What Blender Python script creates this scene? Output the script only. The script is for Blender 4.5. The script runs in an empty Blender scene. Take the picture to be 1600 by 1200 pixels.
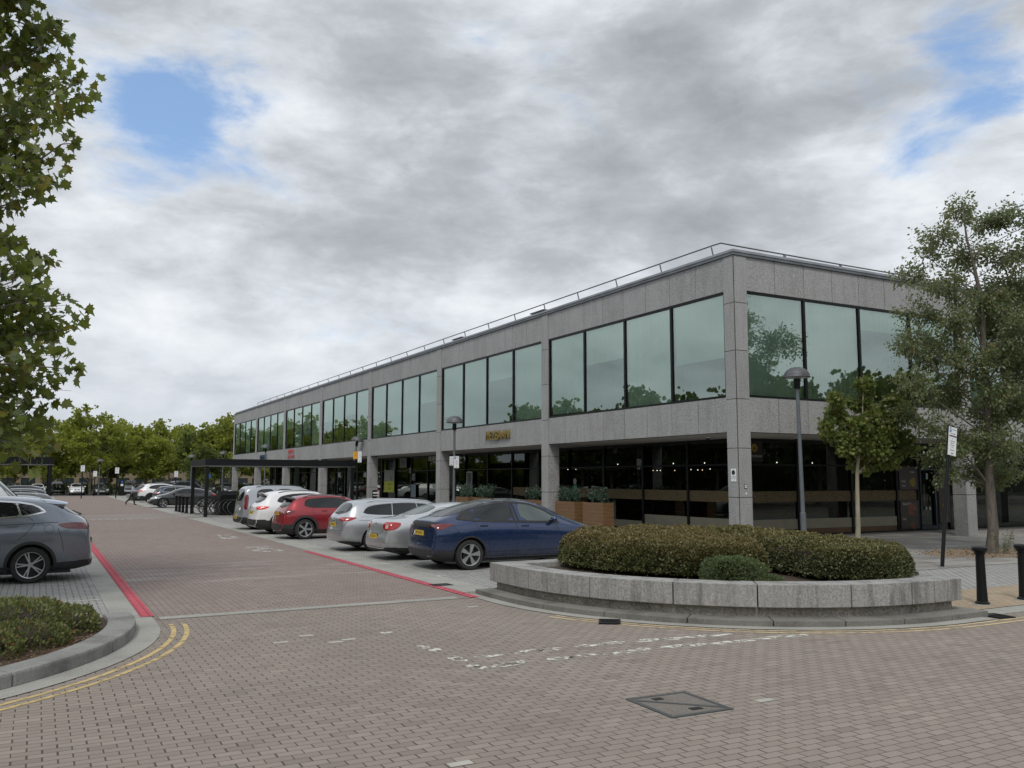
import bpy, bmesh, math, random
import numpy as np
from mathutils import Vector, Matrix
from mathutils.bvhtree import BVHTree
R = math.radians
SC = bpy.context.scene
COL = SC.collection

# ------------------------------------------------------------------ camera
YAW, PIT, ROLL = .4964394, .1083093, .0014562
CAMP = Vector((-19.1394, -20.5387, 2.1))
_f = Vector((math.sin(YAW)*math.cos(PIT), math.cos(YAW)*math.cos(PIT), math.sin(PIT)))
_r = Vector((math.cos(YAW), -math.sin(YAW), 0.))
_u = _r.cross(_f)
_r2 = _r*math.cos(ROLL)+_u*math.sin(ROLL)
_u2 = -_r*math.sin(ROLL)+_u*math.cos(ROLL)
cd = bpy.data.cameras.new('camera'); cam = bpy.data.objects.new('camera', cd); COL.objects.link(cam)
cd.sensor_fit = 'HORIZONTAL'; cd.sensor_width = 36; cd.lens = 36*1359.66/1600
cd.clip_start = .1; cd.clip_end = 3000
cam.matrix_world = Matrix(((_r2.x, _u2.x, -_f.x, CAMP.x), (_r2.y, _u2.y, -_f.y, CAMP.y), (_r2.z, _u2.z, -_f.z, CAMP.z), (0, 0, 0, 1)))
SC.camera = cam

# ------------------------------------------------------------------ light
SUN_EL, SUN_AZ = R(52), R(215)        # azimuth clockwise from +Y (sun behind the camera, a little to the left)
W = bpy.data.worlds.new('World'); SC.world = W; W.use_nodes = True
nt = W.node_tree; N = nt.nodes; LK = nt.links; N.clear()
def wn(t, **k):
    n = N.new(t)
    for a, b in k.items(): setattr(n, a, b)
    return n
def wm(op, a, b=None, c=None, clamp=False):
    n = N.new('ShaderNodeMath'); n.operation = op; n.use_clamp = clamp
    for i, v in enumerate((a, b, c)):
        if v is None: continue
        if isinstance(v, (int, float)): n.inputs[i].default_value = v
        else: LK.new(v, n.inputs[i])
    return n.outputs[0]
def wramp(v, stops, interp='LINEAR'):
    n = N.new('ShaderNodeValToRGB'); LK.new(v, n.inputs[0]); e = n.color_ramp.elements; n.color_ramp.interpolation = interp
    while len(e) < len(stops): e.new(.5)
    for k, (p, c) in enumerate(stops):
        e[k].position = p; e[k].color = (*c, 1) if len(c) == 3 else c
    return n.outputs[0]
sky = wn('ShaderNodeTexSky'); sky.sky_type = 'NISHITA'; sky.sun_disc = False
sky.sun_elevation = SUN_EL; sky.sun_rotation = SUN_AZ; sky.air_density = 1.0; sky.dust_density = .6; sky.ozone_density = 1.5
tc = wn('ShaderNodeTexCoord'); sp = wn('ShaderNodeSeparateXYZ'); LK.new(tc.outputs['Generated'], sp.inputs[0])
zc = wm('MAXIMUM', sp.outputs[2], 0.0)
zz = wm('ADD', zc, .20)
px = wm('DIVIDE', sp.outputs[0], zz); py = wm('DIVIDE', sp.outputs[1], zz)
cb = wn('ShaderNodeCombineXYZ'); LK.new(px, cb.inputs[0]); LK.new(py, cb.inputs[1])
def wnoise(scale, detail, rough, off, dist=0.0, src=None):
    m = wn('ShaderNodeMapping'); m.inputs['Location'].default_value = off; LK.new(src or cb.outputs[0], m.inputs[0])
    n = wn('ShaderNodeTexNoise'); n.inputs['Scale'].default_value = scale; n.inputs['Detail'].default_value = detail
    n.inputs['Roughness'].default_value = rough; n.inputs['Distortion'].default_value = dist
    LK.new(m.outputs[0], n.inputs['Vector']); return n.outputs['Fac']
def wblob(d, c0, c1):   # soft patch of sky around a direction
    v = Vector(d).normalized(); n = wn('ShaderNodeVectorMath', operation='DOT_PRODUCT')
    nn = wn('ShaderNodeVectorMath', operation='NORMALIZE'); LK.new(tc.outputs['Generated'], nn.inputs[0])
    LK.new(nn.outputs[0], n.inputs[0]); n.inputs[1].default_value = v
    mr = wn('ShaderNodeMapRange', interpolation_type='SMOOTHSTEP'); LK.new(n.outputs['Value'], mr.inputs[0])
    mr.inputs[1].default_value = math.cos(R(c1)); mr.inputs[2].default_value = math.cos(R(c0)); return mr.outputs[0]
n_big = wnoise(.85, 3, .5, (3.1, 7.7, 0))
dm = wn('ShaderNodeMapping'); dm.inputs['Scale'].default_value = (1, 1, 2.3); LK.new(tc.outputs['Generated'], dm.inputs[0])
n_mid = wnoise(3.6, 10, .57, (1.25, 4.4, .3), .15, dm.outputs[0])
n_fine = wnoise(11.0, 9, .62, (9.2, 2.4, 1), .35, dm.outputs[0])
dens = wm('ADD', wm('MULTIPLY', n_big, .24), wm('ADD', wm('MULTIPLY', n_mid, .58), wm('MULTIPLY', n_fine, .20)))
# where the cover is thin (two gaps) and where it is thick
gap = wm('ADD', wm('MULTIPLY', wblob((.126, .906, .405), 0, 7), .41), wm('MULTIPLY', wblob((.068, .937, .345), 0, 5.5), .36))
gap = wm('ADD', gap, wm('MULTIPLY', wblob((.757, .525, .392), 0, 6.5), .40))
gap = wm('ADD', gap, wm('MULTIPLY', wblob((.79, .46, .43), 0, 6), .5))
gap = wm('ADD', gap, wm('MULTIPLY', wblob((-.03, .895, .45), 0, 6), .5))
thick = wm('ADD', wm('MULTIPLY', wblob((.45, .761, .467), 3, 15), .06), wm('MULTIPLY', wblob((.298, .91, .288), 2, 11), .07))
thick = wm('ADD', thick, wm('MULTIPLY', wblob((.62, .70, .36), 2, 13), .06))
n_edge = wnoise(6.5, 9, .62, (5.5, 1.9, 0), .3, dm.outputs[0])
cover = wm('ADD', wm('SUBTRACT', dens, wm('MULTIPLY', gap, .42)), wm('MULTIPLY', wm('SUBTRACT', n_edge, .5), .85))
mr = wn('ShaderNodeMapRange', interpolation_type='SMOOTHSTEP'); LK.new(cover, mr.inputs[0])
mr.inputs[1].default_value = .14; mr.inputs[2].default_value = .42
mask = mr.outputs[0]
shade = wm('ADD', dens, thick)
cc = wramp(shade, [(.41, (6.3, 6.5, 6.7)), (.48, (5.3, 5.55, 5.85)), (.54, (4.3, 4.55, 4.85)), (.61, (3.2, 3.4, 3.66)), (.70, (2.4, 2.55, 2.76))])
# the cover pales towards the horizon
hz = wn('ShaderNodeMapRange', interpolation_type='SMOOTHSTEP'); LK.new(sp.outputs[2], hz.inputs[0])
hz.inputs[1].default_value = .0; hz.inputs[2].default_value = .22; hz.inputs[3].default_value = .55; hz.inputs[4].default_value = 0
mh = wn('ShaderNodeMix', data_type='RGBA'); LK.new(hz.outputs[0], mh.inputs[0]); LK.new(cc, mh.inputs[6]); mh.inputs[7].default_value = (4.3, 4.6, 5.0, 1)
# Nishita sky seen in the gaps, a touch of thin veil over it
ms = wn('ShaderNodeMix', data_type='RGBA'); ms.inputs[0].default_value = .42; LK.new(sky.outputs[0], ms.inputs[6]); ms.inputs[7].default_value = (2.2, 3.6, 6.0, 1)
mx = wn('ShaderNodeMix', data_type='RGBA'); LK.new(mask, mx.inputs[0]); LK.new(ms.outputs[2], mx.inputs[6]); LK.new(mh.outputs[2], mx.inputs[7])
bg = wn('ShaderNodeBackground'); bg.inputs[1].default_value = .1; LK.new(mx.outputs[2], bg.inputs[0])
wo = wn('ShaderNodeOutputWorld'); LK.new(bg.outputs[0], wo.inputs[0])
W.cycles.sampling_method = 'MANUAL'; W.cycles.sample_map_resolution = 512

sd = bpy.data.lights.new('sun', 'SUN'); sd.energy = 1.1; sd.angle = R(14); sd.color = (1., .96, .9)
sun = bpy.data.objects.new('sun', sd); COL.objects.link(sun)
sdir = Vector((math.sin(SUN_AZ)*math.cos(SUN_EL), math.cos(SUN_AZ)*math.cos(SUN_EL), math.sin(SUN_EL)))
sun.rotation_euler = sdir.to_track_quat('Z', 'Y').to_euler(); sun.location = sdir*80

SC.view_settings.view_transform = 'Standard'; SC.view_settings.look = 'None'
SC.view_settings.exposure = .62; SC.view_settings.gamma = 1.0; SC.view_settings.use_curve_mapping = False
SC.cycles.use_denoising = True
SC.cycles.max_bounces = 8; SC.cycles.transparent_max_bounces = 12; SC.cycles.glossy_bounces = 4
SC.cycles.sample_clamp_indirect = 6; SC.cycles.caustics_reflective = False; SC.cycles.caustics_refractive = False

# ------------------------------------------------------------------ object helpers
def tag(o, label=None, cat=None, group=None, kind=None):
    if label: o['label'] = label
    if cat: o['category'] = cat
    if group: o['group'] = group
    if kind: o['kind'] = kind
    return o
def empty(name, loc=(0, 0, 0), rz=0, label=None, cat=None, group=None, kind=None):
    o = bpy.data.objects.new(name, None); COL.objects.link(o); o.location = loc; o.rotation_euler = (0, 0, rz)
    o.empty_display_size = .2
    return tag(o, label, cat, group, kind)
def link(name, me, parent=None, loc=None, rot=None):
    o = bpy.data.objects.new(name, me); COL.objects.link(o)
    if parent: o.parent = parent
    if loc: o.location = loc
    if rot: o.rotation_euler = rot
    return o
def copy_tree(o, parent=None):
    c = o.copy(); COL.objects.link(c); c.parent = parent
    for ch in list(o.children): copy_tree(ch, c)
    return c
class MB:
    """collects shapes and links them as one mesh"""
    def __init__(s): s.v = []; s.f = []; s.m = []; s.cur = 0
    def add(s, vs, fs):
        b = len(s.v); s.v += [tuple(p) for p in vs]; s.f += [tuple(b+i for i in f) for f in fs]; s.m += [s.cur]*len(fs); return s
    def box(s, x0, x1, y0, y1, z0, z1, M=None):
        P = [Vector(p) for p in ((x0,y0,z0),(x1,y0,z0),(x1,y1,z0),(x0,y1,z0),(x0,y0,z1),(x1,y0,z1),(x1,y1,z1),(x0,y1,z1))]
        if M: P = [M @ p for p in P]
        return s.add(P, [(0,3,2,1),(4,5,6,7),(0,1,5,4),(1,2,6,5),(2,3,7,6),(3,0,4,7)])
    def tube(s, pts, rad, n=8, cap=True):
        pts = [Vector(p) for p in pts]; rs = rad if isinstance(rad, (list, tuple)) else [rad]*len(pts)
        V = []; up = None
        for i, p in enumerate(pts):
            t = (pts[min(i+1, len(pts)-1)]-pts[max(i-1, 0)]).normalized()
            a = Vector((0,0,1)) if abs(t.z) < .95 else Vector((1,0,0))
            if up is not None: a = up
            x = t.cross(a)
            if x.length < 1e-4: x = t.cross(Vector((0,1,0)))
            x.normalize(); y = x.cross(t).normalized(); up = y
            V += [p+(x*math.cos(2*math.pi*k/n)+y*math.sin(2*math.pi*k/n))*rs[i] for k in range(n)]
        F = []
        for i in range(len(pts)-1):
            for k in range(n):
                k2 = (k+1) % n; F.append((i*n+k, (i+1)*n+k, (i+1)*n+k2, i*n+k2))
        if cap: F.append(tuple(range(n))); F.append(tuple((len(pts)-1)*n+k for k in reversed(range(n))))
        return s.add(V, F)
    def lathe(s, prof, n=24, M=None, cap=True):   # prof: (r, z)
        V = []; F = []
        for r, z in prof: V += [Vector((r*math.cos(2*math.pi*k/n), r*math.sin(2*math.pi*k/n), z)) for k in range(n)]
        if M: V = [M @ p for p in V]
        for i in range(len(prof)-1):
            for k in range(n):
                k2 = (k+1) % n; F.append((i*n+k, i*n+k2, (i+1)*n+k2, (i+1)*n+k))
        if cap: F.append(tuple(reversed(range(n)))); F.append(tuple((len(prof)-1)*n+k for k in range(n)))
        return s.add(V, F)
    def prism(s, poly, z0, z1, M=None):
        n = len(poly); V = [Vector((p[0], p[1], z0)) for p in poly]+[Vector((p[0], p[1], z1)) for p in poly]
        if M: V = [M @ p for p in V]
        F = [tuple(reversed(range(n))), tuple(range(n, 2*n))]+[(i, (i+1) % n, n+(i+1) % n, n+i) for i in range(n)]
        return s.add(V, F)
    def build(s, name, mat, parent=None, smooth=False, bevel=0, loc=None, auto=None):
        me = bpy.data.meshes.new(name); me.from_pydata([tuple(p) for p in s.v], [], s.f)
        ms = mat if isinstance(mat, (list, tuple)) else [mat]
        for m in ms: me.materials.append(m)
        if len(ms) > 1: me.polygons.foreach_set('material_index', s.m)
        if bevel:
            bm = bmesh.new(); bm.from_mesh(me)
            bmesh.ops.bevel(bm, geom=[e for e in bm.edges if len(e.link_faces) == 2 and e.calc_face_angle(0) > .5], offset=bevel, segments=2, affect='EDGES', profile=.6)
            bm.to_mesh(me); bm.free()
        if smooth:
            me.polygons.foreach_set('use_smooth', [True]*len(me.polygons))
            if smooth != 'all': me.set_sharp_from_angle(angle=R(35))
        me.validate(); me.update()
        return link(name, me, parent, loc)
def Mx(loc=(0,0,0), rx=0, ry=0, rz=0, s=1):
    return Matrix.Translation(loc) @ Matrix.Rotation(rz, 4, 'Z') @ Matrix.Rotation(ry, 4, 'Y') @ Matrix.Rotation(rx, 4, 'X') @ Matrix.Scale(s, 4)
def text_mesh(name, txt, size, mat, parent=None, M=None, depth=.004, align='CENTER', sx=1.0, spacing=1.0, bold=0):
    cu = bpy.data.curves.new(name, 'FONT'); cu.body = txt; cu.size = size; cu.extrude = depth; cu.align_x = align; cu.align_y = 'CENTER'
    cu.resolution_u = 3; cu.space_character = spacing; cu.offset = bold; cu.space_line = .9
    t = bpy.data.objects.new(name, cu); COL.objects.link(t); bpy.context.view_layer.update()
    me = bpy.data.meshes.new_from_object(t); bpy.data.objects.remove(t); me.name = name
    me.transform(Matrix.Scale(sx, 4, (1, 0, 0)))
    if M: me.transform(M)
    me.materials.clear(); me.materials.append(mat)
    return link(name, me, parent)

# ------------------------------------------------------------------ materials
class NB:
    def __init__(s, name):
        s.m = bpy.data.materials.new(name); s.m.use_nodes = True; s.t = s.m.node_tree; s.t.nodes.clear()
        s.o = s.n('ShaderNodeOutputMaterial'); s.b = s.n('ShaderNodeBsdfPrincipled'); s.l(s.b.outputs[0], s.o.inputs[0])
    def n(s, t, **k):
        x = s.t.nodes.new(t)
        for a, b in k.items(): setattr(x, a, b)
        return x
    def l(s, a, b): s.t.links.new(a, b)
    def math(s, op, a, b=None, c=None, clamp=False):
        x = s.n('ShaderNodeMath', operation=op, use_clamp=clamp)
        for i, v in enumerate((a, b, c)):
            if v is None: continue
            if isinstance(v, (int, float)): x.inputs[i].default_value = v
            else: s.l(v, x.inputs[i])
        return x.outputs[0]
    def mix(s, f, a, b, bt='MIX'):
        x = s.n('ShaderNodeMix', data_type='RGBA', blend_type=bt)
        for i, v in ((0, f), (6, a), (7, b)):
            if isinstance(v, (int, float)): x.inputs[i].default_value = v
            elif isinstance(v, (tuple, list)): x.inputs[i].default_value = (*v[:3], 1)
            else: s.l(v, x.inputs[i])
        return x.outputs[2]
    def coord(s, kind='Object'): return s.n('ShaderNodeTexCoord').outputs[kind]
    def pos(s): return s.n('ShaderNodeNewGeometry').outputs['Position']
    def noise(s, scale, detail=3, rough=.5, vec=None, dist=0, out='Fac'):
        x = s.n('ShaderNodeTexNoise'); x.inputs['Scale'].default_value = scale; x.inputs['Detail'].default_value = detail
        x.inputs['Roughness'].default_value = rough; x.inputs['Distortion'].default_value = dist
        s.l(vec if vec is not None else s.pos(), x.inputs['Vector']); return x.outputs[out]
    def ramp(s, v, stops):
        x = s.n('ShaderNodeValToRGB'); s.l(v, x.inputs[0]); e = x.color_ramp.elements
        while len(e) < len(stops): e.new(.5)
        for k, (p, c) in enumerate(stops):
            e[k].position = p; e[k].color = (c, c, c, 1) if isinstance(c, (int, float)) else (*c[:3], 1)
        return x.outputs[0]
    def rng(s, v, a, b, c=0., d=1.):
        x = s.n('ShaderNodeMapRange'); s.l(v, x.inputs[0])
        for i, q in enumerate((a, b, c, d)): x.inputs[i+1].default_value = q
        return x.outputs[0]
    def bump(s, h, st=.2, d=.01):
        x = s.n('ShaderNodeBump'); x.inputs['Strength'].default_value = st; x.inputs['Distance'].default_value = d
        s.l(h, x.inputs['Height']); s.l(x.outputs[0], s.b.inputs['Normal']); return x
    def set(s, **k):
        for a, v in k.items():
            i = s.b.inputs[a.replace('_', ' ')]
            if isinstance(v, (int, float)): i.default_value = v
            elif isinstance(v, (tuple, list)): i.default_value = (*v[:3], 1)
            else: s.l(v, i)
        return s
_mc = {}
def pm(name, col, rough=.6, metal=0., var=.12, vs=3., bump=0., bs=60., spec=.5, coat=0., dirt=0.):
    if name in _mc: return _mc[name]
    b = NB(name)
    n = b.noise(vs, 4, .6, b.coord())
    c = b.mix(b.rng(n, .3, .7), tuple(x*(1-var) for x in col), tuple(min(1, x*(1+var)) for x in col))
    if dirt:
        d = b.noise(1.3, 6, .65, b.coord()); c = b.mix(b.rng(d, .5, .75, 0, dirt), c, tuple(x*.45 for x in col))
    b.set(Base_Color=c, Roughness=rough, Metallic=metal, Specular_IOR_Level=spec, Coat_Weight=coat, Coat_Roughness=.03)
    if bump: b.bump(b.noise(bs, 3, .6, b.coord()), bump, .01)
    _mc[name] = b.m; return b.m
def emis(name, col, st):
    b = NB(name); b.set(Base_Color=col, Emission_Color=col, Emission_Strength=st); return b.m
# ------------------------------------------------------------------ setting materials
def paving(name, L, Wd, ja, jb, c0, c1, cj, rough=.85, stagger=.5, stain=.25, swap=False, pale=0.0, rot=0.0):
    b = NB(name); s = b.n('ShaderNodeSeparateXYZ')
    if rot:
        mp = b.n('ShaderNodeMapping'); mp.inputs['Rotation'].default_value = (0, 0, rot); b.l(b.pos(), mp.inputs[0]); b.l(mp.outputs[0], s.inputs[0])
    else: b.l(b.pos(), s.inputs[0])
    X, Y = (s.outputs[1], s.outputs[0]) if swap else (s.outputs[0], s.outputs[1])
    wob = b.math('MULTIPLY', b.math('SUBTRACT', b.noise(.8, 2), .5), .012)
    rowf = b.math('ADD', b.math('DIVIDE', Y, Wd), b.math('MULTIPLY', wob, 4))
    row = b.math('FLOOR', rowf); fy = b.math('FRACT', rowf)
    u = b.math('ADD', b.math('ADD', b.math('DIVIDE', X, L), wob), b.math('MULTIPLY', b.math('FLOORED_MODULO', row, 2.0), stagger))
    # small random slip of every brick
    cell0 = b.math('FLOOR', u)
    fx = b.math('FRACT', u)
    cv = b.n('ShaderNodeCombineXYZ'); b.l(cell0, cv.inputs[0]); b.l(row, cv.inputs[1])
    wn_ = b.n('ShaderNodeTexWhiteNoise', noise_dimensions='2D'); b.l(cv.outputs[0], wn_.inputs['Vector'])
    rnd = wn_.outputs['Value']
    jv = b.math('ADD', ja*.65, b.math('MULTIPLY', rnd, ja*.7))
    m1 = b.math('LESS_THAN', fx, jv); m2 = b.math('LESS_THAN', fy, jb)
    j = b.math('MAXIMUM', m1, b.math('MULTIPLY', m2, .85))
    base = b.mix(rnd, c0, c1); base = b.mix(b.math('MULTIPLY', b.math('GREATER_THAN', rnd, .955), .5), base, tuple(x*.6 for x in c0))
    base = b.mix(b.math('MULTIPLY', b.math('LESS_THAN', rnd, .03), .45), base, tuple(min(1, x*1.35) for x in c1))
    pn = b.noise(.35, 5, .6); pn2 = b.noise(2.2, 5, .65)
    base = b.mix(b.math('MULTIPLY', b.rng(pn, .35, .65), stain*1.2), base, tuple(x*.78 for x in c0))
    base = b.mix(b.math('MULTIPLY', b.rng(pn2, .5, .75), stain*.8), base, tuple(min(1, x*1.25) for x in c1))
    g = b.noise(140, 2, .7); base = b.mix(b.math('MULTIPLY', b.rng(g, .35, .65), .35), base, tuple(x*.6 for x in c0))
    if pale:
        mp = b.n('ShaderNodeMapping'); mp.inputs['Scale'].default_value = (.28, 1.6, 1); mp.inputs['Rotation'].default_value = (0, 0, .06); b.l(b.pos(), mp.inputs[0])
        st = b.noise(1.0, 6, .7, mp.outputs[0])
        band = b.math('MULTIPLY', b.rng(s.outputs[1], -3.4, -2.2), b.rng(s.outputs[1], 1.6, 3.4, 1, 0))
        base = b.mix(b.math('MULTIPLY', b.math('MULTIPLY', b.rng(st, .52, .66), band), pale), base, (.40, .39, .37))
    # chewing gum and little pale specks
    vo = b.n('ShaderNodeTexVoronoi', feature='DISTANCE_TO_EDGE'); vo = b.n('ShaderNodeTexVoronoi', feature='F1'); vo.inputs['Scale'].default_value = 1.1; b.l(b.pos(), vo.inputs['Vector'])
    base = b.mix(b.math('MULTIPLY', b.math('LESS_THAN', vo.outputs['Distance'], .018), .6), base, (.42, .40, .38))
    c = b.mix(j, base, cj)
    b.set(Base_Color=c, Roughness=rough, Specular_IOR_Level=.3)
    h = b.math('ADD', b.math('MULTIPLY', b.math('SUBTRACT', 1, j), 1.0), b.math('ADD', b.math('MULTIPLY', rnd, .15), b.math('MULTIPLY', g, .25)))
    b.bump(h, .5, .006); return b.m
M = {}
M['brick'] = paving('brick_paving', .21, .105, .058, .085, (.262, .222, .190), (.315, .275, .240), (.082, .066, .053), stain=.3)
M['brick2'] = paving('pinkish_brick_paving', .21, .105, .070, .075, (.255, .200, .178), (.312, .258, .232), (.080, .063, .054), pale=.7, stain=.3)
M['paver'] = paving('grey_paving', .21, .105, .10, .06, (.31, .31, .295), (.39, .39, .37), (.06, .057, .052), stain=.3)
M['pinkbrick'] = paving('red_line_paint', .21, .105, .10, .06, (.50, .085, .115), (.58, .115, .15), (.09, .03, .035), stain=.35)
M['tan'] = paving('tan_paving', .2, .1, .05, .07, (.36, .285, .20), (.44, .35, .25), (.13, .10, .07), stain=.5)
def slab_mat():
    b = NB('slab_paving'); s = b.n('ShaderNodeSeparateXYZ'); b.l(b.pos(), s.inputs[0])
    row = b.math('FLOOR', b.math('DIVIDE', s.outputs[1], .6)); fy = b.math('FRACT', b.math('DIVIDE', s.outputs[1], .6))
    u = b.math('ADD', b.math('DIVIDE', s.outputs[0], .9), b.math('MULTIPLY', b.math('FLOORED_MODULO', row, 2.0), .5)); fx = b.math('FRACT', u)
    cv = b.n('ShaderNodeCombineXYZ'); b.l(b.math('FLOOR', u), cv.inputs[0]); b.l(row, cv.inputs[1])
    w = b.n('ShaderNodeTexWhiteNoise', noise_dimensions='2D'); b.l(cv.outputs[0], w.inputs['Vector'])
    j = b.math('MAXIMUM', b.math('LESS_THAN', fx, .012), b.math('LESS_THAN', fy, .018))
    base = b.mix(w.outputs['Value'], (.21, .205, .19), (.34, .325, .30))
    base = b.mix(b.math('MULTIPLY', b.rng(b.noise(.5, 6, .65), .42, .62), .55), base, (.14, .13, .12))
    base = b.mix(b.math('MULTIPLY', b.rng(b.noise(60, 2), .3, .7), .25), base, (.4, .39, .37))
    b.set(Base_Color=b.mix(j, base, (.06, .055, .05)), Roughness=.8, Specular_IOR_Level=.3)
    b.bump(b.math('SUBTRACT', 1, j), .4, .005); return b.m
M['slab'] = slab_mat()
def concrete(name, c, rough=.85, dark=.4, sp=60, scale=1.5):
    b = NB(name); base = b.mix(b.noise(3, 5, .6), tuple(x*.85 for x in c), tuple(x*1.12 for x in c))
    base = b.mix(b.math('MULTIPLY', b.rng(b.noise(scale, 7, .68), .46, .66), dark), base, tuple(x*.4 for x in c))
    base = b.mix(b.math('MULTIPLY', b.rng(b.noise(sp, 3, .7), .48, .60), .5), base, tuple(x*.5 for x in c))
    base = b.mix(b.math('MULTIPLY', b.rng(b.noise(sp*.8, 2, .6, dist=.4), .56, .66), .35), base, tuple(min(1, x*1.5) for x in c))
    b.set(Base_Color=base, Roughness=rough, Specular_IOR_Level=.3); b.bump(b.noise(sp, 3), .25, .004); return b.m
M['concrete'] = concrete('concrete_kerb', (.36, .355, .325), dark=.45)
M['kerbdark'] = concrete('weathered_kerb', (.28, .28, .265), dark=.8)
M['kerbstep'] = concrete('stained_step', (.215, .21, .19), dark=.8)
def granite(name, c, stain=0., vert=False, ct=1.):
    b = NB(name)
    n1 = b.noise(27, 4, .78); n2 = b.noise(60, 2, .6)
    base = b.mix(b.rng(n1, .36, .64), tuple(x*(1-.52*ct) for x in c), tuple(x*(1+.5*ct) for x in c))
    base = b.mix(b.math('MULTIPLY', b.rng(n2, .56, .64), .6), base, tuple(x*.30 for x in c))
    base = b.mix(b.math('MULTIPLY', b.rng(b.noise(70, 2, .6, dist=.5), .60, .68), .55), base, (.66, .65, .64))
    base = b.mix(b.math('MULTIPLY', b.rng(b.noise(1.1, 5, .6), .4, .7), .3), base, tuple(x*v for x, v in zip(c, (.72, .68, .66))))
    # every slab of stone has a tone of its own
    rp = b.n('ShaderNodeNewGeometry').outputs['Random Per Island']
    base = b.mix(b.math('MULTIPLY', b.math('ABSOLUTE', b.math('SUBTRACT', rp, .5)), .26), base, b.mix(b.math('GREATER_THAN', rp, .5), tuple(x*.66 for x in c), tuple(min(1, x*1.35) for x in c)))
    if stain:
        mp = b.n('ShaderNodeMapping'); mp.inputs['Scale'].default_value = (3.2, 3.2, .5 if vert else 1.2); b.l(b.pos(), mp.inputs[0])
        st = b.noise(1.0, 7, .72, mp.outputs[0]); base = b.mix(b.math('MULTIPLY', b.rng(st, .47, .62), stain), base, (.085, .083, .07))
    b.set(Base_Color=base, Roughness=.75, Specular_IOR_Level=.35); b.bump(n1, .12, .003); return b.m
M['granite'] = granite('grey_granite', (.335, .337, .338), .18, True, .9)
M['granite2'] = granite('planter_granite', (.33, .33, .318), .6, True, .6)
M['recess'] = granite('stained_concrete_riser', (.40, .38, .33), .45)
M['joint'] = pm('dark_joint', (.05, .048, .045), .9)
M['black'] = pm('black_metal', (.006, .007, .008), .45, 0, .1, spec=.3)
M['frame'] = pm('dark_window_frame', (.010, .011, .011), .4, .3, spec=.3)
M['coping'] = pm('lead_grey_coping', (.155, .17, .185), .5, .4, .25, 1.2)
M['steel'] = pm('dull_steel', (.22, .22, .22), .4, .8)
M['soffit'] = pm('pale_soffit', (.40, .39, .36), .8, 0, .08)
M['white'] = pm('white_board', (.78, .78, .76), .6)
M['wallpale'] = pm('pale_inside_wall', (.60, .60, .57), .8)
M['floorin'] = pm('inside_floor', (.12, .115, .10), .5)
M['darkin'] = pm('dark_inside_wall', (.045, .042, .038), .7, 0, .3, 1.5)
M['asphalt'] = concrete('asphalt', (.085, .083, .08), dark=.3, sp=120)
M['grass'] = concrete('dry_grass_ground', (.075, .09, .035), dark=.4, sp=30)
M['soil'] = concrete('bark_soil', (.075, .052, .038), dark=.6, sp=55)
M['dirt'] = concrete('sandy_dirt', (.27, .205, .145), dark=.4, sp=50)
def glass(name, tint, spec_min, rough=0., wav=0., gc=(.86, .95, .90)):
    m = bpy.data.materials.new(name); m.use_nodes = True; t = m.node_tree; t.nodes.clear()
    o = t.nodes.new('ShaderNodeOutputMaterial'); tr = t.nodes.new('ShaderNodeBsdfTransparent'); gl = t.nodes.new('ShaderNodeBsdfGlossy')
    mx = t.nodes.new('ShaderNodeMixShader'); fr = t.nodes.new('ShaderNodeFresnel'); mr = t.nodes.new('ShaderNodeMapRange')
    tr.inputs[0].default_value = (*tint, 1); gl.inputs['Color'].default_value = (*gc, 1); gl.inputs['Roughness'].default_value = rough
    fr.inputs[0].default_value = 1.5; mr.inputs[1].default_value = .04; mr.inputs[2].default_value = 1; mr.inputs[3].default_value = spec_min; mr.inputs[4].default_value = 1
    t.links.new(fr.outputs[0], mr.inputs[0]); t.links.new(mr.outputs[0], mx.inputs[0]); t.links.new(tr.outputs[0], mx.inputs[1]); t.links.new(gl.outputs[0], mx.inputs[2]); t.links.new(mx.outputs[0], o.inputs[0])
    if wav:
        g = t.nodes.new('ShaderNodeNewGeometry'); n = t.nodes.new('ShaderNodeTexNoise'); n.inputs['Scale'].default_value = .7; n.inputs['Detail'].default_value = 1
        bp = t.nodes.new('ShaderNodeBump'); bp.inputs['Strength'].default_value = wav; bp.inputs['Distance'].default_value = .02
        t.links.new(g.outputs['Position'], n.inputs['Vector']); t.links.new(n.outputs['Fac'], bp.inputs['Height']); t.links.new(bp.outputs[0], gl.inputs['Normal']); t.links.new(bp.outputs[0], fr.inputs['Normal'])
    return m
M['glass_up'] = glass('green_office_glass', (.80, .97, .88), .31, 0, .12, (.82, .97, .90))
M['glass_shop'] = glass('dark_shop_glass', (.42, .46, .44), .05, 0, .1)
def curtain_mat():
    b = NB('pale_curtain'); b.set(Base_Color=(.88, .94, .88), Roughness=.9)
    tl = b.n('ShaderNodeBsdfTranslucent'); tl.inputs[0].default_value = (.6, .66, .6, 1); mx = b.n('ShaderNodeMixShader'); mx.inputs[0].default_value = .12
    b.l(b.b.outputs[0], mx.inputs[1]); b.l(tl.outputs[0], mx.inputs[2]); b.l(mx.outputs[0], b.o.inputs[0]); return b.m
M['curtain'] = curtain_mat()

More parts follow.
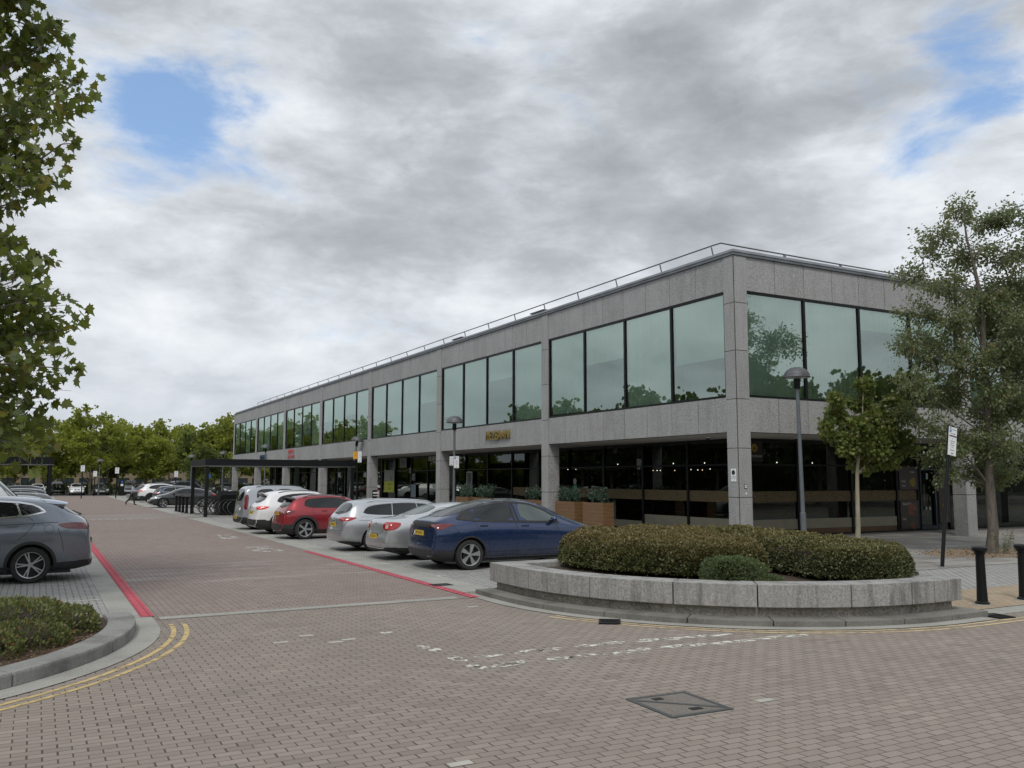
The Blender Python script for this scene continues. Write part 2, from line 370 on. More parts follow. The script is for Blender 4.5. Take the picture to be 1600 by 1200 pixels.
# ------------------------------------------------------------------ ground
def sheet(name, poly, z, mat, kind='structure', div=None):
    me = bpy.data.meshes.new(name); me.from_pydata([(x, y, z) for x, y in poly], [], [tuple(range(len(poly)))])
    me.materials.append(mat); o = link(name, me); return tag(o, kind=kind)
def arc(cx, cy, r, a0, a1, n):
    return [(cx+r*math.cos(R(a0+(a1-a0)*i/n)), cy+r*math.sin(R(a0+(a1-a0)*i/n))) for i in range(n+1)]
sheet('ground', [(-1500, -1500), (1500, -1500), (1500, 1500), (-1500, 1500)], -.08, M['grass'])
sheet('car_park', [(-70, 95.2), (90, 95.2), (90, 171), (-70, 171)], -.004, M['asphalt'])
sheet('road', [(-90, -60), (90, -60), (90, 172), (-90, 172)], -.008, M['brick'])
sheet('lane', [(-17.46, -6.35), (-12.08, -6.35), (-12.08, 95), (-17.46, 95)], -.004, M['brick2'])
sheet('parking_bays_right', [(-11.35, -5.9), (-3.2, -5.9), (-3.2, 28.9), (-11.35, 28.9)], .0, M['paver'])
sheet('parking_bays_far', [(-11.35, 35.2), (-3.2, 35.2), (-3.2, 92), (-11.35, 92)], .0, M['paver'])
sheet('parking_bays_left', [(-30, -6.28), (-18.05, -6.28), (-18.05, 28.9), (-30, 28.9)], .0, M['paver'])
sheet('parking_bays_beyond', [(-30, 35.2), (-18.05, 35.2), (-18.05, 92), (-30, 92)], .0, M['paver'])
# cross-over paths under the two canopies
sheet('path', [(-12.08, 28.9), (3, 28.9), (3, 35.2), (-12.08, 35.2)], .004, M['slab'])
sheet('path_left', [(-30, 28.9), (-17.46, 28.9), (-17.46, 35.2), (-30, 35.2)], .004, M['slab'])
sheet('road_crossing', [(-17.46, 29.5), (-12.08, 29.5), (-12.08, 34.6), (-17.46, 34.6)], .0, paving('worn_brick', .21, .105, .06, .06, (.27, .235, .215), (.33, .29, .265), (.1, .085, .075)))
# pavement round the building
sheet('pavement_left', [(-3.2, -5.9), (3.4, -5.9), (3.4, 28.9), (-3.2, 28.9)], .010, M['slab'])
sheet('pavement_far', [(-3.2, 35.2), (3.4, 35.2), (3.4, 92), (-3.2, 92)], .010, M['slab'])
sheet('pavement_right', [(-6.2, -7.0), (60, -7.0), (60, -5.9), (3.4, -5.9), (3.4, 3.6), (60, 3.6), (60, -5.9), (60, -7.0)][:2]+[(60, 3.6), (3.4, 3.6), (3.4, -5.9), (-6.2, -5.9)], .006, M['slab'])
sheet('driveway', [(-6.3, -9.75), (60, -9.75), (60, -7.03), (-6.3, -7.03)], .004, M['paver'])
sheet('tactile_paving', [(-6.5, -11.5), (60, -11.5), (60, -9.78), (-6.5, -9.78)], .008, M['tan'])
sheet('tree_pit', [(3.0+.2*math.sin(a*3)+1.9+2.3*math.cos(a), -4.7+1.25*math.sin(a)+.12*math.cos(a*5)) for a in [k*math.tau/40 for k in range(40)]], .014, M['dirt'])
# kerb strips: mesh blocks with joints
def strip(name, quads, mat, z0=-.02):
    mb = MB()
    for (x0, x1, y0, y1, z) in quads: mb.box(x0, x1, y0, y1, z0, z)
    return tag(mb.build(name, mat), kind='structure')
q = []
y = -5.98
while y < 28.5: q.append((-18.05, -17.66, y, min(y+.9, 28.9)-.008, .004)); y += .9
y = 35.2
while y < 90: q.append((-18.05, -17.5, y, y+1.79, .004)); y += 1.8
strip('kerb_strip_left', q, M['concrete'])
q = []; y = -5.6
while y < 28.5: q.append((-12.07, -11.36, y, min(y+.9, 28.9)-.008, .004)); y += .9
y = 35.2
while y < 90: q.append((-12.07, -11.36, y, y+1.79, .004)); y += 1.8
strip('kerb_strip_right', q, M['concrete'])
strip('kerb_strip_front', [(x, x+1.19, -11.93, -11.52, .006) for x in [-6.6+1.2*k for k in range(52)]], M['concrete'])
strip('cross_strip', [(-17.42+.985*k, -17.42+.985*k+.977, -6.33+.0, -6.10, .004) for k in range(5)], M['concrete'])
strip('edge_strip', [(-3.33, -3.2, y, y+.9, .02) for y in [-5.8+.91*k for k in range(38)]], M['concrete'])
strip('crossing_edge', [(-17.4+1.06*k, -17.4+1.06*k+1.05, yy, yy+.22, .002) for k in range(5) for yy in (29.3, 34.6)], M['concrete'])
# painted red edge lines
sheet('red_line_left', [(-17.655, -5.98), (-17.465, -5.98), (-17.465, 20), (-17.655, 20)], .006, M['pinkbrick'])
sheet('red_line_right', [(-12.27, -6.35), (-12.09, -6.35), (-12.09, 4.8), (-12.27, 4.8)], .004, M['pinkbrick'])
# worn paint
def worn(name, col, lo=.42, hi=.5, sc=9):
    b = NB(name); b.set(Base_Color=col, Roughness=.7)
    tr = b.n('ShaderNodeBsdfTransparent'); mx = b.n('ShaderNodeMixShader')
    b.l(b.rng(b.noise(sc, 5, .7), lo, hi), mx.inputs[0]); b.l(tr.outputs[0], mx.inputs[1]); b.l(b.b.outputs[0], mx.inputs[2]); b.l(mx.outputs[0], b.o.inputs[0]); return b.m
M['wpaint'] = worn('worn_white_paint', (.62, .62, .55), .46, .56, 10)
M['wpaint2'] = worn('thin_white_paint', (.62, .62, .58), .40, .62, 6)
M['ypaint'] = worn('worn_yellow_paint', (.52, .39, .17), .32, .50, 5)
M['ypaint2'] = worn('faded_yellow_paint', (.56, .44, .24), .34, .52, 4)
def band(pts0, pts1, z, mb):
    n = len(pts0); vs = [(x, y, z) for x, y in pts0]+[(x, y, z) for x, y in pts1]
    mb.add(vs, [(i, i+1, n+i+1, n+i) for i in range(n-1)])
def offs(path, d):   # offset an open polyline to its left
    out = []
    for i in range(len(path)):
        a = Vector(path[max(i-1, 0)]); b_ = Vector(path[min(i+1, len(path)-1)]); t = (b_-a).normalized()
        out.append((path[i][0]-t.y*d, path[i][1]+t.x*d))
    return out
# left corner: gutter, yellow lines
pathL = [(-17.5, -5.98), (-17.5, -6.8)]+arc(-22.5, -6.8, 5.0, 0, -90, 24)[1:]+[(-60, -11.8)]
mb = MB(); band(pathL, offs(pathL, -.34), .001, mb); mb.f = [tuple(reversed(f)) for f in mb.f]; tag(mb.build('gutter_left', M['concrete']), kind='structure')
mb = MB()
for d in (.14, .31): band(offs(pathL[1:], d), offs(pathL[1:], d+.065), -.004, mb)
tag(mb.build('yellow_lines_left', M['ypaint']), kind='structure')
# right planter: gutter and yellow lines
def qarc(off, y0=-5.9): return [(-11.7-off, y0), (-11.7-off, -7)]+arc(-7, -7, 4.7+off, 180, 270, 28)[1:]+[(-6.3, -11.7-off)]
pathR = qarc(.5)+[(40, -12.2)]
mb = MB(); band(qarc(.2), qarc(.5), .001, mb); tag(mb.build('gutter_right', M['concrete']), kind='structure')
mb = MB()
for d in (.04, .2): band(offs(pathR[7:], -d), offs(pathR[7:], -d-.06), -.004, mb)
tag(mb.build('yellow_lines_right', M['ypaint2']), kind='structure')
# give-way dashes, bay marks, stray pale bricks
rnd = random.Random(5)
def blob(mb, x, y, lx, ly, z=-.004):
    n = 14; mb.add([(x+lx*math.cos(a)*(1+rnd.uniform(-.22, .22)), y+ly*math.sin(a)*(1+rnd.uniform(-.3, .3)), z) for a in [k*math.tau/n for k in range(n)]], [tuple(range(n))])
mb = MB()
for x, y in [(-14.82, -8.95), (-14.77, -10.15), (-14.72, -10.38), (-14.7, -10.9), (-14.69, -11.05), (-14.7, -11.45), (-14.68, -11.57)]: blob(mb, x, y, .09, .10)
for x, y in [(-14.28, -11), (-13.7, -11.0), (-13.46, -11.02), (-12.85, -11.03), (-12.5, -11.04), (-11.98, -11.1), (-11.65, -11.15), (-11.25, -11.18), (-10.9, -11.25),
             (-14.35, -11.55), (-14.2, -11.5), (-13.6, -11.52), (-13.3, -11.54), (-12.8, -11.6), (-12.45, -11.56), (-11.98, -11.59), (-11.64, -11.64), (-11.24, -11.71), (-10.88, -11.72), (-10.4, -11.72), (-10.05, -11.77)]:
    blob(mb, x, y, .23, .085)
tag(mb.build('white_dashes', M['wpaint']), kind='structure')
mb = MB()
for yy in (-2.9, .2, 3.2, 6.2, 9.1, 12.1, 15.2, 18.3, 21.4):
    mb.add([(-12.0, yy, .006), (-11.2, yy, .006), (-11.2, yy+.07, .006), (-12.0, yy+.07, .006)], [(0, 1, 2, 3)])
    mb.add([(-11.45, yy-.35, .0065), (-11.38, yy-.35, .0065), (-11.38, yy+.45, .0065), (-11.45, yy+.45, .0065)], [(0, 1, 2, 3)])
for yy in (-3.6, -.9, 2.2, 5.2, 8.2, 11.2, 14.2):
    mb.add([(-18.9, yy, .006), (-18.02, yy, .006), (-18.02, yy+.07, .006), (-18.9, yy+.07, .006)], [(0, 1, 2, 3)])
for k in range(14): blob(mb, -13.1+rnd.uniform(-.32, .32), 6.2+rnd.uniform(-.9, .9), .12, .2, .0)
for k in range(14): blob(mb, -13.0+rnd.uniform(-.3, .3), 12.6+rnd.uniform(-1.4, 1.4), .11, .3, .0)
for k in range(9): blob(mb, -16.6+.35*k, 28.6+rnd.uniform(-.2, .2), .16, .25, .0)
tag(mb.build('bay_marks', M['wpaint2']), kind='structure')
mb = MB()
for x, y in [(-16.27, -8.96), (-15.96, -8.7), (-15.67, -9.25), (-15.5, -9.15), (-16.3, -14.43), (-12.79, -7.27), (-12.9, -14.1)]:
    bx = math.floor(x/.21)*.21+.02; by = math.floor(y/.105)*.105+.01
    mb.add([(bx, by, -.005), (bx+.19, by, -.005), (bx+.19, by+.092, -.005), (bx, by+.092, -.005)], [(0, 1, 2, 3)])
tag(mb.build('pale_bricks', pm('pale_brick', (.42, .41, .37), .8)), kind='structure')
# manhole
mh = empty('manhole_cover', (-13.73, -13.85, 0), R(-2), 'square iron manhole cover with a diagonal bar, set in the brick road', 'manhole')
mb = MB()
for a in ((-.35, .35, -.37, -.325), (-.35, .35, .325, .37), (-.35, -.305, -.325, .325), (.305, .35, -.325, .325)): mb.box(*a, -.02, .001)
mb.box(-.41, .41, -.018, .018, -.02, .003, Mx(rz=R(-43)))
mb.build('frame', pm('cast_iron', (.085, .09, .09), .5, .5), mh, bevel=.004)
mb = MB(); mb.box(-.304, .304, -.324, .324, -.02, -.004); mb.build('infill', concrete('worn_infill', (.19, .17, .15), dark=.5, sp=40), mh)
for a in ((-.12, -.02, .2, .27), (-.02, .1, -.24, -.17)): mb = MB(); mb.box(*a, -.004, .001); mb.build('key_plate', M['black'], mh)
for i, (x, y) in enumerate([(-12.0, -4.42), (-11.6, -9.66), (-6.0, -12.02)]):
    g = empty('drain_grate', (x, y, .0), R((0, 55, 80)[i]), ['iron drain grate beside the red line near the blue car', 'iron drain grate in the gutter at the foot of the round planter', 'iron drain grate in the gutter by the right end of the planter'][i], 'drain')
    mb = MB()
    for a in ((-.2, .2, -.16, -.13), (-.2, .2, .13, .16), (-.2, -.17, -.13, .13), (.17, .2, -.13, .13)): mb.box(*a, -.02, .012)
    mb.build('frame', M['black'], g)
    mb = MB()
    for k in range(7): mb.box(-.15+.05*k-.014, -.15+.05*k+.014, -.129, .129, -.02, .009)
    mb.build('grille', M['black'], g)

# ------------------------------------------------------------------ granite planter on the right
pl = empty('stone_planter', (-7, -7, 0), 0, 'long curved granite planter holding the clipped hedges', 'planter')
pl_inv = Matrix.Translation((7, 7, 0))
def ringblocks(name, o0, o1, z0, z1, mat, cuts, bev, gap=.006, ends=True, y0=-5.95, x1=-6.35):
    """blocks along the curved front between outer offset o0 and inner offset o1; cuts in degrees"""
    mb = MB()
    for a0, a1 in zip(cuts[:-1], cuts[1:]):
        g = math.degrees(gap/4.7); n = max(3, int((a1-a0)/3)); A = arc(-7, -7, 4.7+o0, a0+g/2, a1-g/2, n); B = arc(-7, -7, 4.7+o1, a0+g/2, a1-g/2, n)
        vs = [(x, y, z0) for x, y in A]+[(x, y, z0) for x, y in B]+[(x, y, z1) for x, y in A]+[(x, y, z1) for x, y in B]; k = n+1
        fs = []
        for i in range(n): fs += [(i, k+i, k+i+1, i+1), (2*k+i, 2*k+i+1, 3*k+i+1, 3*k+i), (i, i+1, 2*k+i+1, 2*k+i), (k+i+1, k+i, 3*k+i, 3*k+i+1)]
        fs += [(0, 2*k, 3*k, k), (n, k+n, 3*k+n, 2*k+n)]; mb.add(vs, fs)
    if ends:
        mb.box(-11.7-o0, -11.7-o1, -7+gap/2, y0+min(o0, .1)*.5, z0, z1); mb.box(-7+gap/2, x1+o0*.8, -11.7-o0, -11.7-o1, z0, z1)
    mb.v = [tuple(pl_inv @ Vector(v)) for v in mb.v]
    return mb.build(name, mat, pl, bevel=bev)
ringblocks('step', .27, -.3, -.02, .085, M['kerbstep'], [180, 193, 207, 222, 236, 248, 259, 270], .012, .014)
ringblocks('riser', -.12, -.45, .085, .228, M['recess'], [180, 210, 240, 270], 0, 0)
ringblocks('coping', 0, -.45, .228, .56, M['granite2'], [180, 184.5, 202, 219, 234, 251, 264, 270], .010, .018)
mb = MB()
for a in ((-11.25, -9.2, -6.4, -5.95), (-9.19, -7.5, -6.4, -5.95), (-7.49, -6.35, -6.4, -5.95)): mb.box(*a, .0, .56)
for a in ((-6.8, -6.35, -11.24, -9.4), (-6.8, -6.35, -9.39, -7.9), (-6.8, -6.35, -7.89, -6.41)): mb.box(*a, .0, .56)
mb.v = [tuple(pl_inv @ Vector(v)) for v in mb.v]; mb.build('back_wall', M['granite2'], pl, bevel=.008)
mb = MB(); P = arc(-7, -7, 4.27, 180, 270, 24)+[(-6.8, -11.25), (-6.8, -6.4), (-11.26, -6.4)]; P = [(x+7, y+7) for x, y in P]; mb.prism(P, .1, .47); mb.build('soil', M['soil'], pl)

# ------------------------------------------------------------------ kerbed bed on the left
kb = empty('kerbed_bed', (-22.5, -6.8, 0), 0, 'low stone-kerbed flower bed with ground-hugging shrubs by the grey car', 'flower bed')
mb = MB()
for a0, a1 in ((-24, 6.3), (-46, -24), (-68, -46), (-90, -68)):
    n = 8; g = .06; A = arc(0, 0, 4.68, a0+g, a1-g, n); B = arc(0, 0, 4.32, a0+g, a1-g, n); k = n+1
    vs = [(x, y, -.02) for x, y in A]+[(x, y, -.02) for x, y in B]+[(x, y, .15) for x, y in A]+[(x, y, .15) for x, y in B]; fs = []
    for i in range(n): fs += [(i, k+i, k+i+1, i+1), (2*k+i, 2*k+i+1, 3*k+i+1, 3*k+i), (i, i+1, 2*k+i+1, 2*k+i), (k+i+1, k+i, 3*k+i, 3*k+i+1)]
    fs += [(0, 2*k, 3*k, k), (n, k+n, 3*k+n, 2*k+n)]; mb.add(vs, fs)
for k in range(6): mb.box(-1.19*(k+1), -1.19*k-.01, -4.68, -4.32, -.02, .15)
mb.build('kerb', M['kerbdark'], kb, bevel=.03)
mb = MB(); mb.prism([(-7, .48), (-7, -4.33)]+arc(0, 0, 4.33, -90, 6.2, 20), -.02, .09); mb.build('soil', M['soil'], kb)

# ------------------------------------------------------------------ the building
bd = empty('office_building', (0, 0, 0), 0, 'long two-storey grey granite building with green upper windows over an arcade of shops', 'building')
ZR, WT, WB, SB = 9.225, 8.115, 4.68, 3.573
LB, LE = 80.62, 34.6
def fb(mb, side, s0, s1, d0, d1, z0, z1):
    if side == 'L': mb.box(d0, d1, s0, s1, z0, z1)
    else: mb.box(s0, s1, d0, d1, z0, z1)
baysL = [(.48, 11.54)]+[(.4+11.42*k+.28, .4+11.42*(k+1)-.28) for k in range(1, 7)]
baysR = [(.48, 11.14), (11.70, 22.56), (23.12, 33.98)]
colsL = [.4+11.42*k for k in range(1, 8)]; colsR = [11.42*k for k in (1, 2, 3)]
ZJ = [0, 1.53, 3.06, 4.61, 6.15, 7.69, 9.225]
cl = MB(); bk = MB()
def slabs(side, s0, s1, z0, z1, n, d0=.03, d1=.14):
    w = (s1-s0)/n
    for i in range(n): fb(cl, side, s0+i*w+.013, s0+(i+1)*w-.013, d0, d1, z0+.004, z1-.004)
    fb(bk, side, s0-.02, s1+.02, d1+.002, d1+.2, z0, z1)
for side, bays in (('L', baysL), ('R', baysR)):
    for (a, b_) in bays:
        for z0, z1 in ((WT, ZR), (SB, WB)):
            cl = MB(); slabs(side, a, b_, z0, z1, 8); cl.build('cladding', M['granite'], bd)
bk.build('backing', M['joint'], bd)
for side, cols in (('L', colsL), ('R', colsR)):
    for s in cols:
        mb = MB()
        for z0, z1 in zip(ZJ[:-1], ZJ[1:]): fb(mb, side, s-.28, s+.28, 0, .55, z0+.010, z1-.010)
        mb.cur = 1; fb(mb, side, s-.265, s+.265, .015, .535, 0, ZR)
        mb.build('column', [M['granite'], M['joint']], bd)
mb = MB()
for z0, z1 in zip(ZJ[:-1], ZJ[1:]):
    P_ = [(0, .03), (0, .48), (.54, .48), (.54, 0), (.03, 0), (.03, .03)]
    mb.prism([(x, y) for x, y in reversed(P_)], z0+.010, z1-.010); mb.cur = 0
mb.f = mb.f; mb.cur = 1; mb.box(.015, .525, .015, .465, 0, ZR); mb.build('column', [M['granite'], M['joint']], bd)
# a blank end wall beyond the last column, roof, coping, soffit
mb = MB(); mb.box(.56, 24, 80.1, 80.5, SB, ZR-.01); mb.build('end_wall', M['granite'], bd)
mb = MB(); mb.box(.34, 26, .34, 80.4, ZR-.12, ZR-.02); mb.box(26, 34, .34, 26, ZR-.12, ZR-.02); mb.build('roof', M['asphalt'], bd)
def coping(side, s0, s1):
    prof = [(-.035, ZR+.002), (-.035, ZR+.09), (-.06, ZR+.095), (.05, ZR+.215), (.36, ZR+.19), (.36, ZR+.002)]
    mb = MB(); V = []
    for s in (s0, s1):
        e = 1 if s == s0 else 0
        V += [((d, s+(d if e else 0), z) if side == 'L' else (s+(d if e else 0), d, z)) for d, z in prof]
    n = len(prof); mb.add(V, [tuple(range(n)), tuple(reversed(range(n, 2*n)))]+[(i, n+i, n+(i+1) % n, (i+1) % n) for i in range(n)])
    for k in range(1, int((s1-s0)/3)): fb(mb, side, s0+3*k, s0+3*k+.07, -.045, -.034, ZR+.01, ZR+.088)
    return mb.build('coping', M['coping'], bd)
coping('L', 0, LB-2.2); coping('R', 0, LE)
mb = MB(); mb.box(-.03, .36, LB-2.2, LB, ZR, ZR+.05); mb.build('coping', M['coping'], bd)
mb = MB(); mb.box(.141, 3.05, .141, LB, SB, SB+.06); mb.box(3.05, LE, .141, 3.3, SB, SB+.06)
for k in range(1, 7): fb(mb, 'L', .4+11.42*k-.05, .4+11.42*k+.05, .56, 3.0, SB-.02, SB-.001)
mb.build('soffit', M['soffit'], bd)
# upper windows: a bay each
def upper(side, a, b_, blinds):
    w = MB(); fr = .075; z0, z1 = WB, WT
    fb(w, side, a, b_, .05, .15, z0, z0+fr); fb(w, side, a, b_, .05, .15, z1-fr, z1)
    fb(w, side, a, a+fr, .05, .15, z0+fr, z1-fr); fb(w, side, b_-fr, b_, .05, .15, z0+fr, z1-fr)
    q = (b_-a)/4
    for k in (1, 2, 3): fb(w, side, a+k*q-.045, a+k*q+.045, .05, .15, z0+fr, z1-fr)
    win = w.build('window', M['frame'], bd)
    g = MB()
    for k in range(4):
        s0, s1 = a+k*q+.045, a+(k+1)*q-.045
        if side == 'L': g.add([(.10, s0, z0+fr), (.10, s1, z0+fr), (.10, s1, z1-fr), (.10, s0, z1-fr)], [(0, 3, 2, 1)])
        else: g.add([(s0, .10, z0+fr), (s1, .10, z0+fr), (s1, .10, z1-fr), (s0, .10, z1-fr)], [(0, 1, 2, 3)])
    g.build('glass', M['glass_up'], win)
    c = MB()
    for k, h in enumerate(blinds):
        if h <= 0: continue
        s0, s1 = a+k*q+.06, a+(k+1)*q-.06; n = 46; zb = z1-fr-h*(z1-z0-2*fr); V = []
        ph = (k*1.7+a) % 6
        for i in range(n+1):
            s = s0+(s1-s0)*i/n; d = .20+(.03*math.sin(i*1.55+ph)+.02*math.sin(i*.7+ph))*(1 if (k+int(a)) % 3 else .25)
            V += [(d, s, zb), (d, s, z1-.02)] if side == 'L' else [(s, d, zb), (s, d, z1-.02)]
        c.add(V, [(2*i, 2*i+2, 2*i+3, 2*i+1) for i in range(n)])
    if c.f: c.build('blind', M['curtain'], win, smooth='all')
BL = [[.62, 1, .42, .98], [1, .36, 1, .80], [.5, 1, .9, 1], [1, .45, .6, .5], [1, .7, 1, .5], [1, .6, 1, 1], [.5, 1, .6, .7]]
# bay 0 listed from the corner: pane nearest the corner first
for i, (a, b_) in enumerate(baysL): upper('L', a, b_, BL[i])
for i, (a, b_) in enumerate(baysR): upper('R', a, b_, [[1, 1, .22, .35], [1, .5, 1, .8], [1, 1, .6, 1]][i])
mb = MB(); mb.box(.4, 34, .4, 80, 4.3, 4.42); mb.build('upper_floor', M['floorin'], bd)
mb = MB(); mb.box(.4, 34, .4, 80, 8.25, 8.35); mb.build('upper_ceiling', M['wallpale'], bd)
mb = MB(); mb.box(7, 7.1, 6.5, 80, 4.42, 8.25); mb.box(7, 34, 6.5, 6.6, 4.42, 8.25)
for y in (23.2, 46, 68): mb.box(.5, 7, y, y+.1, 4.42, 8.25)
mb.box(17, 17.1, .5, 6.5, 4.42, 8.25); mb.build('upper_wall', M['wallpale'], bd)
# shopfronts
gx, gy, GT = 3.0, 3.2, 3.57
mulL = [3.2, 6.04, 8.9, 11.76, 14.62, 17.48, 20.33, 23.18, 26.04, 28.9, 31.76, 34.6, 37.46, 40.3, 43.2, 46.0, 48.9, 51.7, 54.6, 57.5, 60.3, 63.2, 66, 68.9, 71.7, 74.6]
mulR = [3.0, 5.92, 8.82, 11.45, 12.72, 13.9, 14.7, 17.4, 20.3, 23.2, 26, 28.9, 31.8, 34.6]
SH = {}
def shop(side, name, m, trans=2.62, sill=.06):
    w = MB(); d = gx if side == 'L' else gy
    a, b_ = m[0], m[-1]
    fb(w, side, a, b_, d, d+.1, 0, sill); fb(w, side, a, b_, d, d+.1, GT-.1, GT); fb(w, side, a, b_, d+.005, d+.095, trans-.03, trans+.03)
    for s in m: fb(w, side, s-.055, s+.055, d-.02, d+.12, sill, GT-.1)
    f = w.build('shopfront', M['black'], bd)
    g = MB()
    for s0, s1 in zip(m[:-1], m[1:]):
        for z0, z1 in ((sill, trans-.03), (trans+.03, GT-.1)):
            if side == 'L': g.add([(d+.05, s0+.055, z0), (d+.05, s1-.055, z0), (d+.05, s1-.055, z1), (d+.05, s0+.055, z1)], [(0, 3, 2, 1)])
            else: g.add([(s0+.055, d+.05, z0), (s1-.055, d+.05, z0), (s1-.055, d+.05, z1), (s0+.055, d+.05, z1)], [(0, 1, 2, 3)])
    g.build('glass', M['glass_shop'], f); return f
for i in range(7):
    ms = mulL[4*i:4*i+5] if i < 6 else mulL[24:]
    if len(ms) > 1: SH['L%d' % i] = shop('L', 'shop', ms)
SH['R0'] = shop('R', 'shop', mulR[:6]); SH['R1'] = shop('R', 'shop', mulR[6:10]); SH['R2'] = shop('R', 'shop', mulR[10:])
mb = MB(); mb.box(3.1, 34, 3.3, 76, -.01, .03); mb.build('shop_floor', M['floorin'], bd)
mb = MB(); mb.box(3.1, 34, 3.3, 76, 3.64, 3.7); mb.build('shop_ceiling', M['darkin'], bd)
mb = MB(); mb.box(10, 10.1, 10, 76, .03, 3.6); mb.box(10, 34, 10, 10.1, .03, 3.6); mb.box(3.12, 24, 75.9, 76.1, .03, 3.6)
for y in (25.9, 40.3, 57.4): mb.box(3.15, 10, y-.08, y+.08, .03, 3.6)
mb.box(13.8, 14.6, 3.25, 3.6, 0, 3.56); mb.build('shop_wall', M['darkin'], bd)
# golden pattern film and pale stripes on the restaurant glass
def film_mat():
    b = NB('gold_pattern_film'); v = b.n('ShaderNodeTexVoronoi', feature='DISTANCE_TO_EDGE'); v.inputs['Scale'].default_value = 13; b.l(b.pos(), v.inputs['Vector'])
    c = b.mix(b.math('LESS_THAN', v.outputs['Distance'], .16), (.165, .135, .062), (.10, .068, .030)); b.set(Base_Color=c, Roughness=.7); return b.m
M['film'] = film_mat(); M['cream'] = pm('cream_panel', (.27, .255, .195), .7, 0, .1); M['wood'] = pm('brown_wood', (.12, .065, .03), .5, 0, .25, 2)
fm = MB(); cr = MB(); wd = MB()
for (s0, s1) in zip(mulL[:8], mulL[1:9]):
    if s0 > 20: continue
    fm.box(gx+.035, gx+.044, s0+.06, s1-.06, 1.25, 1.66)
    if s0 < 11: cr.box(gx+.03, gx+.044, s0+.06, s1-.06, .06, .36+.29*(s0 < 8)); 
fm.build('window_film', M['film'], SH['L0']); cr.build('low_panel', M['cream'], SH['L0'])
fm = MB(); cr = MB()
for (s0, s1) in zip(mulR[:4], mulR[1:5]):
    fm.box(s0+.06, s1-.06, gy+.035, gy+.044, 1.25, 1.65)
    if s1 < 11.5: cr.box(s0+.06, s1-.06, gy+.03, gy+.044, .26, .62); wd.box(s0+.06, s1-.06, gy+.03, gy+.044, .06, .258)
fm.build('window_film', M['film'], SH['R0']); cr.build('low_panel', M['cream'], SH['R0']); wd.build('low_panel', M['wood'], SH['R0'])
M['cream_d'] = pm('greenish_partition', (.13, .145, .125), .8, 0, .15)
mb = MB(); mb.box(8.95, 10.0, 4.4, 4.5, .06, 3.5); mb.box(10.9, 11.35, 4.4, 4.5, .06, 3.5); mb.box(8.95, 11.35, 4.42, 4.48, 2.6, 3.5); mb.build('partition', M['cream_d'], SH['R0'])
# ------------------------------------------------------------------ vegetation
def leaf_mat(name, c0, c1, c2=None, trans=.35, rough=.5):
    b = NB(name); rp = b.n('ShaderNodeNewGeometry').outputs['Random Per Island']
    c = b.mix(rp, c0, c1)
    if c2: c = b.mix(b.math('GREATER_THAN', rp, .93), c, c2)
    c = b.mix(b.math('MULTIPLY', b.rng(b.noise(.9, 3), .35, .65), .4), c, tuple(x*.55 for x in c0))
    b.set(Base_Color=c, Roughness=rough, Specular_IOR_Level=.35)
    tl = b.n('ShaderNodeBsdfTranslucent'); b.l(b.mix(.5, c, tuple(min(1, x*1.6) for x in c1)), tl.inputs[0])
    mx = b.n('ShaderNodeMixShader'); mx.inputs[0].default_value = trans
    b.l(b.b.outputs[0], mx.inputs[1]); b.l(tl.outputs[0], mx.inputs[2]); b.l(mx.outputs[0], b.o.inputs[0]); return b.m
def bark_mat(name, c, c2, sc=6):
    b = NB(name); mp = b.n('ShaderNodeMapping'); mp.inputs['Scale'].default_value = (1, 1, .25); b.l(b.coord(), mp.inputs[0])
    n = b.noise(sc, 6, .7, mp.outputs[0]); b.set(Base_Color=b.mix(b.rng(n, .35, .65), c, c2), Roughness=.9); b.bump(n, .6, .03); return b.m
LF = {
 'plane': [(0,0),(.16,.04),(.34,-.02),(.30,.16),(.50,.28),(.34,.36),(.40,.56),(.20,.52),(.10,.66),(0,.95),(-.10,.66),(-.20,.52),(-.40,.56),(-.34,.36),(-.50,.28),(-.30,.16),(-.34,-.02),(-.16,.04)],
 'oval': [(0,0),(.2,.2),(.27,.45),(.16,.75),(0,1),(-.16,.75),(-.27,.45),(-.2,.2)],
 'maple': [(0,0),(.2,.02),(.38,.2),(.26,.36),(.42,.6),(.16,.58),(0,.95),(-.16,.58),(-.42,.6),(-.26,.36),(-.38,.2),(-.2,.02)],
 'quad': [(0,0),(.33,.45),(0,1),(-.33,.45)],
 'tuft': [(0,0),(.3,.1),(.5,.4),(.25,.55),(.35,.85),(.05,.8),(-.15,1),(-.25,.7),(-.5,.6),(-.3,.3)],
}
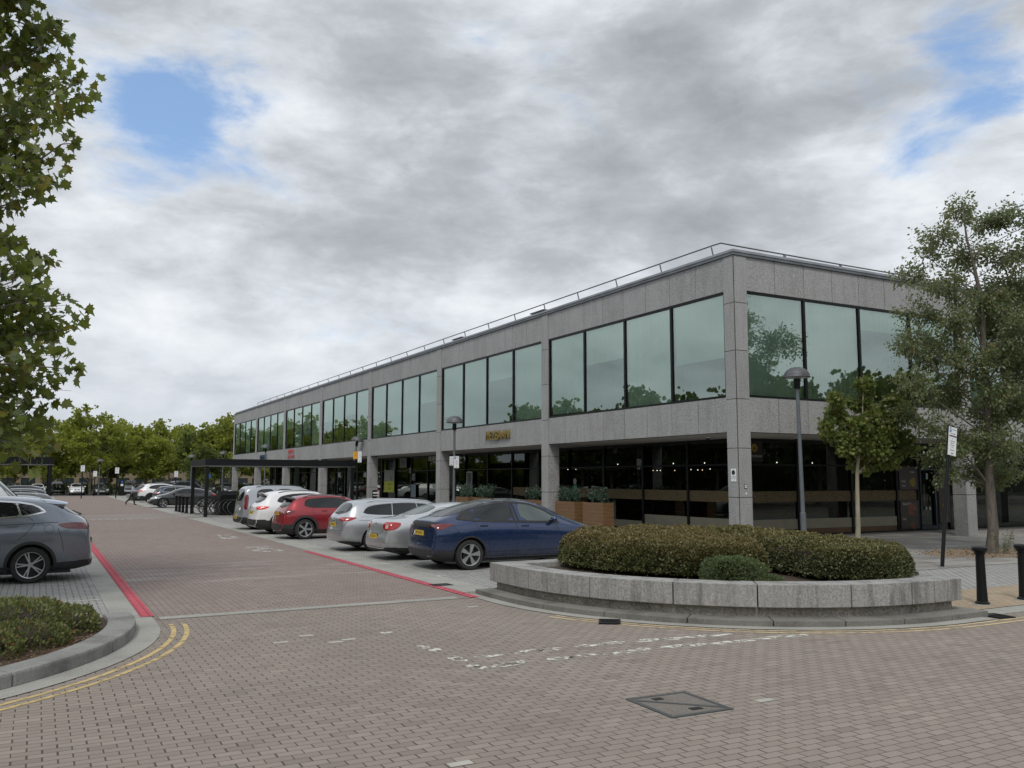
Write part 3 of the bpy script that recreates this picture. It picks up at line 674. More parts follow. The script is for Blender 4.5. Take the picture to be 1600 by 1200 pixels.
def leaves(name, P, D, size, kind, mat, parent, seed=0, droop=.5, jit=.35):
    """P: n x 3 positions; D: n x 3 outward directions; every leaf its own small polygon"""
    rg = np.random.default_rng(seed); n = len(P)
    T = np.array(LF[kind]); k = len(T)
    s = size*(1+rg.uniform(-jit, jit, n))
    d = D+rg.normal(0, .55, (n, 3)); d[:, 2] -= droop; d /= np.linalg.norm(d, axis=1)[:, None]+1e-9
    a = rg.normal(0, 1, (n, 3)); a[:, 2] = a[:, 2]*.6; x = np.cross(d, a); x /= np.linalg.norm(x, axis=1)[:, None]+1e-9
    nrm = np.cross(x, d)
    fold = rg.uniform(-.05, .25, n)
    V = P[:, None, :]+s[:, None, None]*(x[:, None, :]*T[None, :, 0, None]+d[:, None, :]*T[None, :, 1, None]+nrm[:, None, :]*(np.abs(T[None, :, 0])*fold[:, None])[:, :, None])
    me = bpy.data.meshes.new(name); me.vertices.add(n*k); me.vertices.foreach_set('co', V.reshape(-1).astype(np.float32))
    me.loops.add(n*k); me.loops.foreach_set('vertex_index', np.arange(n*k, dtype=np.int32))
    me.polygons.add(n); me.polygons.foreach_set('loop_start', np.arange(0, n*k, k, dtype=np.int32))
    me.update(calc_edges=True); me.materials.append(mat)
    return link(name, me, parent)
def tree(name, base, path, clumps, lsize, kind, lm, bmt, r0, nleaf, label, group=None, seed=1, twigs=9, cat='tree', first=.25, droop=.5, bend=.25):
    """trunk along path, a limb to every clump, twigs through the clump and leaves along the twigs"""
    rg = np.random.default_rng(seed); rd = random.Random(seed)
    root = empty(name, base, 0, label, cat, group); B = Vector(base)
    path = [Vector(p)-B for p in path]; tb = MB(); bb = MB()
    # denser path with a little wobble
    pts = []
    for i in range(len(path)-1):
        for t in (0, .33, .66): pts.append(path[i].lerp(path[i+1], t)+Vector((rd.uniform(-1, 1), rd.uniform(-1, 1), 0))*r0*.35*(i+t > 0))
    pts.append(path[-1]); n = len(pts)
    tb.tube([pts[0]-Vector((0, 0, .05))]+pts, [r0*1.25]+[r0*(1-.92*i/(n-1))*(1.12 if i == 0 else 1) for i in range(n)], 14)
    tb.build('trunk', bmt, root, smooth='all')
    Ps = []; Ds = []; tot = sum(c[3]**2.0 for c in clumps)
    for (cx, cy, cz, cr) in clumps:
        c = Vector((cx, cy, cz))-B
        # start of limb on the trunk lower than the clump
        zt = max(path[0].z+(path[-1].z-path[0].z)*first, c.z-(c-Vector((path[0].x, path[0].y, c.z))).length*.75)
        zt = min(zt, path[-1].z*.97); s = min(pts, key=lambda p: abs(p.z-zt)); fr = 1-.88*pts.index(s)/(n-1)
        L = (c-s).length; mid = s.lerp(c, .5)+Vector((rd.uniform(-1, 1), rd.uniform(-1, 1), rd.uniform(-.2, 1)))*L*bend*.4
        lr = min(r0*fr*.42, .007+.0085*L); bp = []
        for i in range(7):
            t = i/6; bp.append((1-t)**2*s+2*t*(1-t)*mid+t*t*c)
        bb.tube(bp, [lr*(1-.75*i/6) for i in range(7)], 6, False)
        nt_ = max(4, int(twigs*(cr/.6)**1.5)); nl = max(6, int(nleaf*cr**2.0/tot/nt_))
        for k in range(nt_):
            dv = Vector((rd.gauss(0, 1), rd.gauss(0, 1), rd.gauss(0, .8)+.1)).normalized(); rr = cr*rd.uniform(.55, 1.12)
            st = bp[rd.choice((4, 5, 6))]; e = c+Vector((dv.x*rr, dv.y*rr, dv.z*rr*.85)); m2 = st.lerp(e, .5)+Vector((rd.uniform(-1, 1), rd.uniform(-1, 1), rd.uniform(-.3, .9)))*rr*.2
            tp = [(1-t)**2*st+2*t*(1-t)*m2+t*t*e for t in (0, .35, .7, 1)]
            w = max(.004, lr*.22); bb.tube(tp, [w, w*.8, w*.55, w*.3], 4, False)
            tt = rg.uniform(.3, 1.04, nl); a = np.array(st); b2 = np.array(m2); c2 = np.array(e)
            q = ((1-tt)**2)[:, None]*a+(2*tt*(1-tt))[:, None]*b2+(tt**2)[:, None]*c2
            q += rg.normal(0, .065+.06*cr, (nl, 3))
            Ps.append(q); dd = q-np.array(c)+np.array(dv)*cr*.6; dd /= np.linalg.norm(dd, axis=1)[:, None]+1e-6; Ds.append(dd)
    bb.build('branches', bmt, root, smooth='all')
    leaves('crown', np.concatenate(Ps), np.concatenate(Ds), lsize, kind, lm, root, seed, droop)
    return root
M['lf_plane'] = leaf_mat('plane_leaves', (.07, .105, .022), (.20, .235, .046), (.21, .17, .03), .38, .42)
M['lf_aspen'] = leaf_mat('poplar_leaves', (.11, .145, .066), (.23, .265, .125), (.28, .21, .08), .4, .38)
M['lf_maple'] = leaf_mat('maple_leaves', (.10, .145, .038), (.22, .255, .065), (.20, .13, .04), .35, .45)
M['lf_far'] = leaf_mat('far_tree_leaves', (.15, .19, .026), (.29, .32, .045), None, .45, .6)
M['lf_far2'] = leaf_mat('far_dark_leaves', (.07, .10, .024), (.15, .185, .04), None, .4, .6)
M['bk_plane'] = bark_mat('plane_bark', (.20, .17, .12), (.34, .30, .22))
M['bk_dark'] = bark_mat('grey_bark', (.10, .085, .065), (.22, .195, .16), 9)
A = [(-19.94,-4.7,9.58,.9),(-19.42,-4.39,9.36,.6),(-19.01,-5.07,8.48,.5),(-19.43,-5.22,7.85,.7),(-19.09,-4.25,7.77,.5),(-19.89,-3.51,8.99,.9),(-19.73,-4.55,7.39,.8),(-19.29,-5.29,6.85,.5),(-19.48,-4.04,6.82,.35),(-19.92,-3.22,6.75,.4),(-19.75,-4.35,5.87,.45),(-19.33,-4.0,5.85,.4),(-19.65,-5.0,5.17,.6),(-19.14,-4.01,5.09,.45),(-18.92,-5.06,5.03,.28),(-18.9,-4.67,4.52,.4),(-19.26,-3.53,4.49,.6),(-19.72,-4.19,4.47,.8),(-18.98,-5.12,3.83,.42),(-19.31,-3.86,3.67,.6),(-19.6,-4.58,3.38,.7),(-19.05,-4.09,3.24,.42),(-19.36,-3.62,2.93,.5),(-19.62,-4.01,2.59,.45),(-19.25,-4.8,2.5,.3),(-20.72,-3.16,9.77,1.2),(-20.72,-4.06,7.8,1.2),(-20.66,-2.82,6.55,1.1),(-20.52,-4.38,4.88,1.2),(-20.46,-3.12,3.68,1.1),(-21.86,-3.51,8.32,1.6),(-21.93,-2.1,6.53,1.6),(-21.65,-3.14,4.46,1.5),(-20.69,-4.44,10.72,1.4),(-22.17,-2.54,11.1,1.6),(-20.13,-4.72,10.52,1),(-23.0,-2.76,7.28,1.6),(-22.93,-1.98,5.3,1.5),(-20.85,-3.13,2.7,.8),
     (-24.5,-4.5,6,1.7),(-24.6,-5.5,9,1.8),(-23,-7,7.5,1.7),(-22.6,-6.6,5,1.5),(-24,-3.5,11.2,1.7),(-22.5,-5.5,12.2,1.5)]
tree('plane_tree', (-22.8, -4.3, .08), [(-22.8, -4.3, .08), (-22.75, -4.3, 2.5), (-22.5, -4.1, 5.5), (-22.3, -4.2, 9), (-22.2, -4.3, 12)], A, .185, 'plane', M['lf_plane'], M['bk_dark'], .2, 15500,
     'tall plane tree with lobed leaves leaning in from the left above the grey car', seed=3, twigs=10, cat='tree')
B_ = [(3.79,-5.26,9.77,.45),(5.02,-5.31,9.46,.5),(2.9,-5.14,9.02,.4),(4.3,-5.04,8.57,.6),(3.32,-4.3,8.71,.35),(4.77,-6.07,8.39,.6),(2.59,-4.38,7.94,.35),(2.79,-5.14,7.62,.5),(5.04,-5.09,7.59,.6),(5.73,-5.81,7.62,.6),(3.16,-4.12,7.01,.45),(3.34,-5.19,6.57,.55),(5.69,-5.18,6.39,.7),(2.62,-4.15,5.92,.4),(3.91,-4.01,5.65,.5),(3.69,-5.45,5.28,.6),(5.64,-5.74,5.56,.7),(2.41,-4.35,4.78,.45),(3.94,-4.34,4.49,.55),(5.59,-4.62,4.16,.6),(5.63,-6.03,4.24,.7),(2.99,-3.66,4.03,.3),(3.04,-4.43,3.62,.4),(4.7,-4.25,3.2,.5),(4.7,-5.6,2.98,.6),(3.78,-4.15,2.72,.4),(5.15,-4.5,2.36,.45),(5.95,-5.15,2.27,.45),(6.23,-6.19,6.66,.8),(6.57,-5.95,3.18,.6),(6.43,-6.2,8.57,.6),(3.6,-4.46,2.26,.3),(5.08,-5.11,1.99,.3),(5.13,-5.74,9.65,.4),(5.95,-6.17,9.56,.4),(6.9,-5.2,5.2,.8),(6.8,-4.6,7.5,.8),(4.2,-3.4,6.3,.5),(4.4,-6.6,6.2,.6),(4.4,-5.5,4.6,.6),(4.3,-5.6,7.2,.55),(4.9,-5.3,3.6,.5),(4.1,-5.0,3.3,.45),(3.5,-4.9,5.9,.45),(4.6,-5.9,5.6,.5),(5.1,-5.0,6.6,.5),(3.4,-4.6,3.0,.35)]
tree('aspen_tree', (4.82, -4.95, 0), [(4.82, -4.95, 0), (4.70, -5.12, 1.9), (4.55, -5.28, 3.9), (4.24, -5.45, 6.6), (3.9, -5.45, 8.4), (3.6, -5.48, 9.9)], [(a, b, c, r*1.2+.06) for a, b, c, r in B_], .086, 'oval', M['lf_aspen'], bark_mat('dark_poplar_bark', (.075, .065, .052), (.17, .15, .125), 9), .155, 56000,
     'tall airy tree with small dull leaves before the right end of the building', seed=7, twigs=15, first=.22, droop=.8)
M_ = [(2.36,-2.91,4.91,.28),(2.44,-2.66,4.36,.35),(1.52,-2.51,4.43,.22),(1.87,-2.3,3.98,.35),(2.06,-2.94,3.66,.45),(3.22,-2.92,3.99,.38),(3.29,-3.53,3.99,.3),(1.57,-2.3,3.4,.3),(2.34,-2.33,3.03,.42),(2.51,-3.1,3.01,.45),(3.51,-3.11,3.32,.35),(3.68,-3.4,3.02,.2),(2.45,-2.56,2.55,.35),(3.16,-2.84,2.65,.3),(3.11,-3.15,4.45,.22),(1.47,-2.16,3.69,.2),(2.7,-2.6,3.5,.5),(2.0,-2.7,3.1,.35),(2.9,-3.2,3.5,.4),(2.5,-2.9,4.0,.35),(1.8,-2.5,3.0,.25)]
tree('young_maple', (2.34, -2.41, 0), [(2.34, -2.41, 0), (2.22, -2.62, 2.26), (2.24, -2.78, 3.39), (2.3, -2.9, 4.8)], M_, .105, 'maple', M['lf_maple'], bark_mat('pale_young_bark', (.26, .235, .165), (.38, .35, .26)), .075, 17000,
     'small bushy tree on a thin pale trunk between lamp post and white sign', seed=11, twigs=12, first=.42)
# far trees: three grown once, the rest copies
def crown(seed, h, r, zb, n=26):
    rd = random.Random(seed); out = []
    for k in range(n):
        a = rd.uniform(0, math.tau); t = rd.random(); z = zb+(h-zb)*t; rr = r*math.sqrt(max(.05, 1-((t-.38)/.68)**2))*rd.uniform(.35, 1)
        out.append((rr*math.cos(a), rr*math.sin(a), z-.5, r*rd.uniform(.26, .42)))
    return out
protos = []
for i, (h, r, zb) in enumerate([(9.6, 4.0, 3.6), (10.8, 4.3, 3.9), (9.0, 3.7, 3.3)]):
    protos.append(tree('roadside_tree', (0, 0, 0), [(0, 0, 0), (.1, .1, 2.4), (-.1, .1, 5), (.1, 0, h*.8)], crown(20+i, h, r, zb), .34, 'tuft', M['lf_far'] if i != 2 else M['lf_far2'], M['bk_plane'], .17, 6500, 'x', None, 40+i, twigs=6, first=.22, droop=.1))
ftrees = [(-31, 93, 0, .9), (-27.5, 68, 1, .62), (-24.5, 104, 1, .95), (-18.8, 103, 0, .95), (-13.2, 103.5, 1, 1.0), (-10.6, 112, 2, .9), (-6.4, 108, 0, .97), (-2.0, 118, 1, .95), (.6, 105, 2, .98), (3.6, 101, 1, 1.02), (8.5, 106, 0, .95), (13, 103, 1, .95), (-22, 124, 0, 1.05), (-16.5, 128, 1, 1.0), (-9.0, 131, 0, 1.05), (-3.5, 133, 1, 1.05), (3.5, 134, 0, 1.1), (10, 130, 1, 1.05), (17, 125, 0, 1.0), (-29, 128, 1, 1.1), (-1.6, 88, 2, .62)]
tl = ['leafy plane tree far left, standing highest behind the left black canopy', 'shorter dark green tree by the left canopy', 'round green tree behind the parked white hatchback row, second from the left edge', 'broad green tree behind the signs at the left of the far car row',
      'tall pale-trunked tree rising directly between the two signs on black posts', 'darker low tree behind the walking man', 'round-topped tree beyond the white estate cars', 'slightly lower tree between two round crowns beyond the road end', 'dark loose-leaved tree left of the building end', 'yellow-green tree touching the far end of the building',
      'tree seen through the first gap of the arcade', 'tree seen through the second gap of the arcade', 'back-row tree left of the road axis', 'back-row tree over the road axis', 'back-row tree right of the road axis', 'back-row tree beyond the far lamp post', 'back-row tree nearest the building end', 'back-row tree behind the arcade', 'back-row tree glimpsed deep through the arcade', 'back-row tree at the far left edge', 'small twisted tree close to the far corner column of the building']
cnt = {}
for i, (x, y, k, s) in enumerate(ftrees):
    o = protos[k] if k not in cnt else copy_tree(protos[k]); cnt[k] = 1
    o.location = (x, y, -.01); o.scale = (s, s, s*(.95+.1*((i*7) % 3)/2)); o.rotation_euler = (0, 0, i*1.9)
    tag(o, tl[i], 'tree', 'trees beyond the car park')
# street trees on the side the camera does not see directly, mirrored in the glass
for i, (x, y, k, s) in enumerate([(-29, 8, 1, .95), (-31, 15, 0, 1.0), (-28.5, 22, 1, .9), (-31, 31, 0, 1.0), (-28.5, 40, 1, 1.0), (-31, 48, 0, .95), (-29, 57, 1, 1.0), (-31, 66, 0, 1.05), (-28, -24, 0, 1), (-4, -42, 1, 1.0), (9, -36, 0, 1.0), (17, -31, 1, 1.0), (23, -26, 0, .95), (30, -29, 1, 1.05), (37, -24, 0, 1.05), (44, -30, 1, 1.1), (52, -26, 0, 1.1), (62, -30, 1, 1.1), (28, -40, 0, 1.1), (40, -40, 1, 1.1)]):
    s *= 1.12; o = copy_tree(protos[2]); o.location = (x, y, -.01); o.scale = (s, s, s); o.rotation_euler = (0, 0, i*2.3)
    tag(o, 'leafy street tree mirrored in the office windows', 'tree', 'trees mirrored in the windows')
# clipped hedges in the planter
def hedge(name, base, shape, n, size, mat, label, seed, cat='hedge', kind='quad', tw=True, droop=-.2):
    """shape(u, v, w): fills the volume of a mound given by list of ellipsoids (x,y,z,rx,ry,rz) relative to base"""
    rg = np.random.default_rng(seed); root = empty(name, base, 0, label, cat)
    vol = np.array([(e[3]*e[4]+e[3]*e[5]+e[4]*e[5]) for e in shape]); pr = vol/vol.sum(); P = []; D = []
    for e, p_ in zip(shape, pr):
        m = int(n*p_); d = rg.normal(0, 1, (m, 3)); d[:, 2] = np.abs(d[:, 2])*.9-.05*rg.random(m); ex = 4.0
        nn = (np.abs(d)**ex).sum(1)**(1/ex); d /= nn[:, None]
        rr = 1-np.abs(rg.normal(0, .055, m)); lump = 1+.035*np.sin(d[:, 0]*9+e[0]*3)*np.cos(d[:, 1]*8+e[1]*2)+.02*np.sin(d[:, 2]*17+d[:, 0]*13)
        q = np.array(e[:3])+d*rr[:, None]*lump[:, None]*np.array(e[3:6])
        keep = np.ones(m, bool)
        for f in shape:
            if f is e: continue
            g = np.abs((q-np.array(f[:3]))/np.array(f[3:6])); keep &= ((g**ex).sum(1)**(1/ex) > .9)
        keep &= q[:, 2] > .01; q = q[keep]; P.append(q); dd = d[keep]/np.array(e[3:6]); D.append(dd/np.linalg.norm(dd, axis=1)[:, None])
    leaves('foliage', np.concatenate(P), np.concatenate(D), size, kind, mat, root, seed, droop)
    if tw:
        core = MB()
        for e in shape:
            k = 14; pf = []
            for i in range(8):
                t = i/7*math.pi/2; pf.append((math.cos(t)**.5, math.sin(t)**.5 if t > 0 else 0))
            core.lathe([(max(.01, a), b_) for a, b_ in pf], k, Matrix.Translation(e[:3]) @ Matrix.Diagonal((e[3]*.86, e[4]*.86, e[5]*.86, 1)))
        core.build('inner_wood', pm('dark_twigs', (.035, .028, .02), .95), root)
        tb = core; rd = random.Random(seed)
        for k in range(0):
            e = rd.choice(shape); a = rd.uniform(0, math.tau); x = e[0]+e[3]*.75*math.cos(a); y = e[1]+e[4]*.75*math.sin(a)
            tb.tube([(x, y, 0), (x+.12*math.cos(a), y+.12*math.sin(a), e[5]*.35), (x+.2*math.cos(a)+rd.uniform(-.1, .1), y+.2*math.sin(a), e[5]*.75)], [.009, .007, .004], 4, False)
    return root
def hedge_mat(name, low, lo2, top, top2, z0, z1):
    b = NB(name); g = b.n('ShaderNodeNewGeometry'); rp = g.outputs['Random Per Island']; s = b.n('ShaderNodeSeparateXYZ'); b.l(g.outputs['Position'], s.inputs[0])
    zf = b.rng(b.math('ADD', s.outputs[2], b.math('MULTIPLY', b.math('SUBTRACT', b.noise(2.6, 4, .6), .5), .55)), z0, z1)   # young rusty growth sits on the clipped top
    c = b.mix(zf, b.mix(rp, low, lo2), b.mix(rp, top, top2)); c = b.mix(b.math('GREATER_THAN', rp, .97), c, (.32, .27, .14))
    b.set(Base_Color=c, Roughness=.42, Specular_IOR_Level=.4); tl = b.n('ShaderNodeBsdfTranslucent'); b.l(c, tl.inputs[0]); mx = b.n('ShaderNodeMixShader'); mx.inputs[0].default_value = .2
    b.l(b.b.outputs[0], mx.inputs[1]); b.l(tl.outputs[0], mx.inputs[2]); b.l(mx.outputs[0], b.o.inputs[0]); return b.m
def clipped(name, poly, zb, H, n, size, mat, label, seed, r=.28):
    """a clipped hedge over a footprint: leaves on a rounded flat-topped mass with bare stems below"""
    cx = sum(q[0] for q in poly)/len(poly); cy = sum(q[1] for q in poly)/len(poly); root = empty(name, (cx, cy, zb), 0, label, 'hedge')
    P0 = np.array(chaik([(x-cx, y-cy) for x, y in poly])); P1 = np.roll(P0, -1, 0); rg = np.random.default_rng(seed)
    def inside_dist(q):
        d = np.full(len(q), 9.); ins = np.zeros(len(q), bool)
        for a, b_ in zip(P0, P1):
            ab = b_-a; t = np.clip(((q-a)@ab)/(ab@ab), 0, 1); d = np.minimum(d, np.linalg.norm(q-a-t[:, None]*ab, axis=1))
            c = ((a[1] > q[:, 1]) != (b_[1] > q[:, 1])) & (q[:, 0] < (b_[0]-a[0])*(q[:, 1]-a[1])/(b_[1]-a[1]+1e-12)+a[0]); ins ^= c
        return ins, d
    lo, hi = P0.min(0), P0.max(0); q = rg.uniform(lo, hi, (int(n*2.2), 2)); ins, d = inside_dist(q); q = q[ins]; d = d[ins]
    def lump(q): return .035*np.sin(q[:, 0]*5.1+seed)*np.cos(q[:, 1]*4.3)+.022*np.sin(q[:, 0]*11+q[:, 1]*9)+.014*np.sin(q[:, 1]*23-q[:, 0]*17)
    def topz(q, d): return (H(q[:, 0]+cx, q[:, 1]+cy)+lump(q))*(1-(1-np.clip(d/r, 0, 1))**2.6)**(1/2.6)
    z = topz(q, d); q = q[:int(n*.6)]; d = d[:int(n*.6)]; z = z[:int(n*.6)]; z = z-np.abs(rg.normal(0, .03, len(z)))
    up = np.stack([rg.normal(0, .5, len(z)), rg.normal(0, .5, len(z)), np.ones(len(z))], 1)
    A = [np.concatenate([q, z[:, None]], 1)]; D = [up]
    L = np.linalg.norm(P1-P0, axis=1); e = rg.choice(len(P0), int(n*.62), p=L/L.sum()); t = rg.random(len(e))[:, None]; pt = P0[e]*(1-t)+P1[e]*t; nn = P1[e]-P0[e]; nn = np.stack([nn[:, 1], -nn[:, 0]], 1); nn /= np.linalg.norm(nn, axis=1)[:, None]
    _, dd = inside_dist(pt+nn*.05); ii, _ = inside_dist(pt+nn*.05); nn[ii] *= -1
    v = rg.random(len(e))**.8; h = H(pt[:, 0]+cx, pt[:, 1]+cy); zz = h*(.12+.8*v); ind = r*(1-(1-np.clip(zz/h, 0, 1)**2.6)**(1/2.6))+.02-.05*(zz/h < .25)
    lm = .03*np.sin(pt[:, 0]*9+pt[:, 1]*7+zz*6)+.02*np.sin(pt[:, 1]*21+zz*15); pp = pt-nn*(ind+np.abs(rg.normal(0, .03, len(e)))+lm+.07*(zz/h < .2))[:, None]
    A.append(np.concatenate([pp, zz[:, None]], 1)); D.append(np.concatenate([nn, np.full((len(e), 1), .35)], 1))
    leaves('foliage', np.concatenate(A), np.concatenate(D), size, 'quad', mat, root, seed, -.05)
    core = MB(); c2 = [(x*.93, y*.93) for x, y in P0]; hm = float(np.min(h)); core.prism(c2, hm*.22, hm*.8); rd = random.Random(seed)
    for k in range(120):
        i = rd.randrange(len(P0)); x, y = P0[i]*rd.uniform(.80, .94); core.tube([(x, y, 0), (x+rd.uniform(-.08, .08), y+rd.uniform(-.08, .08), hm*.35), (x+rd.uniform(-.1, .1), y+rd.uniform(-.1, .1), hm*.7)], [.009, .007, .005], 4, False)
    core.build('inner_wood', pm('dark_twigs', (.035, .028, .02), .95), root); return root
def chaik(P, it=2):
    for _ in range(it):
        Q = []
        for i in range(len(P)): a, b_ = P[i], P[(i+1) % len(P)]; Q += [(a[0]*.75+b_[0]*.25, a[1]*.75+b_[1]*.25), (a[0]*.25+b_[0]*.75, a[1]*.25+b_[1]*.75)]
        P = Q
    return P
M['hedge'] = hedge_mat('hedge_leaves', (.07, .085, .034), (.155, .165, .062), (.125, .105, .042), (.235, .19, .075), .72, 1.12)
M['hedge2'] = hedge_mat('hedge_leaves_green', (.062, .08, .038), (.15, .168, .07), (.125, .115, .046), (.235, .205, .08), .78, 1.18)
M['bush'] = leaf_mat('green_bush_leaves', (.07, .105, .045), (.15, .195, .08), None, .25, .45)
clipped('clipped_hedge', [(-10.5, -6.2), (-10.62, -7.3), (-10.3, -8.5), (-9.75, -9.35), (-9.05, -9.85), (-8.45, -9.75), (-8.12, -9.3), (-7.8, -8.3), (-7.45, -7.2), (-7.25, -6.35), (-8, -6.05), (-9.4, -6.0)], .45,
        lambda x, y: .60+.10*np.clip((y+9.4)/3, 0, 1)-.05*np.clip((-9.6-x), 0, 1), 74000, .036, M['hedge'], 'low rust-tinged clipped hedge filling the left part of the granite planter', 31)
clipped('tall_clipped_hedge', [(-7.95, -9.9), (-8.15, -10.6), (-7.6, -11.15), (-6.8, -11.25), (-6.42, -10.8), (-6.4, -9.3), (-6.45, -7.9), (-6.65, -6.3), (-7.12, -6.3), (-7.3, -7.3), (-7.6, -8.3), (-7.82, -9.2)], .45,
        lambda x, y: .58+.11*np.clip((y+11)/3.4, 0, 1), 56000, .038, M['hedge2'], 'darker clipped hedge sloping down to the right end of the granite planter', 32, .24)
hedge('green_bush', (-9.45, -9.95, .45), [(0, 0, 0, .48, .40, .42), (.5, -.12, 0, .32, .24, .13)], 7000, .030, M['bush'], 'small domed fresh-green bush at the front edge of the granite planter', 33, 'bush', tw=False)
# ground-hugging shrubs in the kerbed bed
M['shrub1'] = leaf_mat('olive_shrub_leaves', (.095, .115, .042), (.21, .23, .08), (.25, .12, .05), .25, .45)
M['shrub2'] = leaf_mat('bright_shrub_leaves', (.055, .10, .015), (.14, .21, .03), None, .35, .45)
hedge('spreading_shrub', (-20.1, -7.6, .08), [(-.6, .1, 0, 1.0, 1.0, .47), (.45, .3, 0, 1.0, .80, .42), (1.15, .35, 0, .62, .62, .30), (-.1, -.95, 0, 1.0, .75, .31), (.65, -.5, 0, .75, .6, .27), (-1.9, -.3, 0, 1.0, 1.4, .5), (-1.2, -1.5, 0, .9, .8, .3)], 46000, .047, M['shrub1'],
      'sprawling olive-green shrub with a few rusty leaves in the kerbed bed', 34, 'shrub', 'oval', True, -.1)
hedge('bright_shrub', (-20.9, -6.75, .08), [(0, 0, 0, .85, .35, .54), (-1.0, .1, 0, .6, .4, .5)], 9000, .055, M['shrub2'], 'brighter green shrub at the back left of the kerbed bed', 35, 'shrub', 'oval', True, -.1)
# suckers and dead twigs at the foot of the poplar, litter on the soil
sk = empty('tree_suckers', (5.0, -5.15, 0), 0, 'wispy green shoots at the foot of the tall tree', 'plant')
rg = np.random.default_rng(4); mb = MB(); P = []
for k in range(16):
    a = rg.uniform(0, math.tau); h = rg.uniform(.25, .75); e = np.array((.12*math.cos(a), .12*math.sin(a), 0)); t_ = e*3+np.array((0, 0, h)); mb.tube([e, e*1.6+np.array((0, 0, h*.5)), t_], .004, 4, False)
    for j in range(14): P.append(e+(t_-e)*rg.uniform(.2, 1)+rg.normal(0, .03, 3))
mb.build('stems', M['bk_dark'], sk); P = np.array(P); leaves('foliage', P, rg.normal(0, 1, P.shape), .05, 'oval', M['lf_aspen'], sk, 5)
def litter(name, pts, n, size, mat, seed, z, sp, lim=False):
    rg = np.random.default_rng(seed); c = rg.integers(0, len(pts), n); P = np.array(pts)[c]+rg.normal(0, 1, (n, 2))*sp
    if lim: P = P[(np.hypot(P[:, 0]+22.5, P[:, 1]+6.8) < 4.25) & (P[:, 1] < -6.5)]; n = len(P)
    P = np.concatenate([P, np.full((n, 1), z)+rg.random((n, 1))*.01], 1); D = rg.normal(0, 1, (n, 3)); D[:, 2] = .02
    return tag(leaves(name, P, D*3, size, 'oval', mat, None, seed, 0), kind='stuff')
M['dry'] = leaf_mat('dry_leaves', (.10, .06, .03), (.26, .18, .10), None, .1)
litter('fallen_leaves', [(4.8, -5.2), (3.6, -4.9), (6, -4.6)], 500, .05, M['dry'], 3, .02, .75)
litter('leaf_litter', [(-18.6, -8.4), (-18.9, -9.2), (-19.8, -10.2), (-20.8, -10.4), (-18.7, -7.4)], 1500, .035, M['dry'], 4, .10, .28, True)
# planted wooden boxes in the arcade
M['planterwood'] = pm('varnished_planks', (.30, .155, .065), .5, 0, .3, 2.2)
def plank_mat():
    b = NB('varnished_planks_grain'); s = b.n('ShaderNodeSeparateXYZ'); b.l(b.coord(), s.inputs[0])
    mp = b.n('ShaderNodeMapping'); mp.inputs['Scale'].default_value = (1.2, 1.2, 14); b.l(b.coord(), mp.inputs[0]); n = b.noise(2, 6, .7, mp.outputs[0])
    j = b.math('LESS_THAN', b.math('FRACT', b.math('DIVIDE', s.outputs[2], .145)), .05)
    b.set(Base_Color=b.mix(j, b.mix(b.rng(n, .3, .7), (.115, .062, .028), (.225, .13, .062)), (.04, .02, .01)), Roughness=.45); b.bump(n, .2, .004); return b.m
M['planks'] = plank_mat()
M['lf_box'] = leaf_mat('box_plant_leaves', (.035, .075, .050), (.085, .15, .10), None, .2, .35)
def woodbox(name, x, y, wx, wy, h, label, seed):
    r_ = empty(name, (x, y, .01), 0, label, 'planter', 'wooden plant boxes in the arcade')
    mb = MB(); t = .04; mb.box(-wx/2, wx/2, -wy/2, -wy/2+t, 0, h); mb.box(-wx/2, wx/2, wy/2-t, wy/2, 0, h); mb.box(-wx/2, -wx/2+t, -wy/2+t, wy/2-t, 0, h); mb.box(wx/2-t, wx/2, -wy/2+t, wy/2-t, 0, h)
    mb.build('box', M['planks'], r_); mb = MB(); mb.box(-wx/2+t, wx/2-t, -wy/2+t, wy/2-t, .02, h-.06); mb.build('soil', M['soil'], r_)
    rd = random.Random(seed); rg = np.random.default_rng(seed)
    for k in range(max(2, int(wy/.5))):
        py = -wy/2+(k+.5)*wy/max(2, int(wy/.5)); p = empty('box_plant', (x, y+py, h), 0, ['upright leafy shrub in', 'dark glossy shrub in', 'bushy shrub in'][k % 3]+' the '+label.split(',')[0], 'plant', 'shrubs in the wooden boxes')
        mb = MB(); P = []
        for s in range(16):
            a = rd.uniform(0, math.tau); hh = rd.uniform(.25, .62); e = Vector((.22*math.cos(a)*rd.random(), .3*math.sin(a)*rd.random(), hh)); mb.tube([(0, 0, -.08), e*.5+Vector((0, 0, .05)), e], .006, 4, False)
            for j in range(26): P.append(np.array(e)*rd.uniform(.35, 1.05)+rg.normal(0, .055, 3))
        mb.build('stems', M['bk_dark'], p); P = np.array(P); leaves('foliage', P, P-np.array((0, 0, .15)), .075, 'oval', M['lf_box'], p, seed+k)
woodbox('wooden_planter', .45, 10.55, .5, 1.5, 1.15, 'wooden box just right of the second column, nearest that column', 1)
woodbox('wooden_planter', .45, 8.45, .5, 1.45, 1.15, 'wooden box standing apart by the dark restaurant window, nearest the planter', 2)
woodbox('wooden_planter', .45, 13.3, .5, 1.9, 1.15, 'wooden box just left of the second column', 3)
woodbox('wooden_planter', .45, 20.6, .5, 1.5, 1.15, 'wooden box under the lamp post with two parking signs', 4)
woodbox('wooden_planter', .45, 18.4, .5, 1.8, 1.15, 'wooden box with a tall shrub behind the silver saloon', 5)
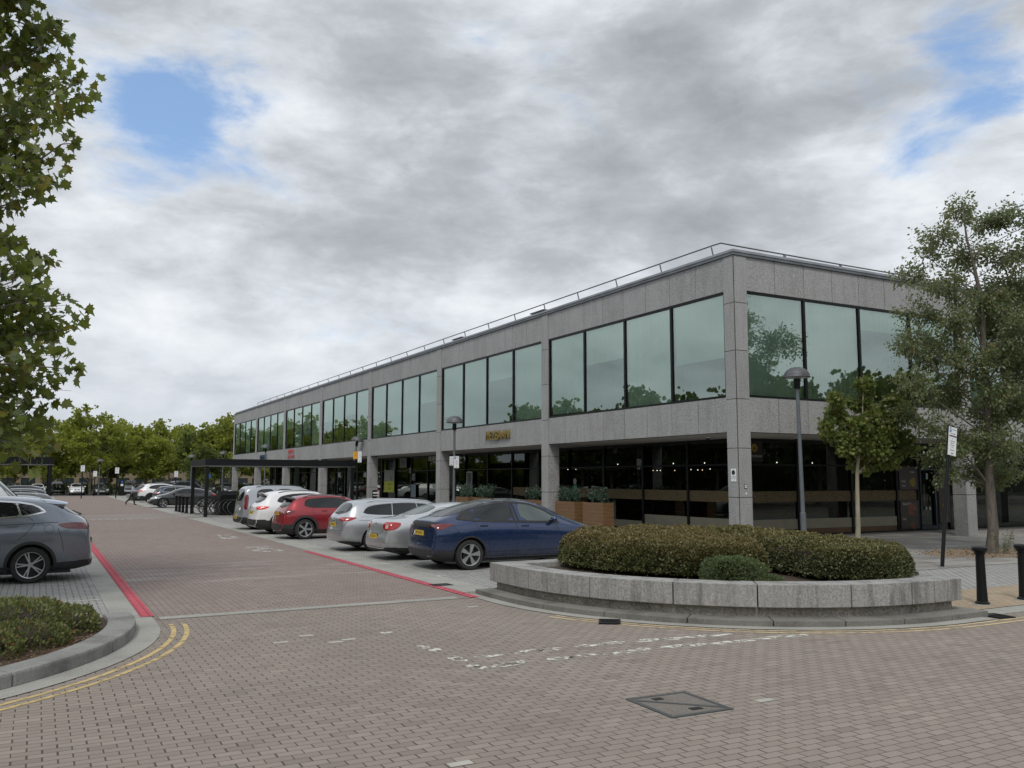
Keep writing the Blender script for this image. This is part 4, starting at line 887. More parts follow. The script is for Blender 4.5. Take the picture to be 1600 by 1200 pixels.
# low hedge and bank behind the far car park
hedge_far = MB()
hg = empty('far_hedge', (-10, 104.5, 0), 0, 'long dark clipped hedge behind the far row of parked cars', 'hedge')
P = []; rg = np.random.default_rng(8); n = 16000
q = np.stack([rg.uniform(-34, 40, n), rg.uniform(-.7, .7, n), np.abs(rg.random(n))**.6*1.25], 1); leaves('foliage', q, rg.normal(0, 1, (n, 3)), .2, 'tuft', M['lf_far2'], hg, 9, -.2)
# ------------------------------------------------------------------ vehicles
def paint(name, c, metal=.5, rough=.32):
    b = NB('paint_'+name); n = b.noise(7, 5, .6, b.coord()); fl = b.noise(900, 1, .5, b.coord())
    base = b.mix(b.math('MULTIPLY', b.rng(fl, .4, .6), .15), c, tuple(min(1, x*1.4+.02) for x in c))
    # road dust low on the body
    s = b.n('ShaderNodeSeparateXYZ'); b.l(b.pos(), s.inputs[0])
    du = b.math('MULTIPLY', b.rng(s.outputs[2], .15, .6, .5, 0), b.rng(n, .3, .7)); base = b.mix(du, base, (.16, .145, .125))
    b.set(Base_Color=base, Metallic=metal, Roughness=b.math('ADD', b.math('MULTIPLY', b.rng(n, .3, .7), .1), rough), Coat_Weight=1., Coat_Roughness=.04); return b.m
PT = {'blue': paint('blue', (.010, .028, .088), .4, .22), 'silver': paint('silver', (.50, .52, .54), .7, .28), 'silver2': paint('silver2', (.46, .48, .51), .7, .28), 'red': paint('red', (.27, .012, .022), .4),
      'white': paint('white', (.74, .75, .76), 0), 'greyblue': paint('greyblue', (.20, .225, .265), .7, .26), 'mpv': paint('mpv', (.38, .40, .43), .6), 'black': paint('black', (.012, .013, .015), .2),
      'dark': paint('dark', (.03, .036, .045), .5), 'navy': paint('navy', (.02, .03, .05), .5), 'grey': paint('grey', (.10, .105, .11), .6), 'lightgrey': paint('lightgrey', (.26, .28, .30), .6), 'maroon': paint('maroon', (.12, .015, .015), .4), 'teal': paint('teal', (.04, .09, .12), .5)}
def carglass():
    b = NB('car_glass'); b.set(Base_Color=(.012, .015, .016), Roughness=.03, Specular_IOR_Level=.55); return b.m
M['cglass'] = carglass()
b_ = NB('car_glass_clear'); b_.set(Base_Color=(.07, .09, .088), Roughness=.03, Specular_IOR_Level=.8); M['cglass2'] = b_.m
M['tyre'] = pm('tyre_rubber', (.022, .022, .022), .8, 0, .2, 20)
M['alloy'] = pm('alloy_rim', (.55, .56, .57), .3, .85, .1)
M['alloyd'] = pm('dark_rim', (.05, .052, .055), .4, .6, .1)
M['plastic'] = pm('black_plastic', (.028, .029, .031), .6, 0, .15, 8)
M['chrome'] = pm('chrome', (.75, .76, .77), .15, 1., .02)
b_ = NB('red_lamp'); b_.set(Base_Color=(.30, .006, .010), Roughness=.12, Coat_Weight=1., Emission_Color=(.5, .01, .01), Emission_Strength=.05); M['tail'] = b_.m
b_ = NB('bright_red_lamp'); b_.set(Base_Color=(.75, .02, .025), Roughness=.15, Coat_Weight=1.); M['tail2'] = b_.m
M['tailw'] = pm('clear_lamp', (.7, .66, .64), .12, .2, .1, coat=1.)
M['darkred'] = pm('smoked_red_lamp', (.13, .006, .010), .12, 0, .2, 6, coat=1.)
M['head'] = pm('head_lamp', (.50, .53, .55), .08, .6, .3, 9, coat=1.)
M['yplate'] = pm('yellow_plate', (.72, .50, .05), .45, 0, .05); M['wplate'] = pm('white_plate', (.74, .74, .70), .45, 0, .05)
M['ink'] = pm('black_ink', (.015, .015, .015), .6)
def interp(tab, x):
    if x <= tab[0][0]: return tab[0][1]
    for (a, b_), (c, d) in zip(tab[:-1], tab[1:]):
        if x <= c: return b_+(d-b_)*(x-a)/(c-a)
    return tab[-1][1]
def chaikin(P, it=2):
    for _ in range(it):
        Q = []
        for i in range(len(P)):
            a, b_ = P[i], P[(i+1) % len(P)]; Q += [(a[0]*.78+b_[0]*.22, a[1]*.78+b_[1]*.22), (a[0]*.22+b_[0]*.78, a[1]*.22+b_[1]*.78)]
        P = Q
    return P
def clip(poly, ax, v, sgn):
    out = []
    for i in range(len(poly)):
        a, b_ = poly[i], poly[(i+1) % len(poly)]; da = (a[ax]-v)*sgn; db = (b_[ax]-v)*sgn
        if da >= 0: out.append(a)
        if (da > 0 and db < 0) or (da < 0 and db > 0):
            t = da/(da-db); out.append((a[0]+(b_[0]-a[0])*t, a[1]+(b_[1]-a[1])*t))
    return out
class Body:
    def __init__(s, sp, detail=3):
        s.sp = sp; L, Wd = sp['L'], sp['W']; h = Wd/2; V = []; Fc = []; top = sp['top']; rings = []
        wr, wf = sp.get('wr', .17), sp.get('wf', .2); xr, xf, rad = sp['wheels'][:3]
        for i, (x, zt) in enumerate(top):
            k = 1-wr*max(0, 1-x/.75)**2.2-wf*max(0, 1-(L-x)/1.0)**2.2
            zb = interp(sp['belt'], x); cab = sp['cab'][0] <= x <= sp['cab'][1]; w = h*k; ry = sp.get('ry', .67)
            if cab and zt-zb > .1:
                P = [(0, zt), (.42*h*ry/.67, zt-.010), (ry*h+(.95*w-ry*h)*.0, zt-.075), (.945*w, zb)]
            else:
                z3 = min(zb, zt-.055); P = [(0, zt), (.40*w, zt-.008), (.74*w, zt-.028), (.945*w, z3)]
            z3 = P[3][1]; z4 = max(z3-.17, .5) if z3 > .7 else z3-.10
            end = min(1, min(x, L-x)/.35); zl = .20+.09*(1-end)
            P += [(w, z4), (.99*w, z4*.45+.5*.45+.0), (.955*w, zl+.06), (.72*w, zl), (.36*w, zl), (0, zl)]
            bul = sp.get('bul', .07); dx = lambda y: (bul*(1-min(1, y/w)**2)*(-1 if x < L/2 else 1)*max(0, 1-min(x, L-x)/.35))
            rings.append(len(V)); V += [(x+dx(y), y, z) for y, z in P]
        n = len(top); K = 10; nV = len(V); idx = lambda i, k: rings[i]+k
        mir = {}
        for j in range(nV):
            if abs(V[j][1]) < 1e-6: mir[j] = j
            else: mir[j] = len(V); V.append((V[j][0], -V[j][1], V[j][2]))
        def q(*f): Fc.append(f); Fc.append(tuple(reversed([mir[a] for a in f])))
        for i in range(n-1):
            for k in range(K-1): q(idx(i, k), idx(i, k+1), idx(i+1, k+1), idx(i+1, k))
        for i, fl in ((0, 1), (n-1, 0)):
            cols = []
            for r_ in (4, 5):
                row = []
                for k in (0, 1, 2):
                    x, y, z = V[idx(i, k)]; z = V[idx(i, r_)][2]; a = len(V); V.append((x+(-.0 if fl else .0), y, z)); row.append(a)
                    if y < 1e-6: mir[a] = a
                    else: mir[a] = len(V); V.append((x, -y, z))
                cols.append(row+[idx(i, r_)])
            rows = [[idx(i, k) for k in range(4)]]+cols+[[idx(i, 9), idx(i, 8), idx(i, 7), idx(i, 6)]]
            for a, b_ in zip(rows[:-1], rows[1:]):
                for k in range(3):
                    f = (a[k], b_[k], b_[k+1], a[k+1]); q(*(f if not fl else f)) if fl else q(*reversed(f))
        me = bpy.data.meshes.new('cage'); me.from_pydata(V, [], Fc); me.update()
        bm = bmesh.new(); bm.from_mesh(me); bmesh.ops.recalc_face_normals(bm, faces=bm.faces)
        cr = bm.edges.layers.float.new('crease_edge'); keyr = {}
        for i in range(n):
            for j in (2, 3): keyr[idx(i, j)] = j; keyr[mir[idx(i, j)]] = j
        for e in bm.edges:
            a, b_ = e.verts[0].index, e.verts[1].index
            if keyr.get(a) and keyr.get(a) == keyr.get(b_): e[cr] = .45 if keyr[a] == 3 else .35
        bm.to_mesh(me); bm.free()
        o = bpy.data.objects.new('cage', me); COL.objects.link(o)
        ss = o.modifiers.new('s', 'SUBSURF'); ss.levels = detail; ss.render_levels = detail
        cm = MB()
        for xw in (xr, xf):
            for sd in (-1, 1):
                cm.lathe([(rad+.055, 0), (rad+.055, .46)], 40, Mx((xw, sd*(h-.30) if sd > 0 else -(h-.30), rad), R(-90 if sd > 0 else 90)))
        cut = cm.build('cutter', [M['plastic'], M['plastic']]); cut.data.polygons.foreach_set('material_index', [1]*len(cut.data.polygons))
        me.materials.append(PT['white']); me.materials.append(M['plastic'])
        bo = o.modifiers.new('b', 'BOOLEAN'); bo.operation = 'DIFFERENCE'; bo.object = cut; bo.solver = 'EXACT'
        bpy.context.view_layer.update(); dg = bpy.context.evaluated_depsgraph_get()
        s.me = bpy.data.meshes.new_from_object(o.evaluated_get(dg)); s.me.name = 'body'
        bo.show_viewport = False; bpy.context.view_layer.update(); dg = bpy.context.evaluated_depsgraph_get()
        m2 = bpy.data.meshes.new_from_object(o.evaluated_get(dg)); s.m0 = m2
        s.bvh = BVHTree.FromPolygons([v.co.copy() for v in m2.vertices], [tuple(p.vertices) for p in m2.polygons])
        bpy.data.objects.remove(o); bpy.data.objects.remove(cut)
        s.me.polygons.foreach_set('use_smooth', [True]*len(s.me.polygons)); s.me.set_sharp_from_angle(angle=R(40))
    def hit(s, ax, a, b_, side=1):
        if ax == 'side': o, d = Vector((a, 3*side, b_)), Vector((0, -side, 0))
        elif ax == 'rear': o, d = Vector((-2, a, b_)), Vector((1, 0, 0))
        elif ax == 'wrap': o, d = Vector((1.1, 0, b_)), Vector((-math.cos(a), side*math.sin(a), 0))
        elif ax == 'front': o, d = Vector((s.sp['L']+2, a, b_)), Vector((-1, 0, 0))
        else: o, d = Vector((a, b_, 4)), Vector((0, 0, -1))
        l, n_, i_, _ = s.bvh.ray_cast(o, d)
        if l is None: return None
        if (n_.dot(d) > 0) != (ax == 'wrap'): n_ = -n_
        return l, n_
    def panel(s, ax, poly, side=1, off=.004, cell=.05, rnd_=2, mb=None):
        lim = .35 if ax in ('top', 'front') or cell > .045 else .16
        P = chaikin(poly, rnd_) if rnd_ else poly; mb = mb or MB(); key = {}
        x0, x1 = min(p[0] for p in P), max(p[0] for p in P); z0, z1 = min(p[1] for p in P), max(p[1] for p in P)
        i = x0
        nx, nz = max(1, math.ceil((x1-x0)/cell)), max(1, math.ceil((z1-z0)/cell)); cx, cz = (x1-x0)/nx, (z1-z0)/nz
        for i in range(nx):
            c1 = clip(clip(P, 0, x0+i*cx, 1), 0, x0+(i+1)*cx, -1)
            if len(c1) < 3: continue
            for j in range(nz):
                c2 = clip(clip(c1, 1, z0+j*cz, 1), 1, z0+(j+1)*cz, -1)
                if len(c2) < 3: continue
                f = []
                for a, b_ in c2:
                    kk = (round(a, 4), round(b_, 4))
                    if kk not in key:
                        h = s.hit(ax, a, b_, side)
                        if not h: key[kk] = None
                        else: key[kk] = len(mb.v); mb.v.append(tuple(h[0]+h[1]*off))
                    if key[kk] is not None and (not f or f[-1] != key[kk]): f.append(key[kk])
                if len(f) > 2 and f[0] == f[-1]: f.pop()
                if len(set(f)) > 2:
                    v = [Vector(mb.v[t]) for t in f]
                    if max((v[a]-v[a-1]).length for a in range(len(v))) > lim: continue
                    mb.f.append(tuple(f)); mb.m.append(mb.cur)
        return mb
    def ribbon(s, ax, pts, w=.008, side=1, off=.003, mb=None, step=.05):
        mb = mb or MB(); P = []
        for a, b_ in zip(pts[:-1], pts[1:]):
            n = max(1, int(math.dist(a, b_)/step)); P += [(a[0]+(b_[0]-a[0])*i/n, a[1]+(b_[1]-a[1])*i/n) for i in range(n)]
        P.append(pts[-1]); rows = []
        for i, p in enumerate(P):
            a = P[max(i-1, 0)]; b_ = P[min(i+1, len(P)-1)]; t = Vector((b_[0]-a[0], b_[1]-a[1])).normalized(); nn = Vector((-t.y, t.x))*w/2
            h1 = s.hit(ax, p[0]+nn.x, p[1]+nn.y, side); h2 = s.hit(ax, p[0]-nn.x, p[1]-nn.y, side)
            if h1 and h2: rows.append((h1[0]+h1[1]*off, h2[0]+h2[1]*off))
            else: rows.append(None)
        for a, b_ in zip(rows[:-1], rows[1:]):
            if a and b_ and (a[0]-b_[0]).length < .3: mb.add([a[0], a[1], b_[1], b_[0]], [(0, 1, 2, 3)])
        return mb
def fixn(mb, ctr=(2.3, 0, .7)):
    """turn every decal face outwards"""
    c = Vector(ctr); out = []
    for f in mb.f:
        v = [Vector(mb.v[i]) for i in f]; n = Vector()
        for i in range(len(v)): n += v[i-1].cross(v[i])
        m = sum(v, Vector())/len(v); q = m-c; q.x *= .35
        out.append(f if n.dot(q) > 0 else tuple(reversed(f)))
    mb.f = out; return mb
def wheel(parent, x, y, rad, side, style, name='wheel'):
    w = empty('wheel', (x, y, rad)); w.parent = parent
    Mt = Mx(rx=R(-90) if side > 0 else R(90)); tw = .215; rr = rad*.72
    key = ('wheel', rad, side, style)
    if key in _wm: 
        for nm, me in _wm[key]: link(nm, me, w)
        return w
    mb = MB(); mb.lathe([(rr, -tw/2+.0), (rad*.93, -tw/2), (rad*.985, -tw/2+.03), (rad, -tw/2+.07), (rad, tw/2-.07), (rad*.985, tw/2-.03), (rad*.93, tw/2), (rr+.008, tw/2), (rr, tw/2-.012), (rr, -tw/2)], 48, Mt, False)
    a = mb.build('tyre', M['tyre'], w, smooth=True)
    mb = MB(); n, kind, dark = style; rm = M['alloyd'] if dark else M['alloy']
    mb.cur = 0; mb.lathe([(rr*.93, -.06), (rr*.93, tw/2-.04), (rr, tw/2-.012), (rr*.995, tw/2-.002), (rr*.95, tw/2-.006), (rr*.93, tw/2-.03)], 48, Mt, False)
    mb.lathe([(.001, tw/2-.02), (rr*.15, tw/2-.02), (rr*.19, tw/2-.032), (rr*.2, tw/2-.06)], 24, Mt, False)
    for k in range(n):
        a0 = k*math.tau/n
        arms = [(-.16, -.13), (.16, .13)] if kind == 'twin' else [(0, 0)] if kind in ('fat', 'aero') else [(0, .0)]
        for d0, d1 in arms:
            w0, w1 = {'twin': (.055, .045), 'fat': (.10, .16), 'aero': (.07, .23), 'thin': (.05, .055)}[kind]
            r0, r1 = rr*.14, rr*.95; c0, c1 = a0+d0*.3, a0+d1
            def pt(r_, c, o_, z): return Mt @ Vector((r_*math.cos(c)-o_*math.sin(c), r_*math.sin(c)+o_*math.cos(c), z))
            z0, z1 = tw/2-.022, tw/2-.012
            tw2 = .10 if kind == 'aero' else 0
            v = [pt(r0, c0, -w0*rr, z0), pt(r0, c0, w0*rr, z0), pt(r1, c1+tw2, w1*rr, z1), pt(r1, c1+tw2, -w1*rr, z1), pt(r0, c0, -w0*rr, z0-.04), pt(r0, c0, w0*rr, z0-.04), pt(r1, c1+tw2, w1*rr, z1-.03), pt(r1, c1+tw2, -w1*rr, z1-.03)]
            mb.add(v, [(0, 1, 2, 3), (4, 7, 6, 5), (0, 4, 5, 1), (1, 5, 6, 2), (2, 6, 7, 3), (3, 7, 4, 0)])
    b_ = mb.build('rim', rm, w, smooth=True)
    mb = MB(); mb.lathe([(.001, -.02), (rr*.95, -.02)], 32, Mt, False); mb.lathe([(.05, .02), (rr*.62, .02), (rr*.62, .0), (.05, 0)], 32, Mt, False)
    c = mb.build('brake_disc', M['plastic'], w)
    _wm[key] = [('tyre', a.data), ('rim', b_.data), ('brake_disc', c.data)]
    return w
_wm = {}
def make_car(name, sp, col, label, group=None, cat='car', detail=3, plate=None):
    B = Body(sp, detail); L, h = sp['L'], sp['W']/2; xr, xf, rad = sp['wheels'][:3]
    root = empty(name, (0, 0, 0), 0, label, cat, group)
    bo = link('body', B.me, root); bo.data.materials[0] = PT[col]
    ctr = (L/2, 0, .75)
    def put(nm, mb, mat, smooth='all'):
        if mb.f: return fixn(mb, ctr).build(nm, mat, root, smooth=smooth)
    zroof = max(z for x, z in sp['top'])
    # side windows
    for sd in (-1, 1):
        for wi, poly in enumerate(sp['win']):
            put('side_window', B.panel('side', poly, sd, .004, .06, sp.get('wr_it', 2)), M['cglass2'] if wi in sp.get('clear', ()) else M['cglass'])
        if sp.get('wframe'):
            mb = MB()
            for pts in sp['wframe']: B.ribbon('side', pts, sp.get('wfw', .022), sd, .007, mb)
            put('window_trim', mb, M[sp.get('wfm', 'chrome')])
        mb = MB()
        for pts in sp.get('seams', []): B.ribbon('side', pts, .009, sd, .0025, mb)
        put('panel_gap', mb, M['ink'])
        if sp.get('clad'):
            mb = MB()
            B.panel('side', [(.12, .20), (L-.15, .20), (L-.15, sp['clad']), (.12, sp['clad'])], sd, .005, .08, 0, mb)
            put('sill_cladding', mb, M['plastic'])
            # keep the wheel openings clear
        if sp.get('arch'):
            mb = MB(); a_ = sp['arch']
            for xw in (xr, xf):
                N_ = 28; r0, r1 = rad+.053, rad+.055+a_
                for k in range(N_):
                    t0, t1 = R(-12)+R(204)*k/N_, R(-12)+R(204)*(k+1)/N_; q_ = []
                    for r_, t in ((r0, t0), (r1, t0), (r1, t1), (r0, t1)):
                        hh = B.hit('side', xw+r_*math.cos(t), max(.2, rad+r_*math.sin(t)), sd)
                        if hh: q_.append(hh[0]+Vector((0, sd*.008, 0)))
                    if len(q_) == 4 and all((q_[i]-q_[i-1]).length < .3 for i in range(4)): mb.add(q_, [(0, 1, 2, 3)])
            put('arch_trim', mb, M['plastic'])
        for (x, z) in sp.get('handles', []):
            hh = B.hit('side', x, z, sd)
            if hh:
                mb = MB(); y = hh[0].y; mb.box(x-.10, x+.10, y-.012, y+.022*sd if sd > 0 else y+.012, z-.016, z+.016) if sd > 0 else mb.box(x-.10, x+.10, y-.022, y+.012, z-.016, z+.016)
                mb.build('door_handle', M['chrome'] if sp.get('hchrome') else (PT[col] if sp.get('hpaint', 1) else M['plastic']), root, bevel=.006)
        if sp.get('mirror'):
            x, z = sp['mirror']; hh = B.hit('side', x, z, sd)
            if hh:
                y = hh[0].y; mb = MB(); mb.lathe([(.001, -.10), (.05, -.095), (.085, -.06), (.1, 0), (.09, .06), (.05, .09), (.001, .095)], 16, Matrix.Translation((x+.02, y+sd*.15, z+.05)) @ Matrix.Diagonal((.75, 1.05, .72, 1)) @ Matrix.Rotation(R(90), 4, 'X'), False)
                m_ = mb.build('mirror', PT[col] if col != 'maroon' else M['plastic'], root, smooth='all'); mb = MB(); mb.box(x-.03, x+.05, min(y-.02*sd, y+sd*.10), max(y-.02*sd, y+sd*.10), z-.01, z+.03); mb.build('stalk', M['plastic'], m_)
        if sp.get('head_s'): put('headlight', B.panel('side', sp['head_s'], sd, .005, .04, 1), M['head'])
        hf = sp.get('head_f')
        if hf: put('headlight', B.panel('front', [(sd*a, b_) for a, b_ in hf], 1, .006, .04, 1), M['head'])
        tm = M[sp.get('tailm', 'tail')]
        mb = MB()
        tl_ = None; wp = TAILS.get(kind_of(sp))
        if wp: B.panel('wrap', [(R(a), b_) for a, b_ in wp], sd, .007, .03, 1, mb)
        if mb.f: tl_ = put('taillight', mb, tm)
        if tl_ and sp.get('tail_c'):
            mb = B.panel('wrap', [(R(a), b_) for a, b_ in sp['tail_c']], sd, .011, .03, 1); fixn(mb, ctr).build('lens', M['tailw'], tl_, smooth='all')
        if sp.get('rail'):
            x0, x1, y = sp['rail']; pts = []; 
            for i in range(9):
                x = x0+(x1-x0)*i/8; hh = B.hit('top', x, sd*y)
                if hh: pts.append(hh[0]+Vector((0, 0, .045 if 0 < i < 8 else .0)))
            if len(pts) > 3: mb = MB(); mb.tube(pts, .015, 8); mb.build('roof_rail', M['chrome'] if sp.get('railc') else M['plastic'], root, smooth=True)
        for xw in (xr, xf): wheel(root, xw, sd*(h-.125), rad, sd, sp.get('rim', (10, 'thin', 0)))
    if sp.get('rearwin'): put('rear_window', B.panel('rear', sp['rearwin'], 1, .005, .05, 2), M[sp.get('rwm', 'cglass')])
    if sp.get('shield'): put('windscreen', B.panel('front', sp['shield'], 1, .005, .05, 2), M[sp.get('wsm', 'cglass')])
    if sp.get('roofglass'): put('roof_glass', B.panel('top', sp['roofglass'], 1, .005, .07, 2), M['cglass'])
    if sp.get('garnish'): put('boot_panel', B.panel('rear', sp['garnish'], 1, .005, .05, 1), M[sp.get('garnm', 'plastic')])
    if sp.get('bump_r'):
        mb = B.panel('rear', [(-h, .18), (h, .18), (h, sp['bump_r']), (-h, sp['bump_r'])], 1, .006, .06, 0)
        for sd in (-1, 1): B.panel('side', [(.02, .2), (xr-rad-.04, .2), (xr-rad-.09, sp['bump_r']*.93), (.0, sp['bump_r'])], sd, .006, .04, 0, mb)
        put('bumper', mb, M['plastic'])
    if sp.get('grille'):
        for poly in sp['grille']: put('grille', B.panel('front', poly, 1, .006, .04, 1), M['plastic'])
    if sp.get('rear_seam'):
        mb = MB()
        for pts in sp['rear_seam']: B.ribbon('rear', pts, .009, 1, .003, mb)
        put('boot_gap', mb, M['ink'])
    if sp.get('strip_r'):
        for poly, mt in sp['strip_r']: put('trim_strip', B.panel('rear', poly, 1, .009, .05, 0), M[mt])
    if sp.get('spoiler'):
        x0, z0, x1, z1, w0, w1 = sp['spoiler']   # tip, root, half widths
        mb = MB(); n_ = 13; V = []
        for k in range(n_):
            t = -1+2*k/(n_-1); yr, yt = w1*t, w0*t; hh = B.hit('top', x1, yr); zr_ = (hh[0].z if hh else z1)+.004; c_ = .035*t*t
            xt = x0+c_*1.4; V += [(x1, yr, zr_), (x1-(x1-xt)*.5, (yr+yt)/2, (zr_+z0)/2+.014-c_), (xt, yt, z0-c_), (xt+.012, yt, z0-.026-c_), (x1-.02, yr*.96, zr_-.085)]
        F_ = []
        for k in range(n_-1):
            for q_ in range(4): F_.append((k*5+q_, k*5+q_+1, (k+1)*5+q_+1, (k+1)*5+q_))
        F_ += [(0, 4, 3, 2, 1), tuple((n_-1)*5+q_ for q_ in (0, 1, 2, 3, 4))]; mb.add(V, F_)
        mb.build('spoiler', PT[col] if not sp.get('spd') else M['plastic'], root, smooth=True)
    if sp.get('fuel'):
        x, z, r_ = sp['fuel']; mb = MB(); B.ribbon('side', [(x+r_*math.cos(k*math.tau/20), z+r_*math.sin(k*math.tau/20)) for k in range(21)], .006, 1 if sp.get('fside', 1) > 0 else -1, .003, mb, .02); put('fuel_flap', mb, M['ink'])
    if sp.get('badge'):
        z = sp['badge']; hh = B.hit('rear', 0, z)
        if hh: mb = MB(); mb.lathe([(.045, 0), (.05, .008), (.035, .012), (.030, .008)], 20, Matrix.Translation(hh[0]) @ Matrix.Rotation(R(-90), 4, 'Y')); mb.build('badge', M['chrome'], root, smooth=True)
    zp = sp.get('zplate', .8); hh = B.hit('rear', .27, zp)
    if hh and plate:
        x = hh[0].x-.022; pb = MB(); pb.box(x, x+.012, -.26, .26, zp-.056, zp+.056); p_ = pb.build('number_plate', M['yplate'], root)
        text_mesh('lettering', plate, .098, M['ink'], p_, Mx((x-.001, 0, zp), R(90), 0, R(-90)), .0012, sx=.92)
        mb = MB(); mb.box(x+.012, x+.05, -.27, .27, zp-.065, zp+.065); mb.build('plate_recess', M['plastic'], p_)
    if sp.get('fplate'):
        hh = B.hit('front', .24, .48)
        if hh: x = hh[0].x+.02; pb = MB(); pb.box(x-.03, x, -.26, .26, .43, .54); pb.build('front_plate', M['wplate'], root)
    if sp.get('wiper'):
        y, z = sp['wiper']; h1 = B.hit('rear', y, z); h2 = B.hit('rear', y-.38, z+.06)
        if h1 and h2: mb = MB(); mb.tube([h1[0]+h1[1]*.01+Vector((-.01, 0, 0)), h1[0]+Vector((-.05, 0, .01)), h2[0]+h2[1]*.02], [.016, .012, .006], 6); mb.build('wiper', M['ink'], root)
    if sp.get('exhaust'):
        mb = MB()
        for y in sp['exhaust']: mb.tube([(.02, y, .27), (.2, y, .27)], .04, 12)
        mb.build('exhaust', M['chrome'], root, smooth=True)
    mb = MB(); mb.box(.35, L-.35, -h*.78, h*.78, .17, .30); mb.build('underbody', M['ink'], root)
    return root
TAILS = dict(tesla=[(24, 1.0), (28, 1.035), (44, 1.06), (55, 1.055), (50, 1.0), (44, .935), (38, .925), (35, .985), (25, .975)],
  sedan=[(24, .975), (43, .975), (50, .95), (48, .85), (42, .77), (28, .775), (23, .85)], estate=[(23, .975), (42, .98), (53, .975), (46, .90), (41, .865), (24, .885)],
  crossover=[(22, .99), (42, 1.0), (52, .985), (47, .90), (42, .85), (30, .86), (24, .93)], suv=[(22, 1.04), (42, 1.05), (55, 1.04), (47, .95), (42, .93), (30, .92)],
  mpv=[(36.5, 1.42), (43.5, 1.42), (45, .83), (38, .83)], bigsuv=[(-1, 1.13), (26, 1.13), (42, 1.19), (64, 1.175), (57, 1.075), (44, 1.05), (38, 1.04), (24, 1.075), (-1, 1.08)],
  hatch=[(25, .95), (42, .95), (50, .935), (47, .85), (42, .82), (28, .82)], coupe=[(25, .95), (42, .95), (50, .935), (47, .85), (42, .82), (28, .82)])
def kind_of(sp):
    for k, v in CS.items():
        if v is sp: return k
def autowin(sp, x0, x1, up=.125, lo=.045, front=.55, rear=.25, split=None):
    t = [(x, interp(sp['top'], x)-up) for x in np.linspace(x0, x1, 9)]
    return [[(x0-rear, interp(sp['belt'], x0)+lo)]+t+[(x1+front, interp(sp['belt'], x1)+lo)]]
CS = {}
s = CS['tesla'] = dict(L=4.75, W=1.92, wheels=(.87, 3.76, .345), top=[(0, .60), (.03, .72), (.05, 1.03), (.10, 1.13), (.32, 1.20), (.62, 1.33), (1.0, 1.46), (1.5, 1.575), (2.1, 1.63), (2.6, 1.60), (3.0, 1.485), (3.4, 1.29), (3.8, 1.09), (4.2, .99), (4.52, .87), (4.70, .70), (4.75, .54)],
    cab=(.55, 3.45), belt=[(0, .98), (1, 1.06), (2, 1.04), (3.3, .99), (4.75, .85)], ry=.64, rim=(5, 'aero', 0), bump_r=.46, clad=None, arch=.03, zplate=.83,
    win=[[(.60, 1.19), (.80, 1.30), (1.02, 1.375), (1.06, 1.13)], [(1.075, 1.13), (1.035, 1.385), (1.40, 1.465), (1.80, 1.51), (1.97, 1.515), (2.05, 1.10)], [(2.20, 1.505), (2.55, 1.46), (2.9, 1.34), (3.22, 1.17), (3.32, 1.06), (2.9, 1.075), (2.26, 1.10)]], clear=(2,), wr_it=1,
    wframe=[[(.60, 1.16), (.86, 1.345), (1.04, 1.40), (1.40, 1.485), (1.85, 1.535), (2.2, 1.525), (2.58, 1.475), (2.95, 1.335), (3.30, 1.13)], [(2.06, 1.10), (2.02, 1.515)], [(2.16, 1.10), (2.09, 1.52)], [(.60, 1.17), (1.06, 1.115), (2.1, 1.08), (3.3, 1.04)]], wfm='ink', wfw=.045,
    seams=[[(.99, 1.10), (1.04, 1.0), (1.15, .88), (1.30, .74), (1.36, .62), (1.38, .30)], [(2.07, 1.07), (2.10, .95), (2.09, .26)], [(3.20, 1.0), (3.26, .80), (3.30, .5), (3.30, .3)], [(1.38, .30), (3.3, .28)], [(.42, 1.02), (.55, .92), (.58, .7)], [(1.2, .40), (3.2, .40)]],
    handles=[(1.22, 1.0), (2.32, .98)], mirror=(3.05, 1.07), tail_r=[(.48, 1.0), (.55, 1.03), (.90, 1.05), (.92, .93), (.80, .92), (.74, .99), (.52, .975)], tail_s=[(.05, 1.05), (.40, 1.05), (.30, .99), (.08, .90)], tailm='darkred', 
    garnish=[(-.70, 1.10), (.70, 1.10), (.76, 1.03), (.52, .96), (-.52, .96), (-.76, 1.03)], garnm='ink', rearwin=[(-.62, 1.20), (.62, 1.20), (.56, 1.40), (.48, 1.54), (-.48, 1.54), (-.56, 1.40)], roofglass=[(1.35, -.5), (2.75, -.52), (2.9, -.45), (2.9, .45), (2.75, .52), (1.35, .5)],
    shield=[(-.66, 1.10), (.66, 1.10), (.52, 1.50), (-.52, 1.50)], rear_seam=[[(-.78, .93), (-.6, .70), (.6, .70), (.78, .93)]], head_f=[(.55, .72), (.85, .78), (.86, .70), (.6, .66)])
